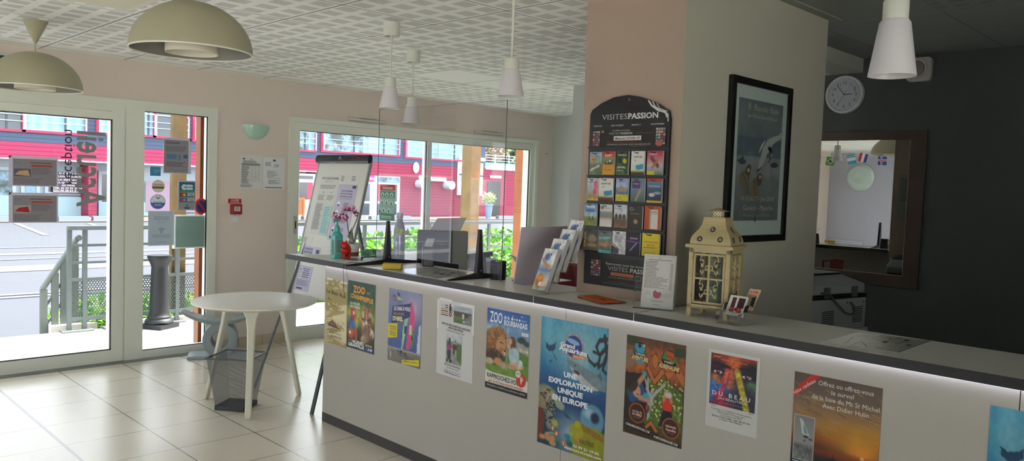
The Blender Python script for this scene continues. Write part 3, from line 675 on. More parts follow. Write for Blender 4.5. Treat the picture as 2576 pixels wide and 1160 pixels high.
rc=thing('reception_counter','long off-white reception counter front with dark kickboard, covered in posters','counter',(2.9,2.5,0))
for (a,c) in ((-.8,.55),(.553,2.329),(2.332,4.37)): obj('front_panel',B().box((XC,a,.06),(XC+.02,c,ZT-.034)),PANEL,rc)
obj('kickboard',B().box((XC+.0,-.8,0),(XC+.016,4.372,.0605)),M('#35312f',.5),rc)
obj('end_panel',B().box((XC+.02,4.35,0),(3.10,4.37,ZT-.034)),PANEL,rc)
obj('end_panel',B().box((3.10,-.8,.0),(3.115,1.95,ZT-.034)),PANEL,rc)
obj('return_panel',B().hexa([(3.12,4.10,.0),(4.2,4.443,.0),(4.19,4.465,.0),(3.11,4.13,.0),(3.12,4.10,ZT-.034),(4.2,4.443,ZT-.034),(4.19,4.465,ZT-.034),(3.11,4.13,ZT-.034)]),M('#8f8a92',.5),rc)
obj('desk_top',B().prism([(3.12,2.53),(4.15,2.53),(4.15,4.40),(3.22,4.10),(3.12,4.05)],.72,.745),M('#b9b7b2',.4),rc)
obj('desk_leg',B().box((4.10,2.56,0),(4.14,2.60,.72)),BLK,rc); obj('desk_leg',B().box((4.10,4.30,0),(4.14,4.34,.72)),BLK,rc)
led=obj('light_strip',B().box((2.672,-.8,ZT-.0346),(2.687,4.37,ZT-.0341)),M('#e6e8ff',.5,emit=LED),None,label='thin white light strip glowing under the front edge of the countertop',cat='light strip')
# ---------------- pendants
def cone_pendant(x,y,zc_,zcan,ztop,zneck,zbot,r0,r1,lab,rc_=.047):
    t=thing('pendant_lamp',lab,'lamp',(x,y,zbot),group=None)
    WH=M('#cfd0c6',.4,spec=.4); FRO=M('#d4d0d4',.35,spec=.5)
    obj('ceiling_canopy',B().lathe([(0,zc_),(rc_,zc_),(rc_,zcan),(rc_-.006,zcan),(rc_-.006,zcan+.02),(0,zcan+.02)],(x,y,0),28),WH,t,smooth=True)
    obj('stem',B().tube([(x,y,zcan+.02),(x,y,ztop)],.0058,10).tube([(x,y,zcan-.03),(x,y,zcan+.02)],.0085,10),WH,t,smooth=True)
    obj('lamp_holder',B().lathe([(0,ztop),(.030,ztop),(.033,ztop-.006),(.033,zneck),(0,zneck)],(x,y,0),24),WH,t,smooth=True)
    obj('lamp_shade',B().lathe([(.02,zneck),(r0-.006,zneck-.0),(r0,zneck-.008),(r1,zbot),(r1-.003,zbot+.001),(r0-.004,zneck-.012),(.02,zneck-.006)],(x,y,0),36,closed=True),FRO,t,smooth=True)
    obj('bulb',B().ball((x,y,zneck-.05),(.022,.022,.035)),M('#e8e8e4',.3),t,smooth=True); return t
cone_pendant(2.700,3.742,ZC,2.385,2.150,2.100,1.975,.037,.060,'left of the two small frosted cone pendants over the far counter end')
cone_pendant(3.365,4.402,ZC,2.385,2.145,2.100,1.963,.038,.062,'smaller frosted cone pendant hanging farthest from the camera over the counter return')
cone_pendant(2.508,2.555,ZC,2.392,2.126,2.080,1.957,.038,.060,'frosted cone pendant hanging alone just left of the brochure pillar')
cone_pendant(2.262,.817,2.56,2.49,2.097,2.042,1.890,.040,.062,'large frosted cone pendant hanging nearest the camera in front of the clock')
def dome(x,y,zr_,lab):
    t=thing('dome_pendant',lab,'lamp',(x,y,zr_)); CRM=M('#a5a188',.5,spec=.35); R=.262; prof=[]
    for k in range(15):
        a=PI/2*k/14; prof.append((R*math.sin(a),.222*math.cos(a)))
    inn=[(r*.985,z*.985+.0) for r,z in prof[::-1]]
    d=obj('dome_shade',B().lathe(prof,(0,0,0),56),CRM,t,smooth=True,world=False)
    obj('inner_shade',B().lathe(inn,(0,0,0),56),M('#8f8c86',.6),t,smooth=True,world=False)
    obj('rim',B().lathe([(R,.002),(R+.001,-.004),(R-.006,-.004),(R-.006,.002)],(0,0,0),56,closed=True),M('#e6e2d6',.4),t,smooth=True,world=False)
    obj('inner_ring',B().lathe([(.112,.055),(.112,-.008),(.109,-.008),(.109,.055)],(0,0,0),40,closed=True),M('#e3dccb',.5),t,smooth=True,world=False)
    obj('bulb',B().ball((0,0,.07),(.03,.03,.045)),M('#efe9dc',.3),t,smooth=True,world=False)
    obj('cable',B().tube([(0,0,.22),(0,0,ZC-zr_-.12)],.0028,8),CRM,t,world=False)
    obj('ceiling_cone',B().lathe([(0,ZC-zr_-.14),(.006,ZC-zr_-.14),(.071,ZC-zr_),(0,ZC-zr_)],(0,0,0),32),CRM,t,smooth=True,world=False); return t
dome(1.346,5.56,2.052,'cream dome pendant over the entrance door, hanging from a cone on the ceiling')
dome(1.482,3.565,2.105,'large cream dome pendant cut by the top of the photo')
# ---------------- ceiling fittings
def disc(x,y,z,r,h,lab,name='smoke_detector',cat='detector'):
    t=thing(name,lab,cat,(x,y,z-h)); obj('body',B().lathe([(0,0),(r*.7,0),(r,h*.55),(r,h),(0,h)],(0,0,0),28),M('#d6d8d4',.4),t,smooth=True,world=False); return t
obj('ceiling_speaker',B().lathe([(0,-.012),(.10,-.012),(.125,-.004),(.125,.0),(0,0)],(6.30,5.66,ZC),32),M('#c9ccca',.5),smooth=True,label='round white flush fitting in the tiled ceiling at the back right corner',cat='ceiling speaker')
disc(4.60,2.13,2.56,.075,.05,'round white ceiling detector half hidden behind the pillar')
fl=thing('ceiling_light','square cream ceiling light panel beside the large dome pendant','lamp',(1.36,4.46,ZC))
obj('frame',B().box((1.1,4.25,ZC-.012),(1.60,4.68,ZC)),M('#d8d4c4',.5),fl); obj('diffuser',B().box((1.14,4.29,ZC-.014),(1.56,4.64,ZC-.011)),M('#cfc7ae',.4),fl)
# ---------------- wall items, window wall
def wrect(x0,z1,x1,z0,y=WY,**k): return Card((x0,y-.004,z1),(x1-x0,0,0),(0,0,z0-z1),thick=.003,**k)
t=thing('wall_lamp','pale green half-round glass wall lamp above the two notices','lamp',(3.412,WY,1.90)); pts=[]
b=B(); n=20; prof=[]; vs=[];fs=[]
for j in range(7):
    ph=PI/2*j/6
    for k in range(n+1):
        a=PI*k/n; vs.append((3.412+.128*math.cos(a),WY-.004-.075*math.sin(a)*math.cos(ph)*1.0 if 0 else WY-.004-.085*math.sin(a)*math.sin(PI/2-ph*.98),2.026-.128*math.sin(a)*math.sin(ph)*1.0))
for j in range(6):
    for k in range(n): fs.append((j*(n+1)+k,j*(n+1)+k+1,(j+1)*(n+1)+k+1,(j+1)*(n+1)+k))
b.add(vs,fs); obj('glass_bowl',b,M('#a9cbbd',.25,spec=.6),t,smooth=True); obj('back_plate',B().box((3.33,WY-.004,1.95),(3.49,WY,2.01)),M('#d8d8d2',.5),t)
cd=wrect(3.268,1.752,3.488,1.448,back='#d6d7d6'); cd.lift=1.5e-4
cd.rect(.08,.24,.9,.31,'#8d8d8f'); cd.text('TARIFS',.5,.13,.022,'#2c2c30',bold=.02); cd.lines(.14,.16,.85,.24,3,'#55565a',seed=2); cd.lines(.08,.33,.45,.86,17,'#4a4a4e',.45,.35,seed=3)
for k in range(8): cd.rect(.08,.325+.062*k,.92,.328+.062*k,'#999'); 
for x in (.5,.64,.78): cd.lines(x+.03,.35,x+.09,.8,8,'#666',.2,.3,seed=int(x*100)); cd.rect(x,.31,x+.003,.82,'#aaa')
cd.lines(.05,.88,.6,.96,4,'#555',.4,seed=9); cd.poly([(.1,.13),(.17,.07),(.24,.13)],'#5a5a5e'); cd.build('notice_sheet','white price list with a grid, the left of two sheets below the half-round lamp','notice')
cd=wrect(3.497,1.742,3.712,1.446,back='#dadce0'); cd.lift=1.5e-4
cd.rect(.45,.06,.57,.12,'#44464c'); cd.lines(.08,.15,.4,.28,6,'#5a5c64',.45,seed=4); cd.lines(.5,.21,.75,.31,4,'#5a5c64',.4,seed=5); cd.lines(.17,.42,.8,.66,9,'#55575f',.35,.5,seed=6); cd.lines(.24,.70,.85,.84,9,'#55575f',.4,.5,seed=7); cd.rect(.08,.93,.9,.955,'#4c4e56')
cd.build('notice_sheet','white typed letter, the right of two sheets beside the window frame','notice')
t=thing('fire_alarm_point','red manual fire alarm call point under its red sign','alarm',(3.23,WY,1.22))
cd=wrect(3.166,1.353,3.290,1.312,back='#c02028'); cd.lift=1.5e-4; cd.text('ALARME',.5,.42,.26,'#f2dede',w=.6,bold=.02); cd.text('INCENDIE',.5,.86,.26,'#f2dede',w=.66,bold=.02); cd.build('alarm_sign',parent=t)
obj('call_box',B().rbox((3.183,-1.305,0),(3.281,-1.215,.045),.008),M('#8f1f26',.4),None) if 0 else None
obj('call_box',B().box((3.183,WY-.045,1.215),(3.281,WY,1.305)),M('#96202a',.4),t,bevel=.006)
cd=Card((3.203,WY-.0455,1.285),(.058,0,0),(0,0,-.042),thick=.001,back='#c9c3bd'); cd.circ(.3,.55,.07,'#222',10); cd.circ(.5,.55,.07,'#222',10); cd.circ(.7,.55,.07,'#222',10); cd.lines(.2,.15,.8,.35,2,'#444'); cd.build('glass_window',parent=t)
t=thing('light_switch','square white light switch under the red alarm box','switch',(3.228,WY,1.137)); obj('plate',B().box((3.187,WY-.009,1.137),(3.27,WY,1.208)),M('#d9dad8',.35),t,bevel=.003); obj('rocker',B().box((3.206,WY-.013,1.153),(3.25,WY-.009,1.193)),M('#e2e3e1',.3),t,bevel=.002)
for (x0,x1,z,lab) in ((4.40,4.83,2.183,'long flat white air vent on the wall above the left part of the window'),(6.09,6.54,2.183,'long flat white air vent above the right part of the window')):
    t=thing('air_vent',lab,'vent',((x0+x1)/2,WY,z-.035)); obj('cover',B().prism([(WY,z-.03),(WY-.03,z-.022),(WY-.035,z-.004),(WY-.012,z+.004),(WY,z+.004)],x0,x1,ax=0),M('#c9cbc2',.45),t); obj('slot',B().box((x0+.13,WY-.028,z+.003),(x1-.1,WY-.014,z+.0055)),M('#77786f',.6),t)
b=B().tube([(7.335,WY,1.985),(7.335,WY-.012,1.985)],.006,8); obj('screw',b,M('#5a564f',.5),label='tiny dark screw in the wall right of the window',cat='screw')
# ---------------- door stickers and sheets on glass
GY=WY-.014
def gcard(tl,br,y=GY,**k):
    a=on(1,y,*tl);c=on(1,y,*br); cd=Card((a.x,y,a.z),(c.x-a.x,0,0),(0,0,c.z-a.z),thick=.0012,**k); cd.lift=1.2e-4; return cd
for (tl,br,lab,col) in (((22,391),(146,470),'upper of two sheets in pale sleeves taped to the door glass','#8a4a3a'),((22,484),(146,560),'lower of two sheets in pale sleeves taped to the door glass','#b02a2a')):
    cd=gcard(tl,br,back='#cfc9dc'); cd.rect(.08,.09,.97,.98,'#8b868e'); cd.poly([(0,0),(.07,0),(0,.1)],'#6a1a3a')
    cd.rect(.1,.42,.44,.68,'#5a5f66' if col=='#8a4a3a' else '#a8a0a0'); cd.poly([(.12,.62),(.2,.5),(.38,.46),(.42,.66)],'#c9a07a' if col=='#8a4a3a' else '#a81e2a')
    cd.rect(.45,.28,.88,.34,'#b0452f'); cd.rect(.42,.2,.86,.225,'#7a3038'); cd.lines(.46,.38,.86,.62,6,'#5f5b63',.35,seed=11); cd.lines(.1,.74,.75,.94,5,'#5f5b63',.3,seed=12); cd.text('Accueil',.18,.25,.05,'#5a6a9a',w=.14); cd.build('notice_sheet',lab,'notice')
# mirrored vinyl lettering "Accueil / réception" reading upwards
def vinyl(txt,bx,tx,y0,y1,col,bold,lab):
    vv,ff=glyphs(txt,bold); a=on(1,GY,bx,(y0+y1)/2); c=on(1,GY,tx,(y0+y1)/2); z0=on(1,GY,bx,y0).z; z1=on(1,GY,bx,y1).z
    x0,x1=vv[:,0].min(),vv[:,0].max(); xs=(c.x-a.x)/cap(); zs=(z1-z0)/(x1-x0)
    bb=B(); vs=[(a.x+v[1]*xs,GY,z0+(v[0]-x0)*zs) for v in vv]; vs2=[(p[0],GY+.0006,p[2]) for p in vs]
    bb.add(vs,ff).add(vs2,[f[::-1] for f in ff]); obj('glass_lettering',bb,M(col,.6),label=lab,cat='lettering')
vinyl('Accueil',195,263,520,329,'#85888a',.02,'large grey back-to-front word running up the door glass')
vinyl('réception',163,190,462,326,'#2f3038',0,'small black back-to-front word running up the door glass')
GY2=WY-.006
cd=gcard((412,345),(480,438),y=GY2,back='#cdc8d6'); cd.rect(.02,.06,.9,.98,'#8f8c94'); cd.poly([(.92,0),(1,0),(1,.1)],'#7a1030'); cd.lines(.08,.12,.6,.18,2,'#3c3a44',.5); cd.lines(.08,.24,.86,.4,5,'#55525c',.35,seed=3); cd.rect(.12,.46,.46,.6,'#5a7aa8'); cd.rect(.52,.46,.62,.62,'#6f8098'); cd.rect(.72,.46,.88,.56,'#3f6490'); cd.lines(.08,.68,.86,.82,5,'#4c4a54',.4,seed=4); cd.path([(.2,.92),(.3,.88),(.4,.93),(.55,.9),(.7,.92),(.8,.88)],.006,'#333'); cd.build('notice_sheet','typed sheet in a sleeve at the top of the narrow glass panel','notice')
def rsticker(tl,br,col,txt,lab,tc='#dfe8f0'):
    cd=gcard(tl,br,y=GY2,back=col); cd.text(txt,.62,.45,.1,tc,w=.6,flip=True); cd.rect(.35,.62,.7,.65,tc); cd.build('sticker',lab,'sticker')
rsticker((378,419),(404,443),'#3f8ab4','cadeaux','square sky blue sticker on the narrow glass panel')
cd=gcard((382,453),(414,484),y=GY2,back='#d9c9b4'); cd.b=B(); cd.b.c=[]; cd.circ(.5,.5,.5,'#b9a58c',28); cd.circ(.5,.5,.46,'#e0d6c6',28); cd.rect(.1,.32,.9,.36,'#b05a4a'); cd.rect(.08,.42,.92,.46,'#b05a4a'); cd.rect(.06,.52,.94,.7,'#5d6e56'); cd.build('sticker','round cream sticker with red and green bands on the narrow glass panel','sticker')
cd=gcard((378,489),(416,526),y=GY2,back='#3f5fa8'); cd.b=B(); cd.b.c=[]; cd.circ(.5,.5,.5,'#4465ae',30); cd.circ(.5,.5,.47,'#e4eaf0',30); cd.ell(.5,.5,.47,.47,'#4b6cb4',20,0,8,172); cd.text('ancv',.5,.55,.12,'#55637a',w=.6,flip=True); cd.path([(.4,.12),(.5,.3),(.66,.1)],.04,'#2f6aa0'); cd.path([(.36,.2),(.5,.3),(.62,.28)],.03,'#2f6aa0'); cd.rect(.3,.68,.7,.72,'#cfd8ec'); cd.rect(.16,.77,.84,.79,'#cfd8ec'); cd.build('sticker','round blue and white bird sticker low on the narrow glass panel','sticker')
cd=gcard((448,454),(491,529),y=GY2,back='#b9c2c4'); cd.rect(.05,.04,.97,.98,'#8f979a'); cd.rect(.08,.05,.96,.38,'#1f5f86'); cd.rect(.08,.3,.96,.38,'#2f8a7a')
cd.ell(.36,.22,.17,.1,'#cfd6d8'); cd.rect(.36,.2,.55,.235,'#1f5f86'); cd.rect(.5,.13,.78,.31,'#cfd6d8'); cd.ell(.76,.175,.1,.045,'#cfd6d8'); cd.ell(.76,.265,.1,.045,'#cfd6d8'); cd.rect(.5,.21,.86,.228,'#1f5f86')
for k in range(2):
    v=.41+.175*k; cd.rect(.1,v,.5,v+.14,'#27304a' if k==0 else '#2c4f86'); cd.circ(.23,v+.07,.09,'#c5402f',16); cd.circ(.37,v+.07,.09,'#e0b04a' if k==0 else '#6a9ad0',16); cd.rect(.54,v,.95,v+.14,'#27304a'); cd.rect(.56,v+.01,.93,v+.115,'#cfd3d6'); cd.text('VISA',.745,v+.095,.055,'#27304a',w=.3,bold=.03)
cd.text('V',.52,.88,.07,'#27304a',bold=.04); cd.rect(.36,.9,.68,.95,'#27457a'); cd.build('payment_sticker','payment cards sticker in blue, green and grey on the narrow glass panel','sticker')
cd=gcard((373,531),(438,617),y=WY-.010,back='#c3d0dc'); cd.rect(.05,.02,.95,.98,'#b4c4d2'); cd.lines(.2,.16,.8,.28,3,'#8aa0b8',.5,al='c'); cd.lines(.3,.32,.7,.36,1,'#8aa0b8',.4,al='c')
for k in range(3): cd.ring(.5,.62,.06+.05*k,.08+.05*k,'#5f7c9c',a0=225,a1=315)
cd.circ(.5,.61,.025,'#4f6c8c',10); cd.lines(.15,.68,.85,.78,3,'#8aa0b8',.5,al='c'); cd.text('Accueil',.5,.92,.05,'#8aa0b8',w=.4,flip=True); cd.build('wifi_notice','pale blue wifi notice fixed low on the narrow glass panel','notice')
# frosted letter box outside the glass
t=thing('letter_box','pale green frosted box with white frame fixed behind the narrow glass panel','letter box',(2.85,WY+.1,1.0))
a=on(1,WY+.05,437,541); c=on(1,WY+.05,518,623)
b=B(); frame_bars(b,a.x,c.x,c.z,a.z,.012,WY+.03,WY+.075); obj('box_frame',b,M('#dfe5e0',.4),t); obj('frosted_front',B().box((a.x+.01,WY+.04,c.z+.01),(c.x-.01,WY+.07,a.z-.01)),M('#93aca2',.35),t)
# ---------------- round table
tb=thing('bistro_table','round white bistro table standing over the mesh waste bin','table',(2.53,4.99,0)); R=.41
b=B().lathe([(0,.742),(R-.012,.742),(R,.736),(R,.730),(R-.03,.716),(0,.712)],(2.53,4.99,-.022),64); obj('tabletop',b,M('#e4e0d8',.4,spec=.45),tb,smooth=True)
LEG=M('#cfccba',.4)
for fx,fy in ((2.335,5.30),(2.342,4.69),(2.885,5.0)):
    d=Vector((fx-2.53,fy-4.99,0)); u=d.normalized(); s_=Vector((-u.y,u.x,0)); vs=[]; top=Vector((2.53,4.99,0))+u*.20
    K=[(.0,.018,.018),(.02,.023,.023),(.35,.024,.024),(.55,.028,.026),(.63,.040,.030),(.672,.062,.04),(.692,.085,.05)]
    ctr=[]
    for z,w,h in K:
        f=z/.692; c=Vector((fx,fy,0)).lerp(top,f)+Vector((0,0,z)); vs+=[c-s_*w-u*h*.55,c+s_*w-u*h*.55,c+s_*w*.8+u*h*.55,c-s_*w*.8+u*h*.55]
    fs=[(0,1,2,3)]+[(4*i+k,4*i+4+k,4*i+4+(k+1)%4,4*i+(k+1)%4) for i in range(len(K)-1) for k in range(4)]+[tuple(4*(len(K)-1)+k for k in (3,2,1,0))]
    obj('leg',B().add(vs,fs),LEG,tb,bevel=.006)
# waste bin
def meshmat():
    m=bpy.data.materials.new('wire_mesh'); m.use_nodes=True; nt=m.node_tree; b=nt.nodes['Principled BSDF']; b.inputs['Base Color'].default_value=(*lin(hx('#6d6f73')),1); b.inputs['Metallic'].default_value=.6; b.inputs['Roughness'].default_value=.35
    tc=nt.nodes.new('ShaderNodeTexCoord'); s=nt.nodes.new('ShaderNodeSeparateXYZ'); nt.links.new(tc.outputs['Object'],s.inputs[0]); x,y,z=s.outputs
    u=math_(nt,'ADD',x,y); p=.0042
    f1=math_(nt,'FRACT',math_(nt,'DIVIDE',math_(nt,'ADD',u,z),p)); f2=math_(nt,'FRACT',math_(nt,'DIVIDE',math_(nt,'SUBTRACT',u,z),p))
    a=math_(nt,'MAXIMUM',math_(nt,'LESS_THAN',f1,.27),math_(nt,'LESS_THAN',f2,.27)); nt.links.new(a,b.inputs['Alpha']); return m
WM=meshmat(); bn=thing('waste_bin','square grey wire mesh waste bin under the round table','waste bin',(2.405,4.985,0),math.radians(-52))
def ringpts(h,z): return [(-h,-h,z),(h,-h,z),(h,h,z),(-h,h,z)]
bot=.098; top_=.143; H_=.355
b=B().add(ringpts(bot,.02)+ringpts(top_,H_),[(0,1,5,4),(1,2,6,5),(2,3,7,6),(3,0,4,7)]); obj('mesh_wall',b,WM,bn,world=False)
MT=M('#5b5d62',.35,metal=.6)
q=ringpts(top_,H_); q.append(q[0]); b=B()
for k in range(4): b.tube([q[k],q[k+1]],.006,8)
for p_ in q[:4]: b.ball(p_,.0065)
obj('rim',b,MT,bn,smooth=True,world=False)
b=B().box((-bot-.004,-bot-.004,0),(bot+.004,bot+.004,.004)); 
for (x0,y0,x1,y1) in ((-bot-.004,-bot-.004,bot+.004,-bot),(-bot-.004,bot,bot+.004,bot+.004),(-bot-.004,-bot,-bot,bot),(bot,-bot,bot+.004,bot)): b.box((x0,y0,.004),(x1,y1,.03))
obj('base_tray',b,M('#3f4146',.4,metal=.5),bn,world=False)
# stool
st=thing('saddle_stool','light grey stool with curved saddle seat on a ring by the wall','stool',(2.985,6.50,0),math.radians(-28))
SG=M('#8f9ba0',.4); b=B(); n=16; vs=[]
for i in range(n+1):
    x=-.32+.64*i/n; z=.325+.085*(abs(x)/.32)**2.0; w=.12*(1-.25*(abs(x)/.32)**3); tk=.036*(1-.45*(abs(x)/.32)**2)
    vs+=[(x,-w,z),(x,w,z),(x,w*.85,z-tk),(x,-w*.85,z-tk)]
fs=[(0,1,2,3),tuple(4*n+k for k in (3,2,1,0))]+[(4*i+k,4*i+4+k,4*i+4+(k+1)%4,4*i+(k+1)%4) for i in range(n) for k in range(4)]
b.add(vs,fs); obj('seat',b,SG,st,world=False,smooth=True,bevel=.008)
b=B(); n=40; vs=[]; zc0=.160
for k in range(n):
    a=2*PI*k/n
    for r,y in ((.142,-.10),(.142,.10),(.072,.10),(.072,-.10)): vs.append((r*math.cos(a)*(1.0),y,zc0+r*math.sin(a)))
fs=[(4*i+k,4*((i+1)%n)+k,4*((i+1)%n)+(k+1)%4,4*i+(k+1)%4) for i in range(n) for k in range(4)]
b.add(vs,fs); obj('ring_base',b,SG,st,world=False,smooth=True,bevel=.006)
obj('foot_plate',B().rbox((-.26,-.115,0),(.26,.115,.028),.02),SG,st,world=False,bevel=.004)
# ---------------- flip chart
fc=thing('flip_chart','tall white flip chart on a tripod with a dark top bar, papers clipped to it','flip chart',(2.85,4.95,0))
YA,YB_=5.275,4.605; TT=Vector((3.175,0,1.70)); BT=Vector((2.952,0,.70)); dv=(BT-TT)
nrm=Vector((-abs(dv.z),0,-dv.x if 0 else 0)); nrm=Vector((dv.z,0,-dv.x)).normalized()  # facing -X and up
if nrm.x>0: nrm=-nrm
P_=lambda y,s,o=0: Vector((TT.x,y,TT.z))+dv*s+nrm*o
b=B().hexa([P_(YA,1,-.012),P_(YB_,1,-.012),P_(YB_,1,0),P_(YA,1,0),P_(YA,0,-.012),P_(YB_,0,-.012),P_(YB_,0,0),P_(YA,0,0)]); obj('board',b,M('#d3d3cc',.3,spec=.5),fc,bevel=.004)
for yy in (YA,YB_): obj('edge_rail',B().bar(P_(yy,0,-.006),P_(yy,1,-.006),.014,.02),M('#a9abad',.4,metal=.4),fc)
b=B(); c0=P_(YA+.01,-.005,.012); c1=P_(YB_-.01,-.005,.012); pr_=[]
for k in range(12): a=2*PI*k/12; pr_.append((math.cos(a)*.020,math.sin(a)*.032))
vs=[];  e2=-dv.normalized()
for c in (c0,c1): vs+=[c+nrm*p[0]+e2*p[1] for p in pr_]
b.add(vs,[tuple(range(11,-1,-1)),tuple(range(12,24))]+[(i,(i+1)%12,12+(i+1)%12,12+i) for i in range(12)]); tbp=obj('clamp_bar',b,M('#22242f',.35),fc,smooth=True,bevel=.002)
cd=Card(P_(5.06,-.022,.0335),Vector((0,-.25,0)),dv.normalized()*.035,thick=.0006,back='#22242f'); cd.path([(.35,.7),(.42,.2),(.5,.25),(.42,.6),(.55,.75)],.012,'#b9bbc0'); cd.ring(.45,.3,.03,.04,'#b9bbc0',12); cd.build('maker_mark',parent=tbp)
cd=Card(P_(4.74,-.02,.0335),Vector((0,-.05,0)),dv.normalized()*.02,thick=.0006,back='#22242f'); cd.poly([(.1,.9),(.3,.1),(.5,.9)],'#c03028'); cd.rect(.6,.4,1,.7,'#c03028'); cd.build('maker_mark',parent=tbp)
DG=M('#4a4d52',.4,metal=.5)
obj('leg',B().bar(P_(5.20,.45,-.02),(2.735,5.38,0),.022,.016),DG,fc)
obj('leg',B().bar(P_(4.66,.45,-.02),(2.712,4.535,0),.022,.016),DG,fc)
obj('leg',B().bar(P_(4.94,.03,-.03),(3.62,4.96,0.0),.026,.02),M('#6f7478',.4,metal=.4),fc)
def fcard(y0,s0,y1,s1,back,o=.0015):
    a=P_(y0,s0,o); return Card(a,Vector((0,y1-y0,0)),dv*(s1-s0),thick=.0008,back=back,lift=1.5e-4)
def hold(cd,lab,cat='notice'): cd.build('notice_sheet',lab,cat)
cd=fcard(5.19,.115,4.95,.555,'#cfcfc9'); cd.text('VOUS ALLEZ ADORER',.5,.06,.028,'#26262a',w=.95,bold=.03); cd.text('Être là !',.5,.11,.022,'#4a8a7a',w=.45)
cd.lines(.05,.16,.95,.23,4,'#4c4c50',.35,seed=3); cd.text('LE MATIN',.3,.29,.012,'#333',bold=.03); cd.text('LE SOIR',.75,.29,.012,'#333',bold=.03); cd.lines(.03,.33,.45,.42,5,'#55555a',.35,seed=4); cd.lines(.55,.33,.95,.42,5,'#55555a',.35,seed=5)
cd.rect(.52,.50,.97,.99,'#a9cfd0'); cd.lines(.56,.53,.93,.96,16,'#5f8f94',.3,seed=6); cd.lines(.03,.48,.46,.92,20,'#4c4c50',.35,seed=7); hold(cd,'large printed programme with bold heading on the flip chart')
cd=fcard(4.93,.11,4.70,.165,'#d3d3ce'); cd.lines(.02,.1,.2,.9,4,'#555',.4); cd.lines(.62,.1,.85,.8,4,'#3f4a50',.4,seed=8); hold(cd,'small white header strip at the top right of the flip chart')
cd=fcard(4.935,.175,4.69,.575,'#b9b6cc'); cd.rect(.74,.02,.93,.07,'#2f3260')
for k,tx in enumerate(('ADOPTEZ ENSEMBLE','POUR SE PROTÉGER','ET PROTÉGER LES AUTRES')): cd.text(tx,.5,.13+.05*k,.022,'#2f3260',w=.6+.03*k,bold=.03)
cd.rect(.2,.255,.8,.262,'#a04060')
for k in range(4): cd.ell(.2,.36+.15*k,.075,.055,'#e8e8ee'); cd.ell(.2,.38+.15*k,.05,.025,'#3a4070'); cd.lines(.4,.33+.15*k,.8,.40+.15*k,3,'#454a68',.4,.4,seed=20+k,al='c')
cd.rect(.1,.93,.6,.97,'#22243a'); hold(cd,'lilac hygiene rules poster on the right half of the flip chart')
cd=fcard(5.255,.575,5.13,.62,'#d3d3ce'); cd.lines(.05,.1,.4,.9,5,'#555',.4); hold(cd,'tiny white slip at the left edge of the flip chart above the counter end')
cd=fcard(5.24,.70,5.03,.955,'#b5b3cc',o=.004) if 0 else fcard(5.24,.64,4.99,.735,'#c3c1da'); cd.rect(.78,.2,.95,.5,'#2f3260'); cd.text('CONSIGNES',.35,.3,.15,'#3a3d66',w=.5,bold=.03); cd.text('SANITAIRES',.35,.55,.15,'#3a3d66',w=.5,bold=.03); cd.lines(.05,.65,.7,.95,3,'#4a4d70',.4); hold(cd,'lilac sheet low on the flip chart just above the countertop')
cd=fcard(5.235,.785,5.04,.965,'#b3b1ca'); cd.ell(.2,.15,.08,.1,'#e8e8e4'); cd.ell(.2,.42,.08,.1,'#e8e8e4'); cd.rect(.17,.1,.23,.22,'#33363a'); cd.rect(.17,.36,.23,.48,'#5a7a3a'); cd.lines(.35,.1,.85,.5,5,'#4a4d70',.4,.4,seed=31,al='c'); cd.lines(.08,.58,.92,.82,5,'#4a4d70',.35,seed=32); cd.rect(.15,.88,.55,.94,'#2a2c50'); hold(cd,'lilac sheet hanging below the countertop edge at the far counter end')

t=thing('exit_sign','green exit light unit cut by the left edge of the photo above the door','exit sign',(1.34,WY,2.29))
obj('housing',B().box((1.22,WY-.05,2.285),(1.452,WY,2.385)),M('#c9cbc6',.4),t,bevel=.008); obj('green_panel',B().box((1.235,WY-.053,2.295),(1.435,WY-.05,2.372)),M('#1f4a3c',.35),t)
# ================================================================= COUNTERTOP THINGS
def Z(px,py,z=ZT): return F(px,py,z)
# acrylic screen
ps=thing('acrylic_screen','tall clear acrylic hygiene screen standing on the countertop','screen',(2.90,3.55,ZT))
y0,y1,zt_=2.975,4.12,2.005; n0,n1,nz=3.32,3.70,1.105
b=B(); 
for (a,c,e,f) in ((y0,n0,ZT+.0,zt_),(n0,n1,nz,zt_),(n1,y1,ZT+.0,zt_)): b.add([(2.8985,a,e),(2.8985,c,e),(2.8985,c,f),(2.8985,a,f)],[(0,1,2,3)])
obj('pane',b,PLEXI,ps)
b=B(); EG=M('#5d5866',.3)
b.box((2.897,y0-.001,ZT),(2.9,y0+.002,zt_)).box((2.897,y1-.001,ZT),(2.9,y1+.001,zt_)).box((2.8975,y0,zt_-.0012),(2.8995,y1,zt_)).box((2.8975,n0,nz-.001),(2.8995,n1,nz+.001)).box((2.8975,n0-.001,ZT),(2.8995,n0+.001,nz)).box((2.8975,n1-.001,ZT),(2.8995,n1+.001,nz))
obj('polished_edge',b,EG,ps)
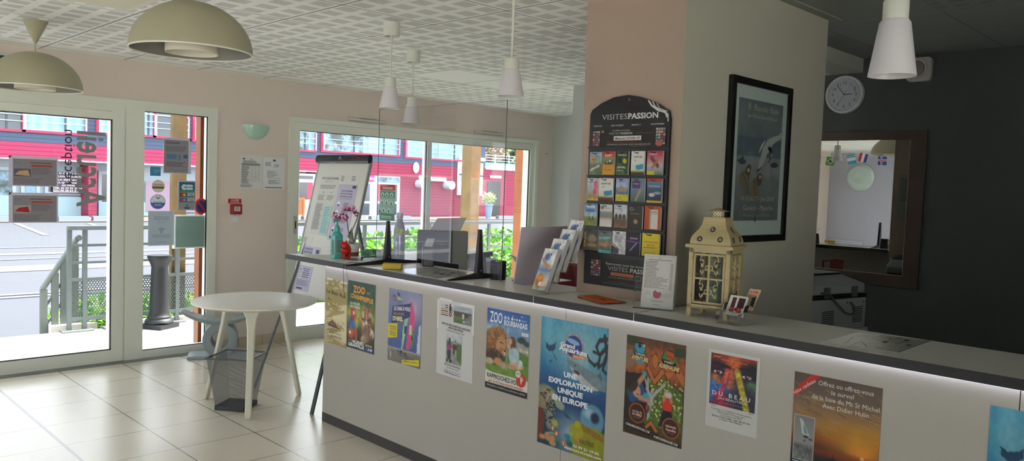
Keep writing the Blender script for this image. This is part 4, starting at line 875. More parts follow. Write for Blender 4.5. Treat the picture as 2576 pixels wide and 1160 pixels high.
def blade(y,lab,x0=2.60,x1=3.20):
    t=thing('screen_stand',lab,'stand',(2.9,y,ZT)); 
    w=.013
    b=B(); b.add([(2.872,y-w,ZT),(2.932,y-w,ZT),(2.909,y-w*.8,1.312),(2.893,y-w*.8,1.312),(2.872,y+w,ZT),(2.932,y+w,ZT),(2.909,y+w*.8,1.312),(2.893,y+w*.8,1.312)],[(0,1,2,3),(7,6,5,4),(0,4,5,1),(1,5,6,2),(2,6,7,3),(3,7,4,0)]); obj('upright',b,BLK,t,bevel=.002)
    b=B(); b.add([(x0,y-.010,ZT),(2.9,y-.018,ZT),(x1,y-.010,ZT),(x1,y+.010,ZT),(2.9,y+.018,ZT),(x0,y+.010,ZT),(x0,y-.006,ZT+.006),(2.9,y-.012,ZT+.034),(x1,y-.006,ZT+.006),(x1,y+.006,ZT+.006),(2.9,y+.012,ZT+.034),(x0,y+.006,ZT+.006)],[(5,4,1,0),(4,3,2,1),(6,7,10,11),(7,8,9,10),(0,1,7,6),(1,2,8,7),(2,3,9,8),(3,4,10,9),(4,5,11,10),(5,0,6,11)]); obj('foot',b,BLK,t)
    for z in (ZT+.045,1.295): obj('bolt',B().tube([(2.905,y-.016,z),(2.905,y-.012,z)],.004,8),M('#c9cbd0',.3,metal=.6),t)
blade(4.0,'black tapered stand holding the far side of the acrylic screen'); blade(3.155,'black tapered stand holding the near side of the acrylic screen',2.68,3.11)
# covid poster in a clear sleeve on the screen
cd=pxcard(0,2.894,(956,463),(994,466),(992,556),(955,553),back='#3f8a70'); cd.lift=1.2e-4
cd.rect(0,0,1,.16,'#b03a32'); cd.lines(.08,.03,.5,.05,1,'#e8dcd8',.6); cd.lines(.15,.08,.85,.14,2,'#e8dcd8',.5,al='c'); cd.rect(0,.17,1,.18,'#cfe0d8'); cd.rect(0,.36,1,.80,'#8fb3a6')
for k,(u,v) in enumerate(((.18,.29),(.48,.29),(.8,.29),(.18,.5),(.48,.5),(.8,.52),(.3,.72),(.65,.73))):
    cd.ell(u,v,.12,.07,'#b9cfc8'); cd.ell(u,v-.02,.03,.018,'#22303a'); cd.ell(u,v+.02,.06,.03,'#3f6a66'); cd.lines(u-.12,v+.075,u+.12,v+.095,2,'#2f4a44',.5)
cd.circ(.04,.77,.06,'#c0483a',14); cd.circ(.95,.9,.06,'#c0483a',14); cd.lines(.15,.88,.85,.96,2,'#dfe8e2',.35,al='c')
cd.build('hygiene_poster','small green and red hygiene poster fixed to the acrylic screen','poster')
# sanitizer bottle
p=Vector((2.80,4.42,ZT)); sb=thing('sanitiser_bottle','teal hand sanitiser pump bottle at the far end of the countertop','bottle',p)
TE=M('#3fa6a0',.3,spec=.5); 
obj('bottle',B().rbox((-.036,-.024,0),(.036,.024,.155),.012,n=4),M('#5fb8b4',.25,spec=.6),sb,world=False,bevel=.006)
obj('shoulder',B().lathe([(.034,.150),(.030,.165),(.018,.175),(0,.175)],n=24),TE,sb,world=False,smooth=True)
b=B().lathe([(.017,.173),(.017,.20),(.011,.215),(.006,.222),(.006,.245),(0,.245)],n=20); b.box((-.028,-.008,.243),(.014,.008,.254)); obj('pump',b,TE,sb,world=False)
cd=Card(p+Vector((-.037,.0,.125)),Vector((0,0,0))+Vector((0.0,-.022,0)),Vector((0,0,-.10)),back='#5f8f86'); cd.lines(.1,.1,.9,.9,8,'#2f4a48',.4); cd.build('label',parent=sb)
cd=Card(p+Vector((-.020,-.0245,.130)),Vector((.048,0,0)),Vector((0,0,-.10)),back='#7fa89f'); cd.lines(.1,.1,.9,.9,9,'#2f4a48',.4); cd.build('label',parent=sb)
# red piggy bank
p=Z(868,650); t=thing('piggy_bank','small red piggy shaped money box between the sanitiser bottle and the orchid','money box',p); RD=M('#c8201c',.25,spec=.6)
obj('body',B().ball((0,0,.058),(.042,.036,.045)),RD,t,smooth=True,world=False); obj('head',B().ball((-.02,-.025,.085),(.028,.026,.027)).ball((-.032,-.045,.08),(.012,.01,.010)),RD,t,smooth=True,world=False)
b=B(); 
for sx in (-.035,-.005): b.tube([(sx,-.02,.105),(sx,-.022,.12)],[.009,.002],8)
obj('ears',b,RD,t,world=False); b=B()
for sx in (-.02,.02):
    for sy in (-.018,.018): b.tube([(sx,sy,.0),(sx,sy,.03)],.010,8)
obj('feet',b,RD,t,world=False)
# orchid
p=Z(889,644); t=thing('orchid','purple orchid in a small clear pot with brown soil on the countertop','plant',p)
obj('pot',B().lathe([(0,.0),(.033,0),(.040,.088),(.042,.09),(.038,.09),(.036,.03),(0,.03)],n=28),M('#c9cac6',.3),t,smooth=True,world=False); obj('soil',B().lathe([(.0,.001),(.0345,.001),(.0365,.028),(0,.028)],n=24),M('#7a4026',.8),t,world=False)
LF=M('#75806a',.4); LF2=M('#2c3426',.4)
def leaf(bb,pts,w,m):
    pts=[Vector(q) for q in pts]; n=len(pts); vs=[]
    for i,q in enumerate(pts):
        d=(pts[min(i+1,n-1)]-pts[max(i-1,0)]).normalized(); a=d.cross(Vector((0,0,1))); a=a.normalized() if a.length>.05 else Vector((1,0,0)); ww=w*math.sin(PI*(.12+.88*i/(n-1)))
        vs+=[q-a*ww,q+a*ww]
    bb.add(vs,[(2*i,2*i+1,2*i+3,2*i+2) for i in range(n-1)],m)
for pts,w,m in (([(0,0,.085),(-.03,.0,.13),(-.035,-.01,.17),(-.02,-.012,.205)],.024,LF),([(0,0,.085),(-.02,-.02,.075),(-.05,-.035,.10),(-.045,-.035,.135)],.022,LF),([(0,0,.09),(.03,-.03,.12),(.08,-.075,.135),(.13,-.12,.13)],.010,LF2),([(0,0,.09),(.03,-.02,.09),(.06,-.05,.06),(.085,-.07,.01)],.012,BLK),([(0,0,.09),(.02,-.02,.14),(.04,-.03,.175)],.013,LF2)):
    bb=B(); leaf(bb,pts,w,m); obj('leaf',bb,None,t,world=False)
FL=[M('#b0487f',.5),M('#d98fb8',.5),M('#8a2a5a',.5),M('#e0b4cc',.5)]
for pts,ends in (([(0,0,.09),(-.03,.02,.16),(-.035,.035,.235),(-.06,.055,.262),(-.10,.09,.25)],7),([(0,0,.09),(-.01,.01,.17),(.01,-.01,.24),(.02,-.015,.285),(-.005,.01,.305),(-.04,.04,.31)],7)):
    obj('flower_stem',B().tube(pts,.003,6),M('#3a3426',.6),t,world=False)
    q=random.Random(ends+len(pts))
    P2=[Vector(v) for v in pts]
    for k in range(ends):
        c=P2[-1].lerp(P2[-2],k*.28) if k<4 else P2[-2].lerp(P2[-3],(k-4)*.2); c=c+Vector((q.uniform(-.02,.02),q.uniform(-.02,.02),q.uniform(-.022,.022))); bb=B()
        for j in range(5):
            a=2*PI*j/5+q.random(); r=.014; bb.ball((c.x+.6*r*math.cos(a),c.y-.6*r*math.cos(a),c.z+r*math.sin(a)),(.008,.008,.009),FL[q.randrange(4)],6,4)
        obj('flower',bb,None,t,world=False,smooth=True)
# steel bottle with yellow-green flower behind it
p=Vector((3.075,4.115,ZT)); t=thing('steel_bottle','tall brushed grey drinking bottle standing behind the acrylic screen','bottle',p)
obj('bottle',B().lathe([(0,0),(.034,0),(.037,.01),(.037,.20),(.030,.235),(.020,.262),(.018,.28)],n=32),M('#8f9aa8',.3,metal=.5),t,smooth=True,world=False); obj('cap',B().lathe([(0,.277),(.021,.277),(.021,.315),(0,.315)],n=24),M('#9aa0aa',.35,metal=.4),t,world=False)
t=thing('orchid_flower','drooping yellow-green flower in front of the grey bottle','flower',(3.03,4.06,ZT)); obj('stem',B().tube([(0,0,0),(.0,.01,.12),(-.01,.03,.20)],.003,6),M('#6f7a4a',.5),t,world=False)
bb=B(); 
for dx,dz,r in ((-.03,.20,.022),(.0,.205,.016),(.03,.19,.02),(-.01,.185,.014),(.052,.182,.012)): bb.ball((dx*.7,-dx*.7-.03,dz),(r,.010,r*.8),M('#b9bf52',.5),10,6)
obj('petals',bb,None,t,world=False,smooth=True)
# green baskets
for i,(x,y,w,lab) in enumerate(((Z(938,650).x,Z(938,650).y,.13,'green slotted plastic basket behind the far screen stand'),(Z(986,656).x-.02,Z(986,656).y+.02,.13,'green slotted basket holding a pale box, right against the far screen stand'))):
    t=thing('plastic_basket',lab,'basket',(x,y,ZT)); GB=M('#4f8a72',.5); b=B(); h=.052; l=.09
    for k in range(4):
        z0=.004+k*.013; b.box((-w/2,-l/2,z0),(w/2,-l/2+.003,z0+.008)).box((-w/2,l/2-.003,z0),(w/2,l/2,z0+.008)).box((-w/2,-l/2,z0),(-w/2+.003,l/2,z0+.008)).box((w/2-.003,-l/2,z0),(w/2,l/2,z0+.008))
    for k in range(9): xx=-w/2+w*k/8; b.box((xx-.002,-l/2-.0005,0),(xx+.002,-l/2+.0025,h)).box((xx-.002,l/2-.0025,0),(xx+.002,l/2+.0005,h))
    b.box((-w/2,-l/2,0),(w/2,l/2,.003)).box((-w/2-.003,-l/2-.003,h),(w/2+.003,-l/2,h+.004)).box((-w/2-.003,l/2,h),(w/2+.003,l/2+.003,h+.004)).box((-w/2-.003,-l/2,h),(-w/2,l/2,h+.004)).box((w/2,-l/2,h),(w/2+.003,l/2,h+.004))
    obj('slotted_body',b,GB,t,world=False); t.rotation_euler=(0,0,.3*(1-2*i))
bx_=Z(986,656)+Vector((-.02,.02,0)); obj('small_box',B().box((bx_.x-.035,bx_.y-.025,ZT+.006),(bx_.x+.035,bx_.y+.025,ZT+.078)),M('#c9a894',.6),label='small pinkish box sitting in the right green basket',cat='box',bevel=.003)
obj('tissue_pack',B().rbox((2.845,4.09,ZT),(2.935,4.19,ZT+.022),.008),M('#cfcfca',.5),label='flat white pack lying left of the far screen stand foot',cat='pack',bevel=.004)
obj('booklet',B().box((2.93,4.22,ZT),(3.06,4.33,ZT+.010)),M('#2a2c30',.4),label='dark booklet lying below the orchid pot',cat='booklet')
p=Z(812,664); cd=Card((2.80,4.36,ZT+.0015),(.13,.02,0),(.03,-.13,0),back='#4a6f80',n=(0,0,1)); cd.grid(.0,.0,.45,1,'#5f4a5c',2,2); cd.build('flyer','dark teal flyer lying beside the orchid pot','flyer')
# sponge / note block
t=obj('note_block',B().box((-.055,-.04,0),(.055,.04,.030)),M('#c9ad3a',.7),label='thick yellow note block on the countertop at the foot of the acrylic screen',cat='note block',bevel=.002); t.location=(2.755,3.745,ZT+.003); t.rotation_euler=(0,0,-.75)
# keyboard-like grey calculator, maps under clear pads
def deskmat(pts,lab,seed,dark=False):
    a,b_,c,d=[Vector(q) for q in pts]; cc=(a+b_+c+d)/4; r=((b_-a)+(c-d))/2; dn=((d-a)+(c-b_))/2; cd=Card(cc-r/2-dn/2+Vector((0,0,.0018)),r,dn,thick=.0016,back='#a9aaa8',n=(0,0,1),lift=5e-5)
    cd.rect(.01,.01,.99,.99,'#b6b7b3'); q=random.Random(seed); cd.rect(.0,0,.012,1,'#66686a'); cd.rect(.0,.985,1,1,'#66686a')
    cd.rect(.05,.36,.95,.375,'#6a6b6c') if not dark else None
    for k in range(26):
        u=q.uniform(.03,.9); v=q.uniform(.03,.93); cd.line((u,v),(min(.98,u+q.uniform(-.3,.3)),min(.97,max(.03,v+q.uniform(-.2,.2)))),q.uniform(.004,.012),q.choice(['#77787a','#8d8e90','#5a5b5e','#c9c9c6']))
    for k in range(7): u=q.uniform(.3,.85); v=q.uniform(.45,.9); cd.rect(u,v,u+.1,v+.06,q.choice(['#6d7074','#8a8d90','#55585c','#9fa09f']))
    cd.rect(.45,.5,.99,.97,'#87898b') if 0 else None
    cd.build('town_map',lab,'map',rough=.18,spec=.6); return cd
deskmat((Z(2066,862)+Vector((0,0,0)),Z(2150,838),Z(2345,858),Z(2255,889)),'large black and white map lying on the countertop at the right',5)
deskmat((Vector((2.69,3.70,ZT)),Vector((3.05,3.72,ZT)),Vector((3.03,3.28,ZT)),Vector((2.70,3.27,ZT))),'glossy map sheet lying on the countertop under the acrylic screen',9)
# pen pot
p=Vector((2.97,3.075,ZT)); t=thing('pen_pot','black wire pen pot right of the near screen stand','pen pot',p); WP=M('#121214',.35)
b=B().lathe([(0,0),(.042,0),(.042,.004),(0,.004)],n=28)
for k in range(28): a=2*PI*k/28; b.bar((.042*math.cos(a),.042*math.sin(a),0),(.042*math.cos(a),.042*math.sin(a),.1),.0062,.002,up=(math.cos(a),math.sin(a),0))
for z in (.0,.02,.04,.06,.08,.097): b.lathe([(.0435,z),(.0435,z+.005),(.041,z+.005),(.041,z)],n=28,closed=True)
obj('wire_body',b,WP,t,world=False); obj('liner',B().lathe([(.039,.003),(.039,.095),(.038,.095),(.038,.003)],n=24,closed=True),M('#222226',.5),t,world=False)
# card terminal
t=thing('card_terminal','black payment terminal behind the acrylic screen with a white slip sticking out','payment terminal',(3.06,3.80,ZT)); 
obj('body',B().hexa([(-.035,-.06,0),(.035,-.06,0),(.035,.06,0),(-.035,.06,0),(-.033,-.05,.11),(.033,-.05,.11),(.033,.03,.14),(-.033,.03,.14)]),M('#29262e',.4),t,world=False,bevel=.006)
obj('receipt',B().hexa([(-.025,-.02,.12),(.025,-.02,.12),(.025,-.018,.12),(-.025,-.018,.12),(-.012,-.06,.175),(.036,-.06,.175),(.036,-.058,.175),(-.012,-.058,.175)]),M('#cfcdd4',.5),t,world=False)
t.rotation_euler=(0,0,-.6); 
# monitor on the low desk + papers
mo=thing('computer_monitor','dark computer monitor seen from behind on the desk below the countertop','monitor',(3.315,3.965,.745)); MB_=M('#1b1922',.5)
mo.rotation_euler=(0,0,-.72)
obj('screen_case',B().box((-.165,-.03,.20),(.165,.02,.505)),MB_,mo,world=False,bevel=.01); obj('neck',B().box((-.03,.015,.01),(.03,.035,.25)),MB_,mo,world=False); obj('foot',B().rbox((-.11,-.05,0),(.11,.11,.012),.03),MB_,mo,world=False)
pa=thing('paper_stack','loose stack of pale papers leaning on top of the dark monitor','papers',(3.30,3.975,1.252)); pa.rotation_euler=(0,0,-.72)
for k in range(3): obj('sheet',B().hexa([(-.06-.004*k,-.03+.006*k,.0),(.13,-.03+.006*k,-.012+.012),(.13,-.026+.006*k,0),(-.06,-.026+.006*k,0),(-.02+.005*k,.0+.008*k,.075-.006*k),(.17,.0+.008*k,.085),(.17,.004+.008*k,.085),(-.02,.004+.008*k,.075)]),M('#a9a4ae' if k==0 else '#c9c5cc',.6),pa,world=False)
# magazine files, pink folder, carton
for i,(y,x,col,lab) in enumerate(((4.06,3.50,'#9c94a6','grey lilac magazine file on the low desk behind the screen'),(4.015,3.575,'#d02a74','bright pink folder standing on the low desk'),(3.97,3.65,'#a58a8c','brownish file box with a printed label on the low desk'),(3.925,3.725,'#b9b6c6','pale magazine file nearest the near screen stand'))):
    t=thing('magazine_file',lab,'file',(x,y,.745),.85); h=(.27,.22,.28,.30)[i]
    bb=B(); bb.prism([(-.12,0),(.12,0),(.12,h),(-.03,h*.96),(-.12,h*.6)],-.035,.035,ax=1); obj('case',bb,M(col,.5),t,world=False)
    cd=Card((-.1205,.02,h*.45),(0,-.04,0),(0,0,-.06),back='#d6d4da',n=(-1,0,0)); cd.b.v=[tuple(MW[t.name]@Vector(v)) for v in cd.b.v]; cd.build('label',parent=t)
t=thing('carton','open white cardboard carton with raised flaps on the low desk','box',(3.92,3.66,.745),-.6); CB=M('#cfcdc9',.6); b=B()
for (a,c) in (((-.11,-.13,0),(.11,-.125,.24)),((-.11,.125,0),(.11,.13,.24)),((-.11,-.13,0),(-.105,.13,.24)),((.105,-.13,0),(.11,.13,.24)),((-.11,-.13,0),(.11,.13,.005))): b.box(a,c)
obj('body',b,CB,t,world=False); obj('flap',B().hexa([(-.11,-.13,.24),(-.105,-.13,.24),(-.105,.13,.24),(-.11,.13,.24),(-.175,-.12,.335),(-.17,-.12,.337),(-.17,.12,.337),(-.175,.12,.335)]),CB,t,world=False)
obj('flap',B().hexa([(-.10,.13,.24),(.10,.13,.24),(.10,.134,.24),(-.10,.134,.24),(-.09,.17,.345),(.09,.17,.345),(.09,.174,.345),(-.09,.174,.345)]),M('#5a4030',.7),t,world=False)
b=B().tube([(3.12,3.0,ZT+.003),(3.05,3.02,ZT+.004),(2.99,2.98,ZT+.003)],.0035,6); obj('pen',b,BLK,label='black pen lying right of the pen pot',cat='pen')
# grey backed sign plate
a=Vector((2.90,2.885,ZT)); dr=Vector((.40,.035,0)); up_=Vector((.0,-.045,.30))
sp=thing('sign_holder','lilac-grey sign plate leaning on the countertop behind the brochure tiers','sign holder',a)
nn=dr.cross(up_).normalized()*.003
P4=[a,a+dr,a+dr+up_,a+up_]; b=B().add([q-nn for q in P4]+[q+nn for q in P4],[(0,1,2,3),(7,6,5,4),(0,4,5,1),(1,5,6,2),(2,6,7,3),(3,7,4,0)]); obj('plate',b,M('#cbc4d2',.5),sp)
b=B().hexa([a+Vector((0,0,0)),a+dr,a+dr+Vector((0,-.09,0)),a+Vector((0,-.09,0)),a+Vector((0,0,.003)),a+dr+Vector((0,0,.003)),a+dr+Vector((0,-.09,.003)),a+Vector((0,-.09,.003))]); obj('foot',b,ACRYL,sp)
# brochure tiers
BR0=Vector((2.755,2.60,ZT+.012)); wv=Vector((-.13,-.99,0)).normalized(); bn_=Vector((wv.y,-wv.x,0)); # bn_ points -X side
if bn_.x>0: bn_=-bn_
lean=math.radians(21); upv=(-bn_*math.sin(lean)+Vector((0,0,1))*math.cos(lean))
hs=thing('brochure_stand','clear acrylic four-tier brochure stand beside the pillar','stand',BR0+wv*.05-Vector((0,0,.012)))
TIER=Vector((.058,-.004,.046))
fn=bn_*math.cos(lean)+Vector((0,0,1))*math.sin(lean)
for k in range(4):
    o_=BR0+TIER*k; b=B(); w=.105
    # back plate, floor, low front lip, sides
    q0=o_-wv*.003-fn*.012; b.add([q0,q0+wv*w,q0+wv*w+upv*.17,q0+upv*.17],[(0,1,2,3)])
    q1=o_-wv*.003+fn*.022
    b.add([q1,q1+wv*w,q1+wv*w+upv*.035,q1+wv*(w-.02)+upv*.022,q1+wv*.028+upv*.022,q1+wv*.018+upv*.075,q1+upv*.075],[(0,1,2,3,4,5,6)])
    b.add([q0,q0+wv*w,q1+wv*w,q1],[(0,1,2,3)]); b.add([q0,q1,q1+upv*.075,q0+upv*.1],[(0,1,2,3)]); b.add([q0+wv*w,q1+wv*w,q1+wv*w+upv*.035,q0+wv*w+upv*.08],[(0,1,2,3)])
    obj('tier',b,ACRYL,hs)
s0=BR0+TIER*3-fn*.02+wv*.1; b=B().add([s0+upv*.1,s0+upv*.1-wv*.1,Vector((s0.x+.12,s0.y+.1,ZT)),Vector((s0.x+.12,s0.y,ZT))],[(0,1,2,3)]); obj('back_support',b,ACRYL,hs)
def brochure_art(c,var):
    cv=Canvas(26,54); cv.grad([(0,'#e6e6e4'),(.35,'#dfe2e6'),(.5,'#7f96b8'),(.6,'#a9b9cc'),(.75,'#dcd8cf'),(1,'#cfe0cc')])
    cv.ell(.4,.2,.22,.09,'#5f78b0',.6); cv.ell(.62,.13,.06,.03,'#3a4a6a',.4); cv.line((.1,.27),(.7,.45),.05,'#b08a78',.8); cv.ell(.62,.42,.25,.05,'#d99a6a',.6); cv.ell(.35,.78,.3,.16,'#c9742c',.5); cv.ell(.3,.72,.16,.07,'#e0a04a',.5); cv.noise(.12,var,10)
    c.pic(.0,.0,1,1,cv); c.text('EN BRETAGNE',.55,.55,.05,'#5f82b8',w=.8,bold=.02); c.text('St-Malo',.8,.09,.022,'#4a72a8',w=.28); c.rect(.35,.8,.75,.9,'#e8e4de'); c.lines(.55,.66,.95,.95,7,'#c9a890',.5,seed=var)
labs=['front brochure stack in the lowest tier of the acrylic stand','brochure stack in the second tier from the front','brochure stack in the third tier from the front','rearmost and highest brochure stack of the acrylic stand']
for k in range(4):
    o_=BR0+TIER*k+fn*.016; th=.022
    cd=Card(o_+upv*.212+wv*(.0 if k else .004),wv*(.099 if k else .095),-upv*.21,thick=th,back='#b9b6b2',n=fn); brochure_art(cd,3+k); cd.build('brochure_stack',labs[k],'brochures',group=None)
# orange flyers
t=thing('flyer_stack','fanned pile of orange flyers on the countertop in front of the pillar','flyers',(2.84,2.25,ZT))
for k,(ang,col) in enumerate(((.15,'#5a6a3a'),(.05,'#4a4a48'),(-.12,'#b9532a'),(-.02,'#c9652c'))):
    c_,s_=math.cos(ang-.25),math.sin(ang-.25); r=Vector((c_*.105,s_*.105,0)); d=Vector((s_*.21,-c_*.21,0)); cd=Card(Vector((2.80,2.36,ZT+.003+.003*k)),r,d,thick=.0022,back=col,n=(0,0,1)); cd.ell(.4,.7,.15,.08,'#3a2a20',14) if k==3 else None; cd.build('flyer',parent=t)
# menu holder
a=Vector((2.785,2.030,ZT)); dr=Vector((.062,-.165,0)); dn=dr.normalized(); lf_=Vector((dn.y,-dn.x,0)); 
if lf_.x>0: lf_=-lf_
up_=(Vector((0,0,1))-lf_*.16).normalized()
mh=thing('menu_holder','clear acrylic holder with a printed price list, left of the lantern','menu holder',a+dr/2)
q0=a-lf_*.026; q1=a; b=B(); hh=.232
b.add([q0,q0+dr,q0+dr+up_*hh,q0+up_*hh],[(0,1,2,3)]); b.add([q1,q1+dr,q1+dr+up_*.125,q1+dr*.36+up_*.045,q1+dr*.17+up_*.075,q1+dr*.15+up_*.135,q1+up_*.135],[(0,1,2,3,4,5,6)])
b.add([q0,q1,q1+up_*.135,q0+up_*.16],[(0,1,2,3)]); b.add([q0+dr,q1+dr,q1+dr+up_*.125,q0+dr+up_*.16],[(0,1,2,3)]); b.add([q0,q0+dr,q1+dr,q1],[(0,1,2,3)]); obj('acrylic_body',b,ACRYL,mh)
cd=Card(a-lf_*.008+dr*.17+up_*.238,dr*.80,-up_*.232,thick=.016,back='#c9c7c3',n=lf_*1+Vector((0,0,.16)),lift=1e-4)
cd.rect(.05,.03,.95,.035,'#8a8886'); cd.text('MENU',.5,.065,.013,'#333',bold=.02); cd.rect(.05,.085,.95,.088,'#8a8886'); cd.lines(.15,.095,.9,.11,1,'#555',.6); cd.lines(.06,.125,.5,.42,11,'#55524f',.32,.35,seed=41); cd.lines(.06,.42,.82,.64,9,'#55524f',.3,.4,seed=42); cd.lines(.84,.16,.93,.66,20,'#55524f',.3,.2,seed=43)
cd.poly([(.36,.70),(.42,.66),(.5,.70),(.6,.69),(.63,.74),(.58,.80),(.46,.82),(.37,.78)],'#a8566a'); cd.lines(.1,.7,.3,.78,2,'#8a8886',.2); cd.lines(.66,.72,.95,.8,3,'#8a8886',.2); cd.lines(.3,.86,.7,.9,1,'#8a8886',.3,al='c'); cd.lines(.4,.93,.6,.96,1,'#8a8886',.3,al='c')
cd.build('price_list','white price list with a dusky pink blot standing in the acrylic holder','menu')
# lantern
LC=Vector((2.914,1.711,ZT)); la=thing('lantern','cream metal candle lantern with scrollwork and flower-pierced roof','lantern',LC,math.radians(-78)); CRL=M('#b5a57a',.5,noise=.06,scale=12); h=.0865; GLT=pane_mat('lantern_glass',(.78,.84,.80),1.8)
b=B(); 
for sx in (-1,1):
    for sy in (-1,1): b.box((sx*h-.009*(1+sx),sy*h-.009*(1+sy),0),(sx*h+.009*(1-sx),sy*h+.009*(1-sy),.285))
for z0,z1 in ((.035,.052),(.266,.285)):
    for (x0,y0,x1,y1) in ((-h,-h,h,-h+.016),(-h,h-.016,h,h),(-h,-h,-h+.016,h),(h-.016,-h,h,h)): b.box((x0,y0,z0),(x1,y1,z1))
b.box((-h,-h,.036),(h,h,.042)); obj('frame',b,CRL,la,world=False)
def scroll(bb,f):  # f maps (u,v)->3D ; scrolls on one face, u in -1..1, v in 0..1
    def arc(cu,cv,r,a0,a1,n=9,fl=1): return [f(cu+fl*r*math.cos(math.radians(a0+(a1-a0)*k/n))/1.0,cv+r*.36*math.sin(math.radians(a0+(a1-a0)*k/n))) for k in range(n+1)]
    for s_ in (-1,1):
        for v0 in (0.0,.5):
            for (cu,cv,r,a0,a1) in ((.42,.40+v0,.40,-10,95),(.62,.36+v0,.16,60,330),(.32,.10+v0,.34,0,120),(.60,.17+v0,.14,180,400),(.22,.25+v0,.14,-120,150)):
                bb.tube([f(s_*(cu+r*math.cos(math.radians(a0+(a1-a0)*k/9))*.9-.05),cv*1.0+r*.30*math.sin(math.radians(a0+(a1-a0)*k/9))-.02) for k in range(10)],.0026,5)
            cu,cv=.55,.27+v0
            p=f(s_*cu,cv); bb.ball(p,(.0065,.0065,.0065),None,6,4)
def face_parts(rot,door):
    R_=Matrix.Rotation(rot,3,'Z'); T=lambda x,y,z: tuple(R_@Vector((x,y,z)))
    f=lambda u,v: T(u*(h-.034),-h+.004,.062+v*.196)
    b=B(); w=.0085; z0,z1=.056,.262; xx=h-.020
    for (x0,z0_,x1,z1_) in ((-xx,z0,xx,z0+w),(-xx,z1-w,xx,z1),(-xx,z0,-xx+w,z1),(xx-w,z0,xx,z1),(-.004,z0,.004,z1),(-xx,.156,xx,.163)):
        pts=[T(x0,-h+.001,z0_),T(x1,-h+.001,z0_),T(x1,-h+.008,z0_),T(x0,-h+.008,z0_),T(x0,-h+.001,z1_),T(x1,-h+.001,z1_),T(x1,-h+.008,z1_),T(x0,-h+.008,z1_)]; b.hexa(pts)
    d=obj('lantern_door' if door else 'side_panel',b,CRL,la,world=False)
    b=B(); scroll(b,f); obj('scrollwork',b,CRL,d,world=False,smooth=True)
    b=B().add([T(-xx,-h+.010,z0),T(xx,-h+.010,z0),T(xx,-h+.010,z1),T(-xx,-h+.010,z1)],[(0,1,2,3)]); obj('glass',b,GLT,d,world=False)
    if door:
        b=B()
        for z in (.08,.235): b.tube([T(-xx-.004,-h-.003,z),T(-xx-.004,-h-.003,z+.016)],.003,8)
        b.box(T(xx-.002,-h-.006,.155),T(xx+.022,-h+.002,.164)); obj('hinge',b,CRL,d,world=False)
for k in range(4): face_parts(k*PI/2,k==0)
# NOTE local -y is turned so that the door face looks at the camera side
b=B(); sq=lambda r,z: [(-r,-r,z),(r,-r,z),(r,r,z),(-r,r,z)]
lv=[(h+.013,.285),(h+.013,.298),(h-.001,.300),(h-.0015,.312),(h-.004,.324),(h-.010,.337),(h-.019,.350),(h-.029,.364),(h-.036,.380),(h-.040,.396),(h-.042,.412),(.0,.413)]
vs=[]; 
for r,z in lv: vs+=sq(max(r,.001),z)
fs=[(3,2,1,0)]+[(4*i+k,4*i+(k+1)%4,4*i+4+(k+1)%4,4*i+4+k) for i in range(len(lv)-1) for k in range(4)]
b.add(vs,fs); rf=obj('roof',b,CRL,la,world=False)
b=B(); PUR=M('#2c2438',.6)
for kf in range(4):
    R_=Matrix.Rotation(kf*PI/2,3,'Z')
    for (u,z,rr) in ((-.045,.322,.0),(.040,.324,.0),(.0,.362,.0)):
        r=np.interp(z,[q[1] for q in lv[2:]],[q[0] for q in lv[2:]])+.0012
        for k in range(8):
            a=2*PI*k/8; dx=.0085*math.cos(a); dz=.0085*math.sin(a); rr=np.interp(z+dz,[q[1] for q in lv[2:]],[q[0] for q in lv[2:]])+.0012
            c=R_@Vector((u+dx,-rr,z+dz)); b.ball(c,(.0034,.0014,.0034),None,7,4,rot=R_)
obj('pierced_flower',b,PUR,rf,world=False)
b=B().lathe([(.0,.412),(.024,.412),(.024,.437),(.0,.437)],n=24); ch=obj('chimney',b,M('#d6c9a4',.5),la,world=False,smooth=False)
b=B()
for j in range(3):
    for k in range(12): a=2*PI*(k+.5*(j%2))/12; b.ball((.0242*math.cos(a),.0242*math.sin(a),.418+.0065*j),.0022,None,6,4)
obj('pierced_hole',b,PUR,ch,world=False)
b=B().add(sq(.036,.437)+[(0,0,.452)]+sq(.036,.4355),[(0,1,4),(1,2,4),(2,3,4),(3,0,4),(8,7,6,5),(5,6,1,0),(6,7,2,1),(7,8,3,2),(8,5,0,3)]); b.lathe([(0,.45),(.004,.452),(.002,.458),(0,.459)],n=10); obj('cap',b,M('#a59a72',.5),la,world=False)
obj('pillar_candle',B().lathe([(0,ZT+.043),(.036,ZT+.043),(.036,ZT+.125),(0,ZT+.123)],(LC.x,LC.y,0),28),M('#9fb0a0',.5),label='pale green pillar candle inside the cream lantern',cat='candle',smooth=False)
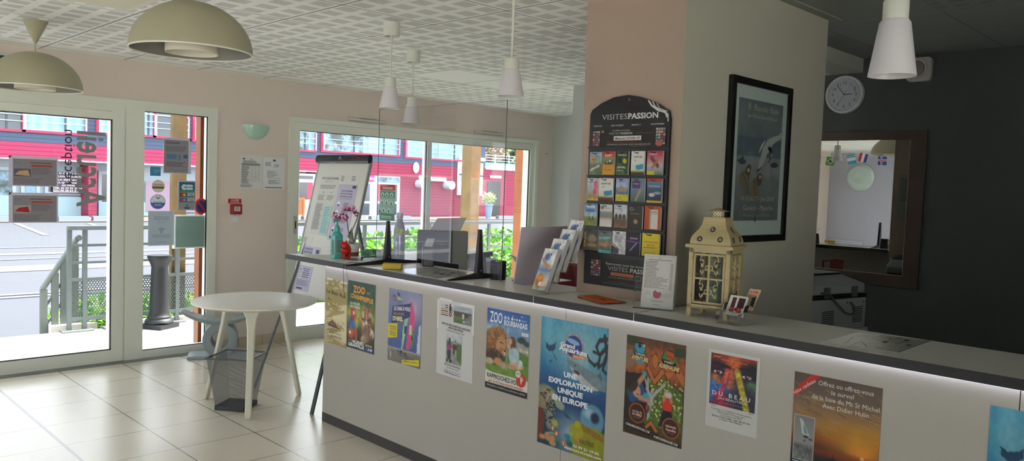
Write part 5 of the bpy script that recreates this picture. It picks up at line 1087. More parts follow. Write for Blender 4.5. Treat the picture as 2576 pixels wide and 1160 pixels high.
# business card stand
cb=Vector((2.79,1.555,ZT)); w_=Vector((.09,-.4,0)).normalized(); w_=Vector((-.05,-1,0)).normalized(); n_=Vector((-1,.05,0)); kk=thing('card_stand','small clear tiered business card stand right of the lantern','stand',cb)
up2=(Vector((0,0,1))+Vector((.55,0,0))*1.0).normalized(); fn2=Vector((-up2.z,0,up2.x))
for k in range(3):
    o_=cb+Vector((-.03+.045*k,.045-.004*k,.006+.03*k)); b=B(); W_=.095
    q0=o_; q1=o_+fn2*.03
    b.add([q0,q0+w_*W_,q0+w_*W_+up2*.05,q0+up2*.05],[(0,1,2,3)]); b.add([q1,q1+w_*W_,q1+w_*W_+up2*.03,q1+w_*(W_-.02)+up2*.018,q1+w_*.02+up2*.018,q1+up2*.03],[(0,1,2,3,4,5)]); b.add([q0,q0+w_*W_,q1+w_*W_,q1],[(0,1,2,3)]); b.add([q0,q1,q1+up2*.03,q0+up2*.05],[(0,1,2,3)]); b.add([q0+w_*W_,q1+w_*W_,q1+w_*W_+up2*.03,q0+w_*W_+up2*.05],[(0,1,2,3)])
    obj('tier',b,ACRYL,kk)
b=B().add([cb+Vector((-.035,.05,.003)),cb+Vector((-.035,-.05,.003)),cb+Vector((.13,-.06,.003)),cb+Vector((.13,.04,.003))],[(0,1,2,3)]); obj('base',b,ACRYL,kk)
o_=cb+Vector((.004,.03,.022))+fn2*.014
cd=Card(o_+up2*.092,w_*.075,-up2*.085,thick=.012,back='#d6d2cc',n=fn2,lift=8e-5); cd.rect(.18,.1,.42,.62,'#4a2a2a'); cd.rect(.55,.1,.95,.62,'#3a2224'); cd.text('La Cerise',.12,.6,.05,'#3a3030',w=.4,rot=90); cd.circ(.3,.72,.15,'#b02030',18); cd.circ(.75,.75,.15,'#c0283a',18); cd.circ(.55,.68,.1,'#8a1826',14); cd.ell(.3,.9,.2,.08,'#e0dcd6'); cd.ell(.75,.92,.2,.07,'#e0dcd6'); cd.circ(.27,.68,.03,'#e8b0b0',8); cd.circ(.72,.70,.03,'#e8b0b0',8)
cd.build('business_cards','front pile of cards with red cherries in the clear card stand','cards')
up3=(Vector((.42,-.22,1))).normalized(); o3=cb+Vector((.062,.00,.05)); cd=Card(o3+up3*.095,w_*.048,-up3*.09,thick=.006,back='#c9b090',lift=8e-5,n=fn2); cd.text('LA CASA',.5,.2,.11,'#a8242a',w=.8,bold=.04); cd.text('DU BURGER',.5,.32,.06,'#a8242a',w=.8,bold=.03); cd.lines(.2,.4,.8,.5,2,'#6a4a3a',.3,al='c'); cd.build('business_cards','tall beige card with red lettering at the back of the clear card stand','cards')
# cables hanging over the counter front
t=thing('cable','thin dark cable looping over the countertop edge above the green poster','cable',(2.66,4.1,.9)); 
b=B().tube([(2.80,4.10,ZT+.004),(2.70,4.12,ZT+.006),(2.665,4.13,ZT-.005),(2.672,4.135,.98),(2.684,4.15,.90),(2.686,4.135,.84)],.0016,6); obj('strand',b,M('#5a5658',.5),t)
b=B().tube([(2.80,4.06,ZT+.004),(2.70,4.10,ZT+.006),(2.665,4.11,ZT-.005),(2.672,4.095,.98),(2.684,4.075,.90),(2.686,4.07,.82)],.0016,6); obj('strand',b,M('#77737a',.5),t)
# ================================================================= PILLAR: leaflet rack
RX=XPL-.002
def R2(px,py,x=XPL-.012): p=on(0,x,px,py); return (p.y,p.z)
outline=[R2(*q) for q in ((1465,711),(1669,741),(1687,300),(1684,279),(1659,262),(1632,250),(1610,243),(1581,239),(1545,245),(1514,260),(1491,277),(1486,288))]
outline[1]=(outline[2][0],outline[0][1])
outline[0]=(outline[-1][0],outline[0][1])
rk=thing('leaflet_rack','tall black wall rack of tourist leaflets with arched header on the pillar','leaflet rack',(XPL,2.24,1.09))
bb=B(); n=len(outline); vs=[(XPL-.014,y,z) for y,z in outline]+[(XPL-.001,y,z) for y,z in outline]
bb.add(vs,[tuple(range(n)),tuple(range(2*n-1,n-1,-1))]+[(i,n+i,n+(i+1)%n,(i+1)%n) for i in range(n)]); obj('back_board',bb,M('#141315',.3,spec=.5),rk)
yL,yR=outline[0][0],outline[2][0]; zB=outline[0][1]
for pyl in ((1487,372),(1482,443),(1474,512),(1470,570),(1466,632)):
    z=R2(*pyl)[1]; b=B().box((XPL-.022,yR,z-.004),(XPL-.014,yL,z+.004)); obj('rack_ledge',b,M('#0f0f10',.35),rk)
# header print
top=2.0; cd=Card((XPL-.0145,yL-.004,R2(1581,243)[1]),(0,-(yL-yR-.008),0),(0,0,-(R2(1581,243)[1]-R2(1486,372)[1])),thick=.0004,back='#151416',n=(-1,0,0),lift=8e-5)
cd.b=B(); cd.b.c=[]
cd.text('VISITES',.32,.44,.105,'#bdb9b4',w=.33,bold=-.005); cd.text('PASSION',.68,.44,.105,'#cfccc8',w=.37,bold=.03)
for t_,u in (('SERVEZ-VOUS',.10),('HELP YOURSELF',.36),('BEDIEN U',.60),('ZUM MITNEHMEN',.86)): cd.text(t_,u,.575,.028,'#b5b2ae',w=.11 if len(t_)<12 else .16,bold=.02)
cd.path([(.74,.10),(.78,.2),(.86,.3),(.95,.34),(.97,.44)],.018,'#c9c9c6'); cd.path([(.79,.12),(.82,.22),(.9,.32),(.98,.38),(.985,.52)],.012,'#c9c9c6'); cd.path([(.84,.16),(.88,.27),(.97,.33)],.008,'#c9c9c6')
cd.ring(.5,.06,.007,.013,'#8a8a88',14)
cd.rect(.03,.62,.97,.99,'#221c1a')
q=random.Random(4)
for (u0,v0,u1,v1) in ((.04,.66,.14,.97),(.85,.63,.97,.96)):
    cd.rect(u0,v0,u1,v1,'#3a2a2a')
    for i in range(4):
        for j in range(6): cd.rect(u0+(u1-u0)*(i+.1)/4,v0+(v1-v0)*(j+.1)/6,u0+(u1-u0)*(i+.9)/4,v0+(v1-v0)*(j+.85)/6,q.choice(['#8a3a44','#6a7a9a','#a89a8a','#9a4a3a','#5a5a6a','#b9b0a0']))
cd.ell(.9,.93,.04,.06,'#a85a42',14); cd.ell(.18,.68,.02,.03,'#8a6a4a',10)
cd.text('Le réseau de cartes',.42,.675,.03,'#a9a6a2',w=.22,bold=.015); cd.text('VISITES',.33,.745,.045,'#9f9c98',w=.14); cd.text('PASSION',.49,.745,.045,'#b0ada9',w=.15,bold=.03); cd.text('Saint-Malo expérience',.72,.735,.03,'#8a4a34',w=.22)
cd.rect(.33,.775,.68,.865,'#c5c2bd'); cd.text('Mesures COVID-19',.505,.845,.045,'#2a2726',w=.31,bold=.02)
cd.text('POUR VOUS PROTÉGER ET PROTÉGER LES AUTRES',.47,.91,.02,'#8a4030',w=.46,bold=.01); cd.text('CONSERVEZ LES FICHES, QUE VOUS MANIPULEZ.',.52,.955,.026,'#a9a6a2',w=.56,bold=.015); cd.rect(.55,.975,.75,.98,'#77746f')
cd.build('header_print',parent=rk)
# footer print
zf=R2(1466,640)[1]
cd=Card((XPL-.0145,yL-.006,zf),(0,-(yL-yR-.012),0),(0,0,-(zf-zB-.004)),thick=.0004,back='#1b191a',n=(-1,0,0),lift=8e-5)
cd.rect(.08,.12,.22,.72,'#2f2628')
for i in range(4):
    for j in range(7): cd.rect(.08+.14*(i+.1)/4,.13+.58*(j+.1)/7,.08+.14*(i+.9)/4,.13+.58*(j+.85)/7,q.choice(['#8a3a44','#5a6a8a','#a89a8a','#7a3a3a','#4a4a5a']))
cd.text('Retrouvez tous les bons plans',.59,.26,.085,'#b0ada9',w=.60,bold=.01); cd.text('VISITES',.45,.45,.14,'#a5a29e',w=.26); cd.text('PASSION',.76,.45,.14,'#b9b6b2',w=.30,bold=.03); cd.rect(.36,.51,.66,.62,'#b0602c'); cd.text('visitespassion.fr',.5,.595,.04,'#3a2418',w=.2); cd.text('et sur nos applications mobiles',.5,.70,.05,'#8f8c88',w=.34,bold=.01)
for u in (.68,.77,.86): cd.rect(u,.53,u+.075,.70,'#8a8784'); cd.rect(u+.008,.55,u+.067,.68,'#2a2829')
cd.rect(.35,.84,.85,.85,'#5a5856'); cd.rect(.25,.9,.95,.915,'#6f6c6a'); cd.build('footer_print',parent=rk)
# leaflets
rows=[[((1485.5,382.6),(1513,440)),((1518,381),(1545,440)),((1552,380.3),(1580,440.4)),((1589.8,380.5),(1620.5,441)),((1629.5,379.6),(1666.5,441))],
[((1479,448),(1505,505)),((1508,448),(1542,506)),((1551,448),(1580,507)),((1588.5,448),(1621,509)),((1629,449),(1664,511))],
[((1472,511),(1500.5,568.6)),((1511,513.6),(1538.5,571.5)),((1546,514),(1576,574.6)),((1582,516.7),(1615,578)),((1623.4,518),(1661,580))],
[((1470,574.6),(1504,631)),((1507.6,579.5),(1536.5,638)),((1542.6,580.7),(1572.8,641)),((1578,584),(1609,645)),((1617,586),(1658.4,648))]]
def cvs(stops,*ops,n=(22,40)):
    c=Canvas(*n).grad(stops)
    for o_ in ops: getattr(c,o_[0])(*o_[1:])
    return c
LFD=[
[('leaflet with a yellow diamond sign over a mountain stream',[(0,'#7f93a8'),(.45,'#8f9a90'),(.6,'#5f7048'),(1,'#6a7a5a')],[('poly',[(.08,.32),(.3,.18),(.52,.32),(.3,.48)],'#c9882a'),('line',(.1,.8),(.8,.6),.05,'#c9c9c4')],[('30',.30,.36,.06,'#5a3a1a',.25),('-700',.75,.15,.06,'#d6d6d2',.3)]),
 ('orange and yellow go-kart leaflet with red top',[(0,'#b8342a'),(.22,'#c0402c'),(.25,'#7f8a5a'),(.45,'#6a7a4a'),(.6,'#c98a2a'),(1,'#cf9a2c')],[('ell',.5,.5,.35,.06,'#3a3444',.4),('ell',.62,.42,.07,.05,'#d6d0c8',.3),('ell',.4,.47,.08,.04,'#a8a4a0',.3)],[('KART',.5,.22,.09,'#e6dcd6',.62),('Évasion',.5,.82,.07,'#a8562a',.6)]),
 ('dark green paintball leaflet with a yellow badge',[(0,'#2f3c24'),(1,'#3f5a2c')],[('ell',.7,.42,.16,.10,'#c9b92a',.2),('ell',.25,.42,.16,.10,'#26241f',.2),('noise',.35,8,9)],[('SAINT-MALO',.5,.2,.06,'#d0d0c8',.7),('PAINTBALL',.45,.72,.08,'#d6d6d0',.7),('LASER TAG',.35,.84,.045,'#c0c0b8',.5)]),
 ('white adventure leaflet with a blue block, in the fourth place of the top row',[(0,'#cfcfc9'),(.5,'#d3d3cd'),(.8,'#c4c8b0'),(.86,'#6a8a2a'),(.9,'#5a3a2a'),(1,'#3f2c22')],[('poly',[(.35,.6),(.95,.52),(.95,.76),(.4,.78)],'#3f86b4')],[('AVENTURE',.5,.28,.075,'#2a2826',.66)]),
 ('red and pink leaflet with a climbing figure at the right end of the top row',[(0,'#a8283a'),(.35,'#b87a86'),(.6,'#b9a8ac'),(.8,'#8f9aa8'),(1,'#5f7048')],[('line',(.3,.3),(.7,.62),.09,'#7a3a34'),('line',(.7,.35),(.35,.7),.06,'#a86a5a'),('poly',[(.02,.84),(.5,.84),(.5,.99),(.02,.99)],'#d0b82a')],[('PARC',.4,.17,.06,'#d6c8c8',.5)])],
[('leaflet with a pink sail at the left of the second row',[(0,'#b9bcc8'),(.5,'#a8b0bc'),(.85,'#a08a5a'),(1,'#c9b82a')],[('poly',[(.6,.15),(.95,.1),(.85,.8),(.55,.82)],'#c9607a')],[('Char',.3,.2,.06,'#4a3a6a',.5)]),
 ('white adventure leaflet with a blue block, second in the second row',[(0,'#cfcfc9'),(.5,'#d3d3cd'),(.78,'#c4c8b0'),(.84,'#7a9a2a'),(.88,'#7a2a24'),(1,'#4a2c22')],[('poly',[(.35,.58),(.95,.52),(.95,.76),(.4,.78)],'#3f86b4')],[('AVENTURE',.5,.28,.075,'#2a2826',.66)]),
 ('pale blue seaside fort leaflet with a yellow foot',[(0,'#8a9ac4'),(.35,'#9aa8c0'),(.5,'#5f7fa0'),(.7,'#5a7a98'),(.72,'#c9b92a'),(1,'#c0b43a')],[('ell',.5,.5,.35,.12,'#a08a6a',.3)],[('Émeraude',.5,.16,.05,'#b0423a',.6)]),
 ('grey blue coast leaflet with a purple block in the second row',[(0,'#5f7484'),(.4,'#6a8494'),(1,'#4a5f60')],[('poly',[(.1,.12),(.7,.12),(.7,.42),(.1,.42)],'#4a3462'),('line',(.4,.9),(.7,.5),.08,'#a8906a')],[('Cœur',.4,.26,.05,'#c9c4d4',.4)]),
 ('stormy blue sea train leaflet with a red top and yellow foot',[(0,'#b8402a'),(.12,'#a8402c'),(.15,'#5f7ca0'),(.5,'#3f5068'),(.9,'#2c3440'),(.93,'#c9a82a'),(1,'#c9a82a')],[('ell',.35,.68,.2,.08,'#c0c4c8',.4),('ell',.7,.6,.25,.06,'#8f9aa8',.6)],[('TRAIN MARIN',.5,.36,.08,'#a8b4c4',.8)])],
[('sky and meadow leaflet at the left of the third row',[(0,'#5f82b4'),(.55,'#a8bcc8'),(.7,'#6a7a3a'),(1,'#7a8a3a')],[('ell',.5,.14,.4,.06,'#c9d0d4',.2),('ell',.5,.32,.42,.07,'#3f6a9a',.2),('ell',.45,.68,.05,.1,'#3a3430',.3),('ell',.7,.66,.05,.1,'#3a3430',.3)],[]),
 ('old harbour photograph leaflet with a crest',[(0,'#cfcdc6'),(.28,'#c9c7c2'),(.35,'#7f8f9a'),(.55,'#8a7a68'),(.7,'#c4c2bc'),(1,'#cdcbc6')],[('ell',.2,.15,.14,.07,'#7a6238',.3)],[('Musée',.65,.18,.045,'#4a5a8a',.4)]),
 ('horse riders on the beach leaflet',[(0,'#bcc4d4'),(.4,'#c0c4cc'),(.55,'#8f8a82'),(.7,'#5a4a3c'),(1,'#8a6450')],[('ell',.2,.52,.1,.12,'#3f3028',.4),('ell',.5,.52,.1,.12,'#33262a',.4),('ell',.8,.52,.1,.12,'#4a342a',.4)],[('La baie',.35,.2,.05,'#a05a48',.5)]),
 ('dark brown leaflet with an owl and a round stamp',[(0,'#39332a'),(1,'#2c261f')],[('ell',.55,.68,.14,.10,'#a0866a',.4),('ell',.25,.14,.14,.08,'#9a968c',.15),('ell',.25,.14,.10,.055,'#39332a',.15)],[('Domaine',.5,.36,.05,'#8a8266',.6)]),
 ('orange leaflet with a cream price strip at the right of the third row',[(0,'#b4502c'),(1,'#b04a2a')],[('poly',[(.3,.14),(.85,.14),(.85,.96),(.3,.96)],'#cdc9bc'),('poly',[(.3,.14),(.42,.14),(.42,.96),(.3,.96)],'#9a968c')],[('atelier',.62,.26,.055,'#3f3a34',.42),('du verre',.62,.34,.045,'#3f3a34',.36)])],
[('dark leaflet with gold upright FREE lettering and boots',[(0,'#3a3834'),(1,'#5a4c3c')],[('ell',.6,.45,.3,.2,'#7f7260',.5),('ell',.6,.75,.35,.1,'#8f7a58',.5)],[]),
 ('teal edged sea leaflet, second in the bottom row',[(0,'#5a6a6c'),(.4,'#6f7a74'),(.6,'#8f7a5a'),(.85,'#4a5f60'),(.88,'#4a9a98'),(1,'#4a9a98')],[('line',(.1,.35),(.9,.3),.05,'#7fb0ac'),('ell',.5,.62,.35,.08,'#a0805a',.5)],[]),
 ('white text leaflet with a car photo corner in the bottom row',[(0,'#c9cacf'),(1,'#c4c6cc')],[('poly',[(0,.62),(.5,.8),(.5,1),(0,1)],'#3a4254'),('line',(.05,.55),(.55,.8),.03,'#a86a5a')],[]),
 ('dark purple bowling leaflet in the bottom row',[(0,'#1d1a24'),(.5,'#2c2040'),(1,'#16141c')],[('line',(.3,.78),(.75,.45),.03,'#8a92c4'),('line',(.05,.38),(.95,.42),.02,'#8a4aa8')],[('BOWLING',.55,.28,.06,'#c9c4cc',.55)]),
 ('bright yellow leaflet with red lettering at the right of the bottom row',[(0,'#d0bf2c'),(1,'#cdb92c')],[],[('Votre activité',.5,.4,.065,'#a8382a',.8),('sur ce',.5,.52,.065,'#a8382a',.4),('présentoir !',.5,.64,.065,'#a8382a',.75),('06 87 26 76 27',.5,.86,.035,'#a8562a',.6)])]]
for i,row in enumerate(rows):
    for j,(tl,br) in enumerate(row):
        (ya,za),(yb,zb_)=R2(*tl,x=XPL-.024),R2(*br,x=XPL-.024); lab,stops,ops,txts=LFD[i][j]
        cd=Card((XPL-.027,ya,za),(0,yb-ya,0),(0,0,zb_-za),thick=.010,back='#b9b4ac',n=(-1,0,0),lift=8e-5); cv=Canvas(22,40).grad(stops)
        for o_ in ops:
            if o_[0]=='noise': cv.noise(o_[1],o_[2],o_[3])
            else: getattr(cv,o_[0])(*o_[1:])
        if not txts or j in (0,2): cv.noise(.15,i*7+j,8)
        cd.pic(0,0,1,1,cv)
        for t_,u,v,h_,c_,w_2 in txts: cd.text(t_,u,v,h_,c_,w=w_2,bold=.02)
        if (i,j)==(3,0): cd.text('FREE',.16,.5,.10,'#b09a4a',w=.8,rot=90,bold=.02)
        if (i,j)==(3,2): cd.lines(.15,.1,.9,.5,8,'#4a4e6a',.35,seed=7); cd.lines(.55,.6,.9,.9,8,'#6a6e7a',.3,seed=8)
        if (i,j)==(0,3) or (i,j)==(1,1): cd.rect(.25,.36,.4,.42,'#a8a8a2')
        cd.poly([(.15,0),(.3,.05),(.45,.06),(.55,.03),(.52,.1),(.36,.1),(.2,.05)],'#151416')
        cd.build('leaflet',lab+' on the black rack' if 'row' not in lab else lab,'leaflet',group='leaflets on the black wall rack')
# ================================================================= framed poster on the pillar
fa=on(1,YPN-.02,1843,193); fb_=on(1,YPN-.02,1972,607); x0,x1,z1,z0=fa.x,fb_.x,2.118,1.318
fp=thing('framed_poster','black framed poster with a gull and sandy boots on the pillar','picture',((x0+x1)/2,YPN,z0)); b=B(); frame_bars(b,x0,x1,z0,z1,.034,YPN-.028,YPN-.001); obj('frame',b,M('#0f0f10',.3,spec=.5),fp,bevel=.002)
cd=Card((x0+.034,YPN-.014,z1-.034),(x1-x0-.068,0,0),(0,0,-(z1-z0-.068)),thick=.006,back='#a9bab4',lift=1e-4); 
cv=Canvas(50,90).grad([(0,'#5f6b70'),(.10,'#6a7678'),(.3,'#5f6c70'),(.31,'#515e68'),(.46,'#56636c'),(.47,'#77807f'),(.6,'#7c8484'),(.65,'#6f7878'),(1,'#5c6668')])
cv.ell(.72,.58,.03,.06,'#8f9796',.9,op=.6); cv.noise(.06,5,14); cd.pic(.09,.085,.92,.90,cv)
GU='#98a09e'; GD='#767e7e'; BT='#6f6756'; BD='#514a3e'
cd.poly([(.56,.40),(.64,.34),(.74,.315),(.84,.30),(.93,.265),(.95,.285),(.90,.325),(.80,.35),(.74,.375),(.72,.41),(.64,.44)],GU); cd.poly([(.60,.37),(.66,.42),(.63,.47),(.57,.52),(.50,.57),(.46,.575),(.50,.52),(.53,.46),(.56,.40)],GU)
cd.poly([(.56,.40),(.52,.425),(.485,.445),(.50,.405),(.54,.37),(.60,.345),(.62,.37)],GD); 
for k in range(5): cd.line((.545+.012*k,.375-.008*k),(.49+.014*k,.435-.011*k),.006,'#b9bebc')
for k in range(5): cd.line((.55-.012*k,.53+.008*k),(.455+.008*k,.578-.010*k),.008,'#23282b')
cd.ell(.70,.405,.045,.018,'#23282c',14,rot=25); cd.path([(.735,.415),(.76,.43)],.008,'#2c2c2c'); cd.path([(.745,.42),(.71,.465),(.69,.50)],.018,'#3f474a'); cd.path([(.74,.43),(.73,.46)],.022,'#8f9796')
cd.poly([(.10,.50),(.16,.485),(.20,.465),(.225,.49),(.27,.50),(.24,.52),(.16,.525)],'#3f484e'); cd.poly([(.72,.505),(.78,.49),(.84,.495),(.88,.515),(.80,.53),(.73,.525)],'#3f484e')
cd.poly([(.14,.60),(.20,.565),(.28,.57),(.33,.60),(.35,.66),(.36,.715),(.33,.74),(.27,.725),(.22,.68),(.16,.64)],BT); cd.poly([(.37,.64),(.44,.60),(.50,.62),(.52,.66),(.53,.72),(.53,.765),(.48,.785),(.42,.765),(.39,.72),(.37,.68)],BT)
cd.poly([(.24,.575),(.28,.53),(.33,.515),(.36,.54),(.35,.58),(.33,.60)],BD); cd.poly([(.46,.605),(.50,.575),(.56,.575),(.57,.61),(.56,.65),(.52,.66)],BD); cd.path([(.20,.58),(.27,.63),(.33,.72)],.010,BD); cd.path([(.42,.62),(.45,.70),(.48,.77)],.010,BD); cd.ell(.31,.56,.03,.015,'#9a8f78',10); cd.ell(.53,.60,.025,.014,'#9a8f78',10)
for k in range(4): cd.line((.26+.015*k,.585+.012*k),(.31+.01*k,.575+.012*k),.008,'#4a4236'); cd.line((.44+.012*k,.625+.012*k),(.49+.01*k,.62+.012*k),.008,'#4a4236')
cd.path([(.47,.91),(.475,.86)],.02,'#30373a'); cd.path([(.45,.875),(.50,.865)],.014,'#30373a'); WC='#a9ad9c'
cd.text('8',.27,.155,.045,WC); cd.text('Rando Baie',.59,.155,.04,WC,w=.46); cd.text('du Mont-Saint-Michel',.52,.205,.022,WC,w=.55); cd.text('14.15.16.17 - Juin 2018',.5,.765,.032,WC,w=.62); cd.text('Genêts - Manche',.52,.83,.035,WC,w=.56); cd.text('Mont-Saint-Michel',.5,.875,.022,'#8f9488',w=.5)
cd.build('print',parent=fp,rough=.6,spec=.15)
cd=None
# ================================================================= right wall: clock, siren, mirror
kc=Vector((XM,2.413,2.310)); ck=thing('wall_clock','round white wall clock showing nearly eleven minutes to three on the dark wall','clock',(XM,kc.y,kc.z-.14))
def lathe_x(prof,c,n=48):  # axis -X
    bb=B(); vs=[]; L=len(prof)
    for r,d in prof:
        for k in range(n): a=2*PI*k/n; vs.append((c.x-d,c.y+max(r,1e-4)*math.cos(a),c.z+max(r,1e-4)*math.sin(a)))
    fs=[(i*n+k,(i+1)*n+k,(i+1)*n+(k+1)%n,i*n+(k+1)%n) for i in range(L-1) for k in range(n)]
    return bb.add(vs,fs)
obj('case',lathe_x([(0,0),(.138,0),(.140,.02),(.134,.032),(.122,.034),(.117,.022),(.116,.02)],kc),M('#c9cacb',.35,spec=.5),ck,smooth=True)
cd=Card((XM-.0195,kc.y+.118,kc.z+.118),(0,-.236,0),(0,0,-.236),thick=.001,back='#b9bcc4',n=(-1,0,0),lift=1e-4); cd.b=B(); cd.b.c=[]; cd.circ(.5,.5,.5,'#b4b7c0',48)
for k in range(1,13):
    a=2*PI*k/12; cd.text(str(k),.5+.36*math.sin(a),.5-.36*math.cos(a)+.045,.09,'#33343a')
for k in range(60):
    a=2*PI*k/60; cd.circ(.5+.45*math.sin(a),.5-.45*math.cos(a),.006 if k%5==0 else .003,'#33343a',6)
cd.rect(.42,.66,.56,.665,'#66686e')
cd.build('dial',parent=ck)
def hand(ang,L,w,tail,col='#18181a',x=.023):
    a=math.radians(ang); d=Vector((0,-math.sin(a),math.cos(a))); s_=Vector((0,math.cos(a),math.sin(a))); c=Vector((XM-x,kc.y,kc.z)); b=B(); p=[c-d*tail+s_*w,c-d*tail-s_*w,c+d*L-s_*w*.7,c+d*L+s_*w*.7]; b.add(p+[q-Vector((.001,0,0)) for q in p],[(0,1,2,3),(7,6,5,4),(0,4,5,1),(1,5,6,2),(2,6,7,3),(3,7,4,0)]); obj('hand',b,M(col,.4),ck)
hand(88,.058,.0032,.0); hand(322,.088,.0025,.0,x=.0245); hand(211,.098,.001,.035,x=.026)
obj('lens',lathe_x([(0,.028),(.117,.028)],kc),pane_mat('clock_glass',(.96,.97,.98),.6),ck)
sc_=on(0,XM-.03,2313,172); t=thing('alarm_sounder','white square alarm sounder with round grille high on the dark wall','alarm',(XM,sc_.y,sc_.z-.09))
b=B(); pts=[]
for cx_,cy_,a0 in ((.05,.045,0),(-.05,.045,90),(-.05,-.06,180),(.05,-.06,270)):
    for k in range(5): a=math.radians(a0+90*k/4); pts.append((sc_.y+cx_+.03*math.cos(a),sc_.z+cy_+.03*math.sin(a)))
b.prism(pts,XM-.045,XM,ax=0); obj('housing',b,M('#b9b8b2',.4),t,bevel=.006)
obj('grille_ring',lathe_x([(.066,.04),(.066,.062),(.056,.062),(.054,.05)],Vector((XM,sc_.y+.012,sc_.z-.005))),M('#c6c5bf',.35),t,smooth=True); obj('grille',lathe_x([(.055,.045),(.05,.055),(0,.062)],Vector((XM,sc_.y+.012,sc_.z-.005))),M('#8a827c',.5),t,smooth=True)
mz0,mz1,my0,my1=.942,2.040,1.832,2.88; fw_=.105
mr=thing('wall_mirror','large wall mirror in a flat brown wooden frame on the dark wall','mirror',(XM,2.35,mz0)); b=B()
BRN=M('#4c3d34',.5,noise=.12,scale=9); xf0,xf1=XM-.022,XM
b.box((xf0,my0,mz0),(xf1,my0+fw_,mz1)).box((xf0,my1-fw_,mz0),(xf1,my1,mz1)).box((xf0,my0+fw_,mz1-.065),(xf1,my1-fw_,mz1)).box((xf0,my0+fw_,mz0),(xf1,my1-fw_,mz0+.085)); obj('frame',b,BRN,mr,bevel=.003)
MIRR=M('#e6e9e6',.0,metal=1.0,key='mirror'); obj('glass',B().box((XM-.016,my0+fw_-.006,mz0+.08),(XM-.012,my1-fw_+.006,mz1-.06)),MIRR,mr)
b=B(); frame_bars(b,my0+fw_,my1-fw_,0,0,0,0,0) if 0 else None
b.box((XM-.018,my0+fw_-.001,mz0+.084),(XM-.014,my0+fw_+.003,mz1-.064)).box((XM-.018,my0+fw_,mz0+.084),(XM-.014,my1-fw_,mz0+.088)); obj('inner_edge',b,M('#b9a890',.4),mr)
# ---------------- printer behind the counter
PG=M('#a9aeab',.4,spec=.45); PD=M('#1c1c1e',.4)
pn=thing('printer','grey office printer with hinged scanner lid and rear cable behind the counter','printer',(4.73,2.08,.54)); X0,X1=4.43,5.02; Y0,Y1=1.868,2.30; ZP=-.022
obj('body',B().rbox((X0,Y0,.54),(X1,Y1,.946),.04),PG,pn,bevel=.006); obj('upper_tray',B().rbox((X0+.005,Y0+.008,.946),(X1+.01,Y1,.972),.03),PD,pn,bevel=.004)
b=B(); a0,a1,b0,b1=X0-.0,X1-.03,Y0+.01,Y1; b.add([(a0,b0,.974),(a1,b0,.974),(a1,b1,.974),(a0,b1,.974),(a0,b0,1.03),(a1,b0,1.03),(a1,b1,1.03),(a0,b1,1.03),(a0+.03,b0+.09,1.082),(a1-.12,b0+.09,1.082),(a1-.12,b1-.02,1.082),(a0+.03,b1-.02,1.082)],[(0,3,2,1),(0,1,5,4),(1,2,6,5),(2,3,7,6),(3,0,4,7),(4,5,9,8),(5,6,10,9),(6,7,11,10),(7,4,8,11),(8,9,10,11)]); ld=obj('scanner_lid',b,PG,pn,bevel=.01)
obj('lid_cushion',B().rbox((a0+.02,b0+.085,1.082),(a1-.115,b1-.01,1.094),.03),PD,ld)
for x in (X0+.15,X0+.42): obj('hinge',B().box((x,Y0-.006,.955),(x+.045,Y0+.02,1.02)),M('#6a6f6e',.5),pn,bevel=.003)
for (xa_,xb_,za_,zb2) in ((X0+.13,X0+.245,.785,.875),(X0+.43,X0+.53,.80,.89)):
    b=B()
    for k in range(9): z=za_+(zb2-za_)*k/8; b.box((xa_,Y0-.001,z-.0024),(xb_,Y0+.002,z+.0024))
    obj('vent_slots',b,PD,pn)
obj('rear_cover',B().box((X0+.41,Y0-.022,.56),(X1-.02,Y0,.765)),M('#b4b9b6',.4),pn,bevel=.008)
obj('yellow_sticker',B().box((X0+.46,Y0-.0235,.60),(X0+.53,Y0-.022,.655)),M('#8a7f2a',.5),pn)
obj('cable',B().tube([(X0+.11,Y0-.002,.992),(X0+.16,Y0-.02,.985),(X0+.24,Y0-.028,.92),(X0+.31,Y0-.03,.868),(X0+.37,Y0-.028,.852),(X0+.415,Y0-.026,.865),(X0+.42,Y0-.02,.895),(X0+.40,Y0-.003,.925)],.006,8),M('#6f7068',.5),pn,smooth=True)
b=B()
for x,z in ((X0+.37,.915),(X1-.06,.915),(X1-.03,.915)): b.box((x,Y0-.001,z),(x+.006,Y0+.001,z+.012))
obj('slot_mark',b,PD,pn)
c0_=Vector((X1,Y0,0)); d0_=Vector(pn.location)-c0_; a_=math.radians(-12); pn.rotation_euler=(0,0,a_); pn.location=c0_+Matrix.Rotation(a_,3,'Z')@d0_
t=thing('printer_cabinet','low grey cabinet under the office printer','cabinet',(4.75,2.1,0)); obj('body',B().box((4.43,1.85,.0),(5.16,2.42,.54)),M('#7a7d7c',.5),t); obj('door',B().box((4.45,1.842,.05),(5.14,1.85,.52)),M('#858887',.5),t)
# ---------------- side room seen only in the mirror
lm_=Vector((XL,6.16,1.98)); t=thing('disc_wall_lamp','round fluted pale glass lamp on the left wall, reflected in the mirror','lamp',(XL,6.16,1.72)); bb=B(); vs=[];n=72;prof=[(.26,.0),(.26,.03),(.22,.065),(.12,.085),(.04,.07),(.0,.06)]
for r,d in prof:
    for k in range(n): a=2*PI*k/n; rr=r*(1+.012*(k%2)); vs.append((XL+d,6.16+max(rr,.001)*math.cos(a),1.98+max(rr,.001)*math.sin(a)))
bb.add(vs,[(i*n+k,i*n+(k+1)%n,(i+1)*n+(k+1)%n,(i+1)*n+k) for i in range(len(prof)-1) for k in range(n)]); obj('glass_disc',bb,M('#c4d6d0',.35),t,smooth=False)
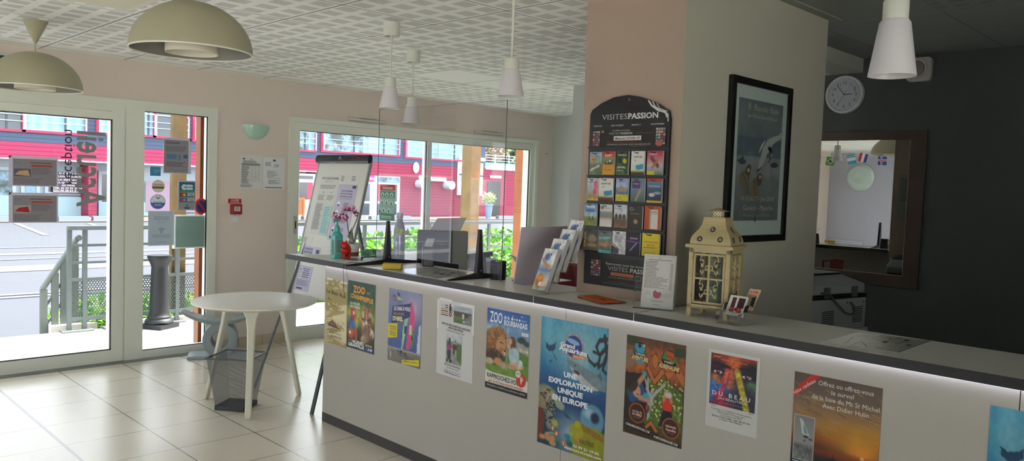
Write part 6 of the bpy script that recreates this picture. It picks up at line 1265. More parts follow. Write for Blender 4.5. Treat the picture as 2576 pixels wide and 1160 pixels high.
# bunting between the lamps
XFV=13.3; gx=2*XM-XFV
def V(px,py): p=on(0,XFV,px,py); return Vector((gx,p.y,p.z))
bt=thing('bunting','string of small national flags hung across the room, reflected in the mirror','bunting',V(2150,385))
obj('string',B().tube([V(2050,378),V(2066,384),V(2085,392),V(2115,397),V(2145,393),V(2170,383),V(2200,389),V(2235,389),V(2262,386)],.004,5),M('#d9d9d4',.6),bt)
def flag(tl,tr,br,bl,draw,back):
    a,b_,c,d=[V(*q) for q in (tl,tr,br,bl)]; r=((b_-a)+(c-d))/2; dn=((d-a)+(c-b_))/2; cd=Card(a,r,dn,back=back,n=(1,0,0),lift=8e-4,thick=.002); draw(cd); cd.build('flag',parent=bt)
flag((2083,394),(2103,396),(2099,418),(2077,415),lambda c:(c.poly([(.5,.12),(.92,.5),(.5,.88),(.08,.5)],'#d6b92a'),c.circ(.5,.5,.2,'#2a3f8a',14)),'#2f8a4a')
flag((2131,391),(2152,388),(2157,411),(2136,416),lambda c:c.rect(0,.33,1,.66,'#dfe4e6'),'#3f9ab8')
flag((2166,384),(2187,389),(2180,410),(2161,405),lambda c:(c.rect(.0,0,.34,1,'#c0303a'),c.rect(.34,0,.67,1,'#e0e0e0')),'#2f4aa0')
flag((2211,391),(2233,391),(2232,416),(2210,415),lambda c:(c.rect(.3,0,.5,1,'#dfe0e4'),c.rect(0,.4,1,.6,'#dfe0e4'),c.rect(.36,0,.44,1,'#c03040'),c.rect(0,.46,1,.54,'#c03040')),'#3050a0')
flag((2060,389),(2068,392),(2066,409),(2060,409),lambda c:None,'#c0303a')
flag((2261,391),(2274,390),(2274,412),(2262,412),lambda c:None,'#5aa8d0')
# desk behind the pillar, with binder, second machine, chair back, dispenser
t=thing('back_desk','grey desk behind the pillar seen in the mirror','desk',(4.5,2.9,0)); obj('desk_top',B().box((4.18,2.56,.70),(4.78,3.25,.73)),M('#8a8984',.45),t)
for x in (4.21,4.73):
    obj('leg',B().box((x-.02,2.6,0),(x+.02,2.64,.70)),BLK,t); obj('leg',B().box((x-.02,3.17,0),(x+.02,3.21,.70)),BLK,t)
t=thing('label_printer','flat grey machine with a dark lid on the desk reflected in the mirror','printer',(4.58,2.72,.73)); obj('case',B().box((4.42,2.58,.73),(4.74,2.86,.86)),M('#8f9895',.4),t,bevel=.01); obj('lid',B().rbox((4.43,2.59,.86),(4.73,2.85,.895),.05),PD,t); obj('seam',B().box((4.741,2.6,.79),(4.742,2.84,.794)),PD,t)
t=thing('ring_binder','red ring binder standing on the desk, reflected in the mirror','binder',(4.50,3.0,.73)); obj('cover',B().box((4.42,2.90,.73),(4.70,2.905,1.0)).box((4.42,2.97,.73),(4.70,2.975,1.0)).box((4.42,2.90,.73),(4.425,2.975,1.0)),M('#9a1a24',.4),t); obj('paper_block',B().box((4.43,2.91,.735),(4.69,2.965,.985)),M('#8f9098',.6),t)
t=thing('soap_dispenser','small black pump dispenser on the desk, reflected in the mirror','dispenser',(4.45,3.16,.73)); obj('bottle',B().lathe([(0,0),(.03,0),(.03,.08),(.012,.09),(.01,.11),(0,.11)],n=20),PD,t,world=False); obj('pump',B().box((-.03,-.008,.11),(.012,.008,.12)),PD,t,world=False)
ch_=thing('red_armchair','red office chair behind the back desk, reflected in the mirror','chair',(4.55,3.62,0)); RC_=M('#7a2028',.6)
obj('seat',B().rbox((-.24,-.24,.42),(.24,.24,.50),.06),RC_,ch_,world=False,bevel=.01); obj('backrest',B().hexa([(-.24,-.22,.52),(-.19,-.22,.52),(-.19,.22,.52),(-.24,.22,.52),(-.28,-.2,1.02),(-.24,-.2,1.02),(-.24,.2,1.02),(-.28,.2,1.02)]),RC_,ch_,world=False,bevel=.02)
obj('column',B().tube([(0,0,.08),(0,0,.42)],.025,10),PD,ch_,world=False); b=B()
for k in range(5): a=2*PI*k/5; b.bar((0,0,.08),(.27*math.cos(a),.27*math.sin(a),.05),.03,.025); b.ball((.27*math.cos(a),.27*math.sin(a),.028),.028)
obj('star_base',b,PD,ch_,world=False)
# notice on the pillar's far side (mirror)
cd=Card((4.4115,2.47,1.78),(0,-.16,0),(0,0,-.40),thick=.001,back='#8f938c',n=(1,0,0)); cd.lines(.1,.1,.9,.6,10,'#5a5c58',.35); cd.tl=cd.tl; cd.build('notice_sheet','tall dim notice on the pillar side, reflected at the right of the mirror','notice')
# blue poster on the grey rear wall
pa_,pb_=on(0,7.448,1435,450),on(0,7.448,1446,556); cd=Card((7.449,5.66,1.60),(0,-.42,0),(0,0,-.60),thick=.002,back='#c9cfd6',n=(-1,0,0)); 
ya=on(0,7.449,1438,500).y; za,zb3=on(0,7.449,1438,451).z,on(0,7.449,1434,556).z
cd=Card((7.4485,ya,za),(0,-.40,0),(0,0,-(za-zb3)),thick=.002,back='#c4cad2',n=(-1,0,0)); cv=Canvas(20,40).grad([(0,'#8fa8c0'),(.3,'#5f92c8'),(.74,'#6a9ad0'),(.76,'#d0d0d4'),(1,'#d0cfd2')]); cd.pic(.04,.03,.96,.97,cv); cd.lines(.1,.8,.6,.92,3,'#4a4a5a',.4); cd.build('poster','narrow visible strip of a blue poster on the grey rear wall','poster')
# ================================================================= POSTERS on the counter front
PX=XC-.0006
def poster(y,zt,w,hh,back,warp=None,tilt=0.0):
    d=Vector((0,-w,-w*tilt)); dn=Vector((0,hh*-tilt,-hh)); 
    return Card((PX-.0008,y,zt),d,dn,thick=.0007,back=back,n=(-1,0,0),lift=5e-5)
def tape(cd,pts,col='#d9d8d3'):
    for (u,v,w,h_) in pts: cd.rect(u,v,u+w,v+h_,col)
# 1 bistro
cd=poster(4.362,.930,.246,.408,'#9a8c52',tilt=.02); cv=Canvas(44,72,'#a09056'); q_=np.random.RandomState(3)
for k in range(70):
    x,y=q_.rand()*1.0,(q_.rand()*.16 if k<26 else .36+q_.rand()*.62); a=q_.rand()*60-10; L=.03+.10*q_.rand(); cv.line((x,y),(x+L*math.cos(math.radians(a)),y-L*math.sin(math.radians(a))*.7),.010,'#d4cba8' if k%5 else '#8a7c48')
for k in range(34):
    y=.40+.017*k; x=.62+.3*math.sin(k*.4); cv.line((x,y),(1,y-.05),.010,'#d2c8a2'); 
    if k%2: cv.line((0,y+.12),(.18+.1*math.sin(k),y+.10),.009,'#cfc49c')
cd.pic(0,0,1,1,cv); tape(cd,[(.05,-.01,.28,.03),(.7,.0,.3,.03)])
cd.text('Le Bistr Roz',.5,.235,.055,'#26221a',w=.88,rot=-3,bold=.02); cd.text('Bar',.2,.33,.03,'#3a3222',w=.14,rot=-8,bold=.02); cd.text('Crêperie',.38,.41,.022,'#4a3c26',w=.24,rot=-6,bold=.02); cd.text('Pizza',.55,.48,.022,'#7a7f88',w=.2,rot=-6); cd.text('Vue',.83,.64,.03,'#5a4a30',w=.16,rot=-8)
cd.poly([(.12,.72),(.22,.665),(.30,.655),(.34,.61),(.38,.655),(.47,.67),(.60,.73),(.8,.74),(.6,.742),(.15,.735)],'#5a3a2c'); cd.poly([(.2,.70),(.28,.675),(.4,.68),(.5,.71)],'#7a5440')
cd.text('4, rue de la Mer',.42,.79,.02,'#3a3020',w=.36,bold=.01); cd.text('35120 St Broladre',.48,.835,.022,'#3a3020',w=.56,bold=.01); cd.text('02 99 80 02 94',.52,.895,.03,'#2f2a20',w=.50,bold=.02); cd.build('poster','sandy yellow bistro poster at the far left end of the counter front','poster')
# 2 zoo tigers
cd=poster(4.108,.944,.292,.414,'#274a3a'); cv=Canvas(70,100).grad([(0,'#2c4a44'),(.2,'#1f4a34'),(.38,'#3f6a2c'),(.5,'#8a9a3a'),(.6,'#4a5a2c'),(.82,'#1c2a22'),(.86,'#1d2a28'),(1,'#1b2622')])
cv.ell(.35,.5,.3,.14,'#a8a03a',.9,op=.7); cv.ell(.78,.75,.26,.16,'#2a3424',.5)
for (x,y,rx,ry,c_,s_) in ((.72,.56,.20,.20,'#b0683a',.25),(.72,.66,.17,.16,'#c48a5a',.4),(.60,.36,.05,.035,'#b06a3e',.3),(.88,.37,.05,.035,'#8a4a2c',.3),(.62,.46,.07,.05,'#c9b49a',.5),(.82,.47,.07,.05,'#c9b49a',.5),(.66,.58,.09,.05,'#d6c8b4',.5),(.67,.53,.035,.02,'#b0645a',.3),(.58,.53,.03,.015,'#2a1e16',.3),(.79,.52,.03,.014,'#2a1e16',.3),(.72,.74,.15,.12,'#7a5a44',.5),(.62,.83,.10,.06,'#a08a72',.5)): cv.ell(x,y,rx,ry,c_,s_)
for k in range(16):
    a=q_.rand(); cv.line((.58+.3*a,.36+.3*q_.rand()),(.62+.3*a,.40+.3*q_.rand()),.010,'#2c1c14',.8)
cv.ell(.22,.5,.09,.10,'#b83038',.3); cv.ell(.20,.44,.07,.05,'#c23a3a',.3); cv.ell(.25,.47,.035,.03,'#d8d0c4',.3); cv.ell(.16,.64,.09,.10,'#2f5aa0',.4,rot=20); cv.ell(.36,.62,.04,.11,'#c9a82c',.4,rot=15); cv.ell(.30,.68,.05,.08,'#3f7ab0',.4); cv.ell(.16,.78,.13,.08,'#a84a26',.4); cv.ell(.34,.78,.05,.10,'#b8481e',.4,rot=-10); cv.ell(.12,.77,.04,.025,'#d8ccb8',.4); cv.ell(.92,.72,.07,.07,'#c9b8ac',.4); cv.ell(.9,.78,.03,.06,'#7a3a2a',.4); cv.noise(.18,7,22)
cd.pic(0,0,1,1,cv); cd.text('ZOO',.42,.165,.095,'#d8922e',w=.44,bold=.05); cd.text('DE',.76,.155,.03,'#c07a26',w=.10,bold=.03); cd.text('CHAMPREPUS',.52,.265,.062,'#d8922e',w=.82,rot=-3,bold=.05); cd.text('LA VALLÉE',.28,.345,.032,'#d6d8d0',w=.36,bold=.03); cd.text('DES TIGRES',.28,.395,.032,'#d6d8d0',w=.37,bold=.03)
cd.text('AXE',.13,.91,.036,'#8f9490',w=.14); cd.text('VILLEDIEU',.42,.915,.042,'#e0e2de',w=.42,bold=.04); cd.text('GRANVILLE',.36,.97,.046,'#e0e2de',w=.58,bold=.04); cd.rect(.69,.885,.93,.915,'#a08a4a'); cd.rect(.68,.925,.95,.985,'#2c4a86'); cd.text('A 84',.86,.97,.035,'#dfe4ea',w=.16,bold=.02); cd.build('poster','dark green zoo poster with a tiger and parrots, second from the far end','poster')
# 3 sand yacht
cd=poster(3.680,.944,.304,.417,'#5a6a9a'); cv=Canvas(60,90).grad([(0,'#7d86ac'),(.35,'#5f6f9c'),(.6,'#4a5f94'),(.80,'#3f5a94'),(.81,'#a8a49c'),(.84,'#77726a'),(1,'#6f6a64')])
cv.ell(.75,.22,.25,.16,'#b8a4bc',1.2,op=.7); cv.poly([(.66,.14),(.72,.13),(.80,.30),(.80,.5),(.66,.78),(.56,.79),(.60,.55),(.66,.35)],'#cf4a80'); cv.poly([(.55,.28),(.60,.30),(.60,.40),(.46,.80),(.42,.80),(.46,.52)],'#9fc8a8'); cv.poly([(.50,.48),(.57,.47),(.55,.58),(.49,.58)],'#26323a'); cv.poly([(.66,.45),(.73,.44),(.71,.58),(.66,.58)],'#c0cfc8'); cv.poly([(.74,.52),(.80,.50),(.76,.72),(.69,.78)],'#4f8a4a'); cv.poly([(.93,.45),(.99,.40),(.99,.80),(.88,.80)],'#c4c8d0'); cv.ell(.74,.62,.02,.03,'#1a1a20',.3); cv.noise(.05,9,10)
cd.pic(0,0,1,1,cv); 
for a_,b_ in (((.28,.83),(.95,.93)),((.33,.88),(.97,.95)),((.4,.83),(.42,.9)),((.6,.88),(.58,.95)),((.75,.9),(.73,.97)),((.34,.82),(.34,.88))): cd.line(a_,b_,.012,'#1c1c20')
cd.circ(.42,.84,.03,'#1c1c20',12); cd.circ(.55,.86,.035,'#1c1c20',12); cd.circ(.55,.86,.018,'#6f6a64',10); cd.rect(.75,.9,.98,.925,'#1c1c24')
cd.poly([(.12,.24),(.68,.155),(.66,.34),(.10,.50)],'#2c2c62'); cd.text('LE CHAR À VOILE',.42,.275,.05,'#e0e0ea',w=.50,rot=5,bold=.03); cd.text('SUR LA PLAGE',.32,.345,.035,'#a08a5a',w=.33,rot=5,bold=.03); cd.text("D'HIREL",.30,.425,.055,'#e0dc9a',w=.32,rot=5,bold=.04)
cd.poly([(0,.49),(.29,.46),(.29,.655),(0,.695)],'#d0c02c'); cd.text('POUR NOUS',.15,.535,.025,'#2c2a3a',w=.2,rot=4,bold=.02); cd.text('CONTACTER',.16,.57,.025,'#2c2a3a',w=.2,rot=4,bold=.02); cd.lines(.05,.59,.26,.66,3,'#55502a',.4)
cd.ring(.17,.12,.035,.06,'#c04a4a',16,30,200); cd.ring(.17,.12,.02,.055,'#3a4a9a',16,200,390); cd.poly([(.25,.06),(.3,.03),(.36,.08),(.3,.09)],'#3a4250'); cd.poly([(.26,.09),(.45,.13),(.28,.14)],'#c9b83a'); cd.text('Char à Voile',.34,.165,.02,'#44506a',w=.2)
cd.poly([(.46,.945),(.97,.885),(.97,.97),(.46,1.0)],'#d6c42a'); cd.text('RÉSERVEZ : 02 99 48 95 10',.72,.955,.022,'#2c2a2a',w=.42,rot=5,bold=.02); cd.text('L',.1,.93,.05,'#d6d6dc'); cd.path([(.06,.83),(.12,.9),(.1,.97)],.012,'#c9c9cf'); cd.build('poster','blue sand yachting poster with a pink sail, third from the far end','poster')
# 4 gyropode
cd=poster(3.240,.940,.290,.404,'#c9c7c6',tilt=.01); cd.rect(-.01,.02,.03,.4,'#dcdad6'); cd.rect(.97,.03,1.01,.38,'#dedcd8'); tape(cd,[(.05,-.015,.35,.03),(.65,.0,.36,.035)],'#dad8d4')
for k in range(6):
    if k in (0,1): cd.rect(.10,.065+.026*k,.30,.078+.026*k,'#3a3840'); cd.rect(.10,.06+.026*k,.22,.082+.026*k,'#bcbab8')
    else: cd.rect(.10,.065+.026*k,.30,.078+.026*k,'#3a3840' if k%2 else '#c0744a')
cd.circ(.36,.055,.02,'#2c2a30',12); cd.poly([(.33,.07),(.38,.07),(.40,.13),(.36,.15),(.33,.14)],'#2c2a30'); cd.path([(.38,.08),(.43,.10),(.41,.16)],.012,'#2c2a30'); cd.ring(.365,.175,.018,.04,'#33313a',16); cd.ring(.365,.175,.05,.06,'#c0744a',14,20,160)
cv=Canvas(34,34).grad([(0,'#8fa2b0'),(.28,'#a9b4bc'),(.32,'#5a4a42'),(.55,'#5f3f30'),(.6,'#5a7a44'),(1,'#4f6a3c')]); cv.poly([(1,.35),(1,1),(.45,1),(.85,.45)],'#77797e'); cv.ell(.53,.52,.05,.2,'#c4c8cf',.3); cv.ell(.53,.34,.03,.04,'#2c2826',.3); cv.ell(.56,.85,.05,.06,'#d0d0d0',.3); cv.noise(.12,4,10)
cd.pic(.46,.05,.95,.27,cv); cd.text('BALADES DÉCOUVERTE EN GYROPODE',.53,.335,.024,'#2c2a30',w=.78,rot=-2,bold=.02); cd.text('MONT SAINT MICHEL',.53,.37,.024,'#2c2a30',w=.40,rot=-2,bold=.02); cd.text('Equipiers de 8 à 30 personnes',.52,.405,.02,'#55535a',w=.48,rot=-2)
cv=Canvas(34,56).grad([(0,'#c0c4ca'),(.22,'#b4bac0'),(.26,'#7f8a7a'),(.4,'#8f938a'),(1,'#8a8a88')]); cv.poly([(.65,.3),(1,.3),(1,.95),(.72,.85)],'#55703f'); cv.ell(.2,.42,.16,.16,'#8a3a68',.2); cv.ell(.22,.2,.06,.06,'#2a2624',.3); cv.ell(.22,.3,.1,.06,'#4a3a40',.3); cv.poly([(.08,.55),(.32,.55),(.3,.88),(.1,.88)],'#2a2c3a'); cv.ell(.55,.42,.14,.1,'#5a2c38',.4); cv.ell(.6,.22,.03,.03,'#2a2624',.3); cv.ell(.5,.58,.06,.1,'#3a3c4a',.4); cv.ell(.3,.92,.08,.06,'#222',.3); cv.ell(.07,.92,.05,.06,'#222',.3); cv.noise(.1,5,10)
cd.pic(.27,.43,.70,.82,cv); cd.text('BRETAGNE GYROPODES',.46,.86,.025,'#33313a',w=.44,rot=-2,bold=.01); cd.text('Tel. 06 18 03 40 85',.46,.895,.02,'#44424a',w=.32,rot=-2); cd.text('www.gyropodes.com',.46,.93,.018,'#5a6a9a',w=.44,rot=-2); cd.text('info@bretagnegyropode.com',.46,.96,.02,'#33313a',w=.46,rot=-2,bold=.01); cd.build('poster','crumpled white poster about self-balancing scooters, fourth from the far end','poster')
# 5 zoo lion
cd=poster(2.850,.943,.297,.404,'#d6d2ca'); cv=Canvas(84,104).grad([(0,'#2f5a9c'),(.2,'#3a6aac'),(.36,'#6f92b8'),(.5,'#7f9aa8'),(.6,'#5a7a44'),(.75,'#4f7a30'),(.82,'#6a8a3a'),(1,'#6a8a3a')])
cv.ell(.15,.3,.25,.08,'#a8bccc',1.2,op=.8); cv.ell(.7,.27,.3,.05,'#8fa8c4',1.2,op=.6)
for (x,y,rx,ry,c_,s_) in ((.12,.55,.22,.22,'#7a4e2c',.3),(.27,.46,.24,.20,'#9a6a3c',.35),(.30,.52,.20,.20,'#8a5630',.4),(.36,.56,.12,.16,'#b88a5a',.35),(.42,.62,.08,.08,'#a8784c',.4),(.42,.66,.05,.035,'#d8ccb8',.5),(.45,.615,.025,.018,'#2c1e18',.3),(.35,.50,.03,.01,'#3a261a',.4),(.2,.74,.24,.12,'#3f2c20',.4),(.3,.80,.1,.06,'#c08a58',.4),(.08,.82,.12,.05,'#b8a48a',.5),(.42,.84,.09,.05,'#a8967c',.5)): cv.ell(x,y,rx,ry,c_,s_)
for k in range(60): a=q_.rand()*6.3; r=.10+.12*q_.rand(); cv.line((.27+r*math.cos(a),.50+r*math.sin(a)*1.1),(.27+(r+.05)*math.cos(a),.50+(r+.05)*math.sin(a)*1.1),.007,q_.choice(['#6a4424','#b88a54','#54361e','#c49a64']),.7)
cv.poly([(.505,.16),(.515,.16),(.515,.90),(.505,.90)],'#9fb4c4'); cv.ell(.83,.40,.10,.05,'#2c3a34',.4); cv.ell(.95,.44,.08,.04,'#35423a',.4); cv.poly([(.72,.46),(1,.50),(1,.62),(.72,.56)],'#9a8f84'); 
for k in range(6): cv.poly([(.76+.04*k,.51+.006*k),(.78+.04*k,.513+.006*k),(.78+.04*k,.58),(.76+.04*k,.575)],'#c9c0b4')
for (x,y,rx,ry,c_,s_) in ((.62,.44,.085,.07,'#6a3f28',.3),(.65,.53,.06,.10,'#5f3824',.4),(.57,.45,.045,.05,'#c99a80',.3),(.54,.53,.03,.03,'#c99a80',.3),(.555,.60,.02,.07,'#c99a80',.3),(.67,.66,.12,.13,'#a9c0c4',.25),(.62,.62,.07,.06,'#9fb8be',.3),(.72,.80,.17,.05,'#c9a48c',.3),(.62,.83,.12,.035,'#b9907a',.3),(.82,.75,.05,.05,'#c0d0d0',.3)): cv.ell(x,y,rx,ry,c_,s_)
cv.noise(.10,11,24); cd.pic(0,0,1,.80,cv); cd.rect(0,.79,1,.925,'#d2cec4'); cd.poly([(0,.77),(.5,.83),(1,.79),(1,.93),(0,.93)],'#d2cec4'); cd.rect(0,.925,1,1,'#1c1a1c')
cd.text('ZOO',.22,.165,.125,'#e2e4e6',w=.30,bold=.02); cd.text('de la',.47,.10,.045,'#dfe2e6',w=.13,bold=.02); cd.text('BOURBANSAIS',.68,.175,.062,'#dfe2e6',w=.54,bold=.03)
for (u,s_) in ((.60,1),(.66,.5),(.71,.7),(.77,.8),(.83,.3),(.87,.3),(.91,.3)): cd.ell(u,.085-.0*s_,.022*s_+.003,.014*s_+.003,'#dfe2e6',10)
cd.path([(.60,.09),(.61,.045),(.625,.04)],.01,'#dfe2e6'); cd.path([(.80,.03),(.82,.045),(.84,.03)],.008,'#dfe2e6'); cd.rect(.83,.225,.98,.262,'#dfe2e6'); cd.text('NOUVEAU',.90,.253,.016,'#333',w=.11)
cd.text('RAPPROCHEZ-VOUS !',.47,.865,.052,'#232226',w=.84,rot=-1,bold=.02); cd.text('+ de 50 observatoires aménagés',.53,.912,.028,'#b8382c',w=.76,bold=.01); cd.poly([(.08,.91),(.14,.885),(.12,.92)],'#b8382c'); cd.text('PLEUGUENEUC, À 30 MINUTES entre SAINT-MALO et RENNES',.5,.968,.02,'#b9b6b4',w=.9,bold=.01)
cd.circ(.85,.80,.11,'#c0342c',22); cd.circ(.78,.73,.06,'#d0ccc4',18); cd.text('NEW',.78,.735,.018,'#b0342c',w=.08,bold=.02); cd.path([(.84,.76),(.85,.81),(.86,.84)],.02,'#e0d8d0'); cd.path([(.87,.75),(.865,.81)],.012,'#e0d8d0'); cd.path([(.90,.77),(.87,.81)],.012,'#e0d8d0'); cd.build('poster','zoo poster with a lion facing a girl under blue sky','poster')
# 6 aquarium (and its twin at the right edge)
def aquarium(y,zt,lab):
    cd=poster(y,zt,.396,.598,'#1f6a94'); cv=Canvas(110,160).grad([(0,'#3f8fb0'),(.15,'#4a96ae'),(.33,'#2f7aa4'),(.5,'#1c4f80'),(.62,'#1a3f6c'),(.8,'#16324f'),(1,'#123a4a')])
    cv.ell(.62,.22,.35,.2,'#8fb0b8',1.4,op=.8); cv.ell(.12,.08,.06,.2,'#7fb4c8',1.2,op=.5); cv.ell(.52,.86,.22,.14,'#9ab0c4',1.4,op=.85)
    # shark
    cv.poly([(.42,.30),(.47,.29),(.60,.31),(.78,.34),(.95,.37),(1,.40),(1,.47),(.9,.47),(.78,.485),(.66,.46),(.58,.42),(.52,.38),(.45,.335)],'#6f8088'); cv.poly([(.45,.335),(.55,.40),(.66,.465),(.78,.485),(.9,.47),(.75,.43),(.6,.37)],'#a8b0ae'); cv.poly([(.86,.36),(.92,.32),(.93,.39)],'#4f6068'); cv.poly([(.70,.46),(.73,.50),(.79,.47)],'#4f6068'); cv.ell(.57,.375,.05,.012,'#4a2c30',.4,rot=12); cv.ell(.545,.325,.008,.006,'#141a20',.3); cv.noise(.10,3,30,box=(.4,.28,1,.5))
    # octopus arms
    for pts in (((.98,.08),(.88,.10),(.84,.15),(.88,.20),(.80,.19)),((1,.13),(.90,.2),(.88,.27),(.82,.29),(.74,.26),(.72,.23)),((1,.2),(.96,.26),(.94,.31),(.99,.33)),((.95,.06),(.99,.18),(.95,.26),(.88,.30))):
        n_=len(pts)
        for i_,(a_,b_) in enumerate(zip(pts[:-1],pts[1:])):
            cv.line(a_,b_,.017-.010*i_/n_,'#202226')
            for t_ in (.2,.5,.8): cv.ell(a_[0]+(b_[0]-a_[0])*t_,a_[1]+(b_[1]-a_[1])*t_,.006,.004,'#5a5450',.5)
    # manta
    cv.poly([(.08,.195),(.13,.215),(.20,.205),(.24,.18),(.235,.235),(.20,.255),(.13,.262),(.09,.24)],'#1c3f5f'); cv.line((.19,.26),(.26,.32),.004,'#1c3f5f'); cv.poly([(.13,.335),(.17,.325),(.2,.33),(.17,.35)],'#2a5a80')
    # turtle
    cv.ell(.13,.60,.17,.07,'#7f8a72',.3,rot=10,asp=1.5); cv.ell(.33,.655,.08,.035,'#8f9a88',.3,rot=12); cv.ell(.19,.74,.075,.13,'#7a8478',.3,rot=8); cv.ell(.05,.66,.10,.09,'#8a7a62',.4)
    for k in range(60): cv.ell(.12+.14*q_.rand(),.64+.20*q_.rand(),.011,.008,'#26302c',.4)
    for k in range(25): cv.ell(.02+.22*q_.rand(),.56+.08*q_.rand(),.02,.010,q_.choice(['#a8987c','#4a4436']),.4)
    cv.poly([(0,.72),(.09,.72),(.10,.86),(.06,.98),(0,.98)],'#6a3028')
    # submersible
    cv.ell(.82,.70,.17,.115,'#5a8aa8',.15,asp=1.5); cv.ell(.78,.66,.08,.035,'#a8c4d0',.9,op=.8); cv.ell(.86,.68,.06,.04,'#16283c',.6); cv.ell(.84,.93,.32,.17,'#8a8a20',.15,asp=1.5); cv.poly([(.62,.74),(1,.80),(1,.845),(.63,.79)],'#8a6a20'); cv.ell(.60,.82,.10,.06,'#a09a24',.3); cv.ell(.62,.765,.05,.03,'#a8a028',.3)
    for k in range(16): cv.ell(.08+.5*q_.rand(),.88+.10*q_.rand(),.05,.02,q_.choice(['#2f7a78','#1f5f68','#c08a5a','#3a8a80']),.6)
    for (x,y) in ((.24,.855),(.30,.885),(.25,.93),(.41,.945)): cv.ell(x,y,.035,.016,'#cf6a2a',.3); cv.ell(x,y,.006,.017,'#e8e0d8',.3)
    cv.ell(.27,.81,.05,.03,'#a8a04a',.6); cv.ell(.2,.94,.08,.025,'#b8805a',.6); cv.poly([(.36,.70),(.45,.71),(.53,.745),(.44,.74)],'#2c4a68'); cv.ell(.62,.89,.03,.01,'#c06a7a',.4,rot=20); cv.ell(.73,.86,.025,.008,'#c86a7a',.4); cv.noise(.06,13,40)
    cd.pic(0,0,1,1,cv)
    cd.circ(.51,.185,.155,'#8a9096',36); cd.circ(.51,.185,.125,'#4a4450',36); cd.circ(.51,.185,.118,'#2c3c8c',36); cd.ell(.5,.15,.10,.02,'#7fa8d0',16,rot=10)
    for k in range(8): a=2*PI*k/8+.3; cd.circ(.51+.14*math.cos(a),.185+.14*math.sin(a)*.66,.007,'#c4c8cc',8)
    cd.text('Grand',.42,.20,.030,'#e6e6e8',w=.22,bold=.04,rot=-2); cd.text('Aquarium',.50,.235,.036,'#e6e6e8',w=.42,bold=.04,rot=-2); cd.rect(.50,.244,.70,.268,'#d07a3a'); cd.text('Saint-Malo',.6,.263,.015,'#f0e0d0',w=.16)
    for t_,v,w_,u in (('UNE',.43,.20,.48),('EXPLORATION',.495,.66,.48),('UNIQUE',.56,.38,.485),('EN EUROPE',.625,.53,.485)): cd.text(t_,u,v,.037,'#dfe4ec',w=w_,bold=.05,rot=0)
    cd.text('NAUTIBUS',.76,.90,.034,'#5a5a18',w=.2,bold=.02); cd.text('02 99 21 19 00',.75,.945,.019,'#e6e6e6',w=.38,bold=.02); cd.text('aquarium-st-malo.com',.70,.975,.020,'#e6e6e6',w=.54,bold=.02)
    cd.build('poster',lab,'poster')
aquarium(2.478,.952,'large blue aquarium poster with a shark and turtle in the middle of the counter front')
aquarium(.625,.945,'blue aquarium poster cut off at the right edge of the photo')
# 7 forest adventure
cd=poster(1.983,.944,.291,.418,'#4a2a18'); cv=Canvas(90,124).grad([(0,'#4a3020'),(.12,'#8a4a24'),(.3,'#9a5428'),(.45,'#5a3018'),(.75,'#2c2418'),(1,'#3a2416')]); cv.noise(.25,6,30)
for (x,y) in ((.08,.05),(.93,.08),(.05,.66),(.12,.70),(.98,.5)): cv.ell(x,y,.12,.05,'#2c3a1c',.6)
for k in range(14): cv.line((.0,.16+.012*k),(.14,.14+.013*k),.005,'#7a6a58')
cv.poly([(.34,.32),(.5,.46),(.68,.36),(.98,.48),(.98,.86),(.36,.86)],'#4a6024'); 
for k in range(220): x=.38+.6*q_.rand(); y=.38+.42*q_.rand(); cv.ell(x,y,.014,.009,q_.choice(['#8a9a3a','#b0b85a','#3a4a1c','#5a7028','#d0d08a']),.5)
cv.ell(.8,.86,.2,.12,'#6a8a3c',1.2,op=.5)
cv.poly([(.0,.38),(.36,.36),(.46,.50),(.40,.80),(.0,.86)],'#221812'); cv.ell(.10,.58,.09,.04,'#2a3a1c',.6)
for a_,b_ in (((.36,.42),(.46,.60)),((.40,.40),(.42,.76)),((.48,.50),(.40,.70)),((.68,.42),(.50,.56)),((.50,.56),(.42,.80)),((.38,.5),(.5,.64)),((.56,.5),(.44,.62))): cv.line(a_,b_,.016,'#a8a8a4',.9)
cv.ell(.24,.60,.17,.11,'#1f4a7c',.3); cv.poly([(.22,.50),(.30,.46),(.36,.52),(.30,.56)],'#1f4a7c'); cv.line((.24,.46),(.33,.38),.03,'#b08068'); cv.ell(.34,.36,.03,.03,'#3f9ab0',.3); cv.line((.28,.62),(.42,.60),.035,'#b08068'); cv.ell(.38,.575,.05,.03,'#3f9ab0',.3); cv.ell(.21,.55,.075,.062,'#c08c70',.25,rot=25); cv.ell(.16,.51,.085,.045,'#3a2418',.3,rot=-35); cv.ell(.19,.545,.008,.006,'#2a1a14',.3); cv.ell(.25,.535,.008,.006,'#2a1a14',.3); cv.ell(.235,.58,.025,.008,'#8a3a34',.4); cv.ell(.3,.70,.14,.06,'#16181f',.5); cv.ell(.4,.69,.02,.03,'#b02a3a',.4)
cv.ell(.74,.61,.085,.08,'#c8321e',.2); cv.line((.68,.57),(.70,.50),.022,'#b08068'); cv.line((.80,.57),(.78,.50),.022,'#b08068'); cv.ell(.75,.515,.06,.03,'#b4b8ba',.3); cv.poly([(.67,.67),(.81,.67),(.86,.80),(.78,.82),(.75,.74),(.70,.84),(.60,.84)],'#16161a')
cd.pic(0,0,1,1,cv); OR='#b0662e'; OD='#5a2c14'
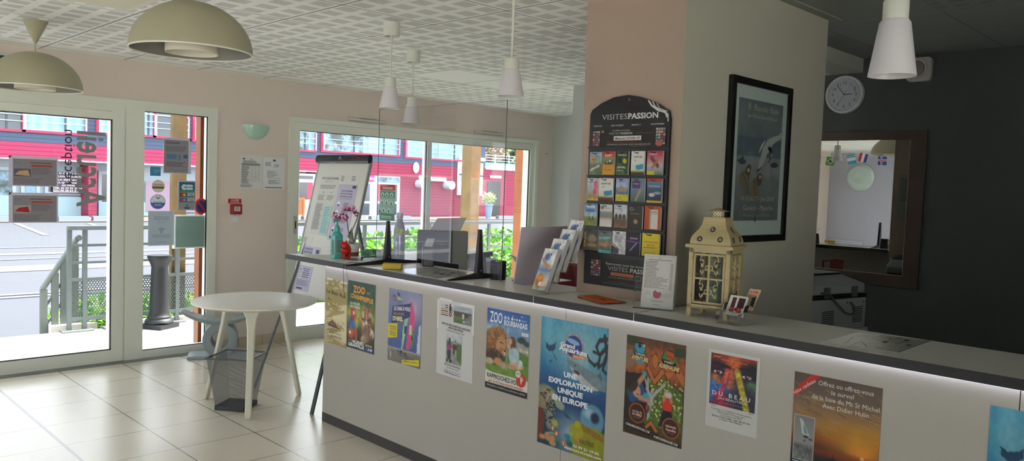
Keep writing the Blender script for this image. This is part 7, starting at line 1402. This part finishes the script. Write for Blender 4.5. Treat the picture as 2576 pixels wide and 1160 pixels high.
for pts,c_ in (([(.34,.29),(.51,.46),(.70,.30),(.66,.27),(.51,.40),(.38,.26)],OR),([(.37,.245),(.51,.375),(.64,.255),(.60,.235),(.51,.325),(.41,.22)],'#9a5424'),([(.45,.17),(.51,.13),(.58,.19),(.56,.25),(.51,.30),(.46,.25)],OR),([(.18,.26),(.24,.34),(.34,.24)],OR),([(.66,.30),(.74,.37),(.86,.28)],OR),([(.84,.30),(1,.42),(1,.30),(.9,.24)],OR),([(.37,.88),(.48,.80),(.62,.90),(.58,.92),(.48,.85),(.40,.91)],OR)):
    cd.poly(pts,OD); m=(sum(p[0] for p in pts)/len(pts),sum(p[1] for p in pts)/len(pts)); cd.poly([(m[0]+(p[0]-m[0])*.9,m[1]+(p[1]-m[1])*.9) for p in pts],c_)
cd.ell(.235,.145,.115,.095,'#16202c',8); cd.poly([(.16,.07),(.32,.07),(.34,.16),(.13,.16)],'#3f86a8'); cd.ell(.235,.09,.03,.02,'#1c2a34'); cd.circ(.31,.08,.02,'#c9b03a',12); cd.poly([(.13,.16),(.16,.11),(.2,.16)],'#2f6a34'); cd.poly([(.3,.16),(.33,.11),(.36,.16)],'#2f6a34'); cd.text('CORSAIRE',.245,.185,.020,'#d6cfc4',w=.17,bold=.02,rot=-2); cd.poly([(.10,.195),(.39,.215),(.38,.25),(.10,.225)],'#181014'); cd.text('AVENTURE',.245,.235,.038,'#d6b87a',w=.29,bold=.05,rot=-3); cd.ell(.25,.25,.08,.018,'#3f8aa8')
cd.ell(.74,.17,.13,.10,'#181c14',8); cd.poly([(.66,.10),(.72,.08),(.82,.10),(.83,.18),(.66,.17)],'#a84a24'); cd.poly([(.62,.17),(.67,.08),(.72,.17)],'#2f7a34'); cd.poly([(.80,.19),(.84,.12),(.88,.19)],'#2f7a34'); cd.path([(.70,.13),(.82,.15)],.008,'#2a1810'); cd.text('FORÊT',.74,.205,.020,'#d6cfc4',w=.15,bold=.02,rot=-2); cd.poly([(.56,.215),(.92,.245),(.92,.28),(.56,.25)],'#181014'); cd.text('ADRENALINE',.74,.26,.038,'#d6b87a',w=.34,bold=.05,rot=-3); cd.ell(.75,.275,.08,.018,'#b8502c')
for (u,v,a_,b2) in ((.24,.77,'Au Fort de','ST-PÈRE'),(.82,.83,'RENNES','Gayeulles')):
    cd.circ(u,v,.15,'#8a4a24',24); cd.circ(u,v,.125,'#3a1c14',24); cd.text(a_,u,v-.005,.020,'#d0b09a',w=.17,bold=.03); cd.text(b2,u,v+.028,.022,'#d0b09a',w=.17,bold=.04); cd.text('Saint-Malo' if u<.5 else 'Ouest',u,v+.052,.012,'#a88a7a',w=.12)
cd.poly([(.04,.88),(.48,.93),(.48,.97),(.04,.915)],'#120c0a'); cd.text('CORSAIREAVENTURE.COM',.26,.927,.022,'#e0dcd4',w=.42,rot=-5,bold=.02); cd.poly([(.53,.93),(.96,.965),(.96,.995),(.53,.965)],'#120c0a'); cd.text('FORETADRENALINE.COM',.745,.975,.022,'#e0dcd4',w=.40,rot=-4,bold=.02); cd.build('poster','brown and green forest climbing poster right of the large aquarium poster','poster')
# 8 portrait
cd=poster(1.590,.951,.216,.301,'#bfbebb',tilt=.0); cv=Canvas(84,100).grad([(0,'#8a2c1c'),(.18,'#a0442a'),(.35,'#5a3444'),(.6,'#4a4a6a'),(.8,'#2c5a7a'),(1,'#4a3a5a')])
for (x,y,rx,ry,c_,s_,rt) in ((.1,.3,.22,.2,'#2c1626',.7,0),(.9,.28,.25,.2,'#1c1420',.7,0),(.5,.15,.12,.2,'#c0602c',.9,0),(.30,.22,.22,.035,'#1c1016',.5,8),(.80,.20,.18,.035,'#1c1016',.5,-5),(.47,.45,.06,.22,'#b0603c',.6,0),(.48,.60,.11,.07,'#a05a3c',.5,0),(.12,.52,.14,.14,'#a8603a',.6,0),(.9,.55,.12,.14,'#5a8a5a',.7,0),(.5,.78,.5,.12,'#1f5a86',.7,0),(.3,.9,.25,.16,'#7a2c4a',.7,0),(.8,.8,.3,.3,'#2a2a3c',.9,0),(.05,.7,.10,.2,'#3a6aa8',.6,0)): cv.ell(x,y,rx,ry,c_,s_,rot=rt)
for ex,ey in ((.17,.35),(.80,.35)): cv.ell(ex,ey,.13,.055,'#160e14',.4); cv.ell(ex,ey+.005,.10,.035,'#b8a8b4',.3); cv.ell(ex,ey,.045,.045,'#2c1c1c',.3); cv.ell(ex+.01,ey-.01,.012,.01,'#e0e0e8',.3)
cv.line((.38,.30),(.22,.82),.055,'#c0405a'); cv.line((.36,.36),(.33,.48),.03,'#c86a3a'); cv.line((.22,.62),(.02,.72),.05,'#3a6ab0'); cv.line((.60,.30),(.82,.98),.065,'#a89a2c'); cv.ell(.59,.33,.04,.06,'#c0b03a',.4,rot=-15); cv.ell(.38,.31,.035,.05,'#c85a4a',.4,rot=15); cv.line((.15,.8),(.3,.98),.05,'#b0284a'); cv.noise(.22,21,26)
cd.pic(.055,.04,.945,.70,cv)
cd.text('D U   B E A U',.48,.575,.052,'#d6d2cc',w=.74,bold=.01); cd.text('DU BEAUTIFUL',.52,.62,.030,'#d6d2cc',w=.56); cd.text('FRÉDÉRIQUE & HELEN',.5,.115,.013,'#c9a090',w=.5); cd.text('EXPOSITION D\'ART',.55,.665,.016,'#8a86a0',w=.4); cd.path([(.1,.09),(.14,.075),(.18,.085),(.25,.07)],.012,'#c89a6a')
cd.rect(.10,.715,.2,.72,'#444'); cd.rect(.82,.715,.92,.72,'#444'); cd.text('Frédérique COTTEREAU, Artiste peintre',.5,.765,.02,'#4a4846',w=.78); cd.text('Helen LAKE, Photographe',.5,.795,.02,'#4a4846',w=.52); cd.text('et un invité MYSTÈRE',.5,.825,.02,'#4a4846',w=.42); cd.text('30 & 31 OCT. 2021 - DE 10H À 17H',.5,.855,.018,'#3a3836',w=.74,bold=.03); cd.text('La Cabane - 35610 Beauvoir',.5,.88,.015,'#3a3836',w=.45,bold=.02)
cd.build('poster','small white bordered poster with a painted face in vivid colours','poster')
# 9 sunset flight
cd=poster(1.240,.930,.302,.425,'#3a2c24'); cv=Canvas(90,120).grad([(0,'#55483e'),(.15,'#66564a'),(.28,'#8a6a48'),(.40,'#a0743a'),(.5,'#8a4a1c'),(.58,'#4a2416'),(.7,'#241a16'),(1,'#1a1412')],angle=.06)
for k in range(60): y=.05+.45*q_.rand(); x=q_.rand(); cv.line((x,y),(x+.25*q_.rand(),y+.02),.004,q_.choice(['#3f352e','#b08a58','#6a5644','#c09a5a']),.45)
cv.ell(.80,.50,.30,.12,'#c8902c',1.4,op=.85); cv.ell(.82,.56,.14,.05,'#e08a2c',1.2,op=.9); cv.ell(.825,.595,.02,.014,'#ffe6b0',.5); cv.ell(.6,.62,.5,.03,'#8a3a18',1.3,op=.6); cv.poly([(.30,.80),(.38,.70),(.46,.66),(.50,.645),(.505,.61),(.51,.645),(.56,.67),(.64,.72),(.78,.80)],'#1c1412'); cv.noise(.05,31,12)
cd.pic(0,0,1,1,cv); cd.poly([(.0,.155),(.20,.0),(.31,.0),(.0,.225)],'#b8281e'); cd.text('Idée cadeau',.135,.125,.030,'#e6d8cc',w=.31,rot=39)
for t_,v,w_,u in (('Offrez ou offrez-vous',.075,.62,.60),('le survol',.135,.25,.57),('de la baie du Mt St Michel',.195,.76,.60),('Avec Didier Hulin',.255,.52,.61)): cd.text(t_,u,v,.037,'#d6d2ca',w=w_)
cv=Canvas(34,56).grad([(0,'#77797a'),(.6,'#8a8b8a'),(.72,'#5a5c5a'),(1,'#7a7c7a')]); cv.poly([(.25,.06),(.42,.10),(.78,.42),(.6,.44),(.4,.40)],'#b4bcba'); cv.poly([(.45,.15),(.7,.40),(.5,.38)],'#4f8a86'); cv.ell(.6,.46,.12,.03,'#2a2c2e',.4); cv.ell(.85,.50,.10,.02,'#3a3c3e',.4); cv.ell(.55,.56,.05,.02,'#2c2c2e',.4); cv.noise(.25,5,16,box=(0,.66,1,1))
cd.rect(.025,.355,.275,.735,'#b4b2ae'); cd.pic(.032,.36,.268,.73,cv)
cv=Canvas(30,34).grad([(0,'#3f6a9c'),(.4,'#5a86a8'),(.6,'#4a5a4a'),(1,'#3a4a3a')]); cv.poly([(.3,.05),(1,.2),(.6,.5)],'#b49a6a'); cd.rect(.03,.745,.31,.97,'#b4b2ae'); cd.pic(.036,.75,.304,.965,cv); cd.build('poster','sunset poster about scenic flights with a red corner ribbon','poster')
# ================================================================= LIGHT
w=bpy.data.worlds.new('sky'); bpy.context.scene.world=w; w.use_nodes=True; nt=w.node_tree; bg=nt.nodes['Background']
tc=nt.nodes.new('ShaderNodeTexCoord'); sp_=nt.nodes.new('ShaderNodeSeparateXYZ'); nt.links.new(tc.outputs['Generated'],sp_.inputs[0])
rp=nt.nodes.new('ShaderNodeValToRGB'); nt.links.new(sp_.outputs[2],rp.inputs[0]); e=rp.color_ramp.elements; e[0].position=0; e[0].color=(.93,.95,.98,1); e[1].position=1; e[1].color=(.80,.87,.97,1)
nt.links.new(rp.outputs[0],bg.inputs[0]); bg.inputs[1].default_value=SKY
sl=bpy.data.lights.new('sun','SUN'); so=bpy.data.objects.new('sun',sl); C.objects.link(so); sl.energy=SUN; sl.angle=math.radians(12); sl.color=(1,.96,.9)
so.rotation_euler=Vector((-.60,.03,-1.0)).to_track_quat('-Z','Y').to_euler()
bpy.context.scene.view_settings.exposure=EXPO
bpy.context.scene.cycles.use_denoising=True
bpy.context.scene.cycles.max_bounces=10; bpy.context.scene.cycles.diffuse_bounces=6; bpy.context.scene.cycles.transparent_max_bounces=24
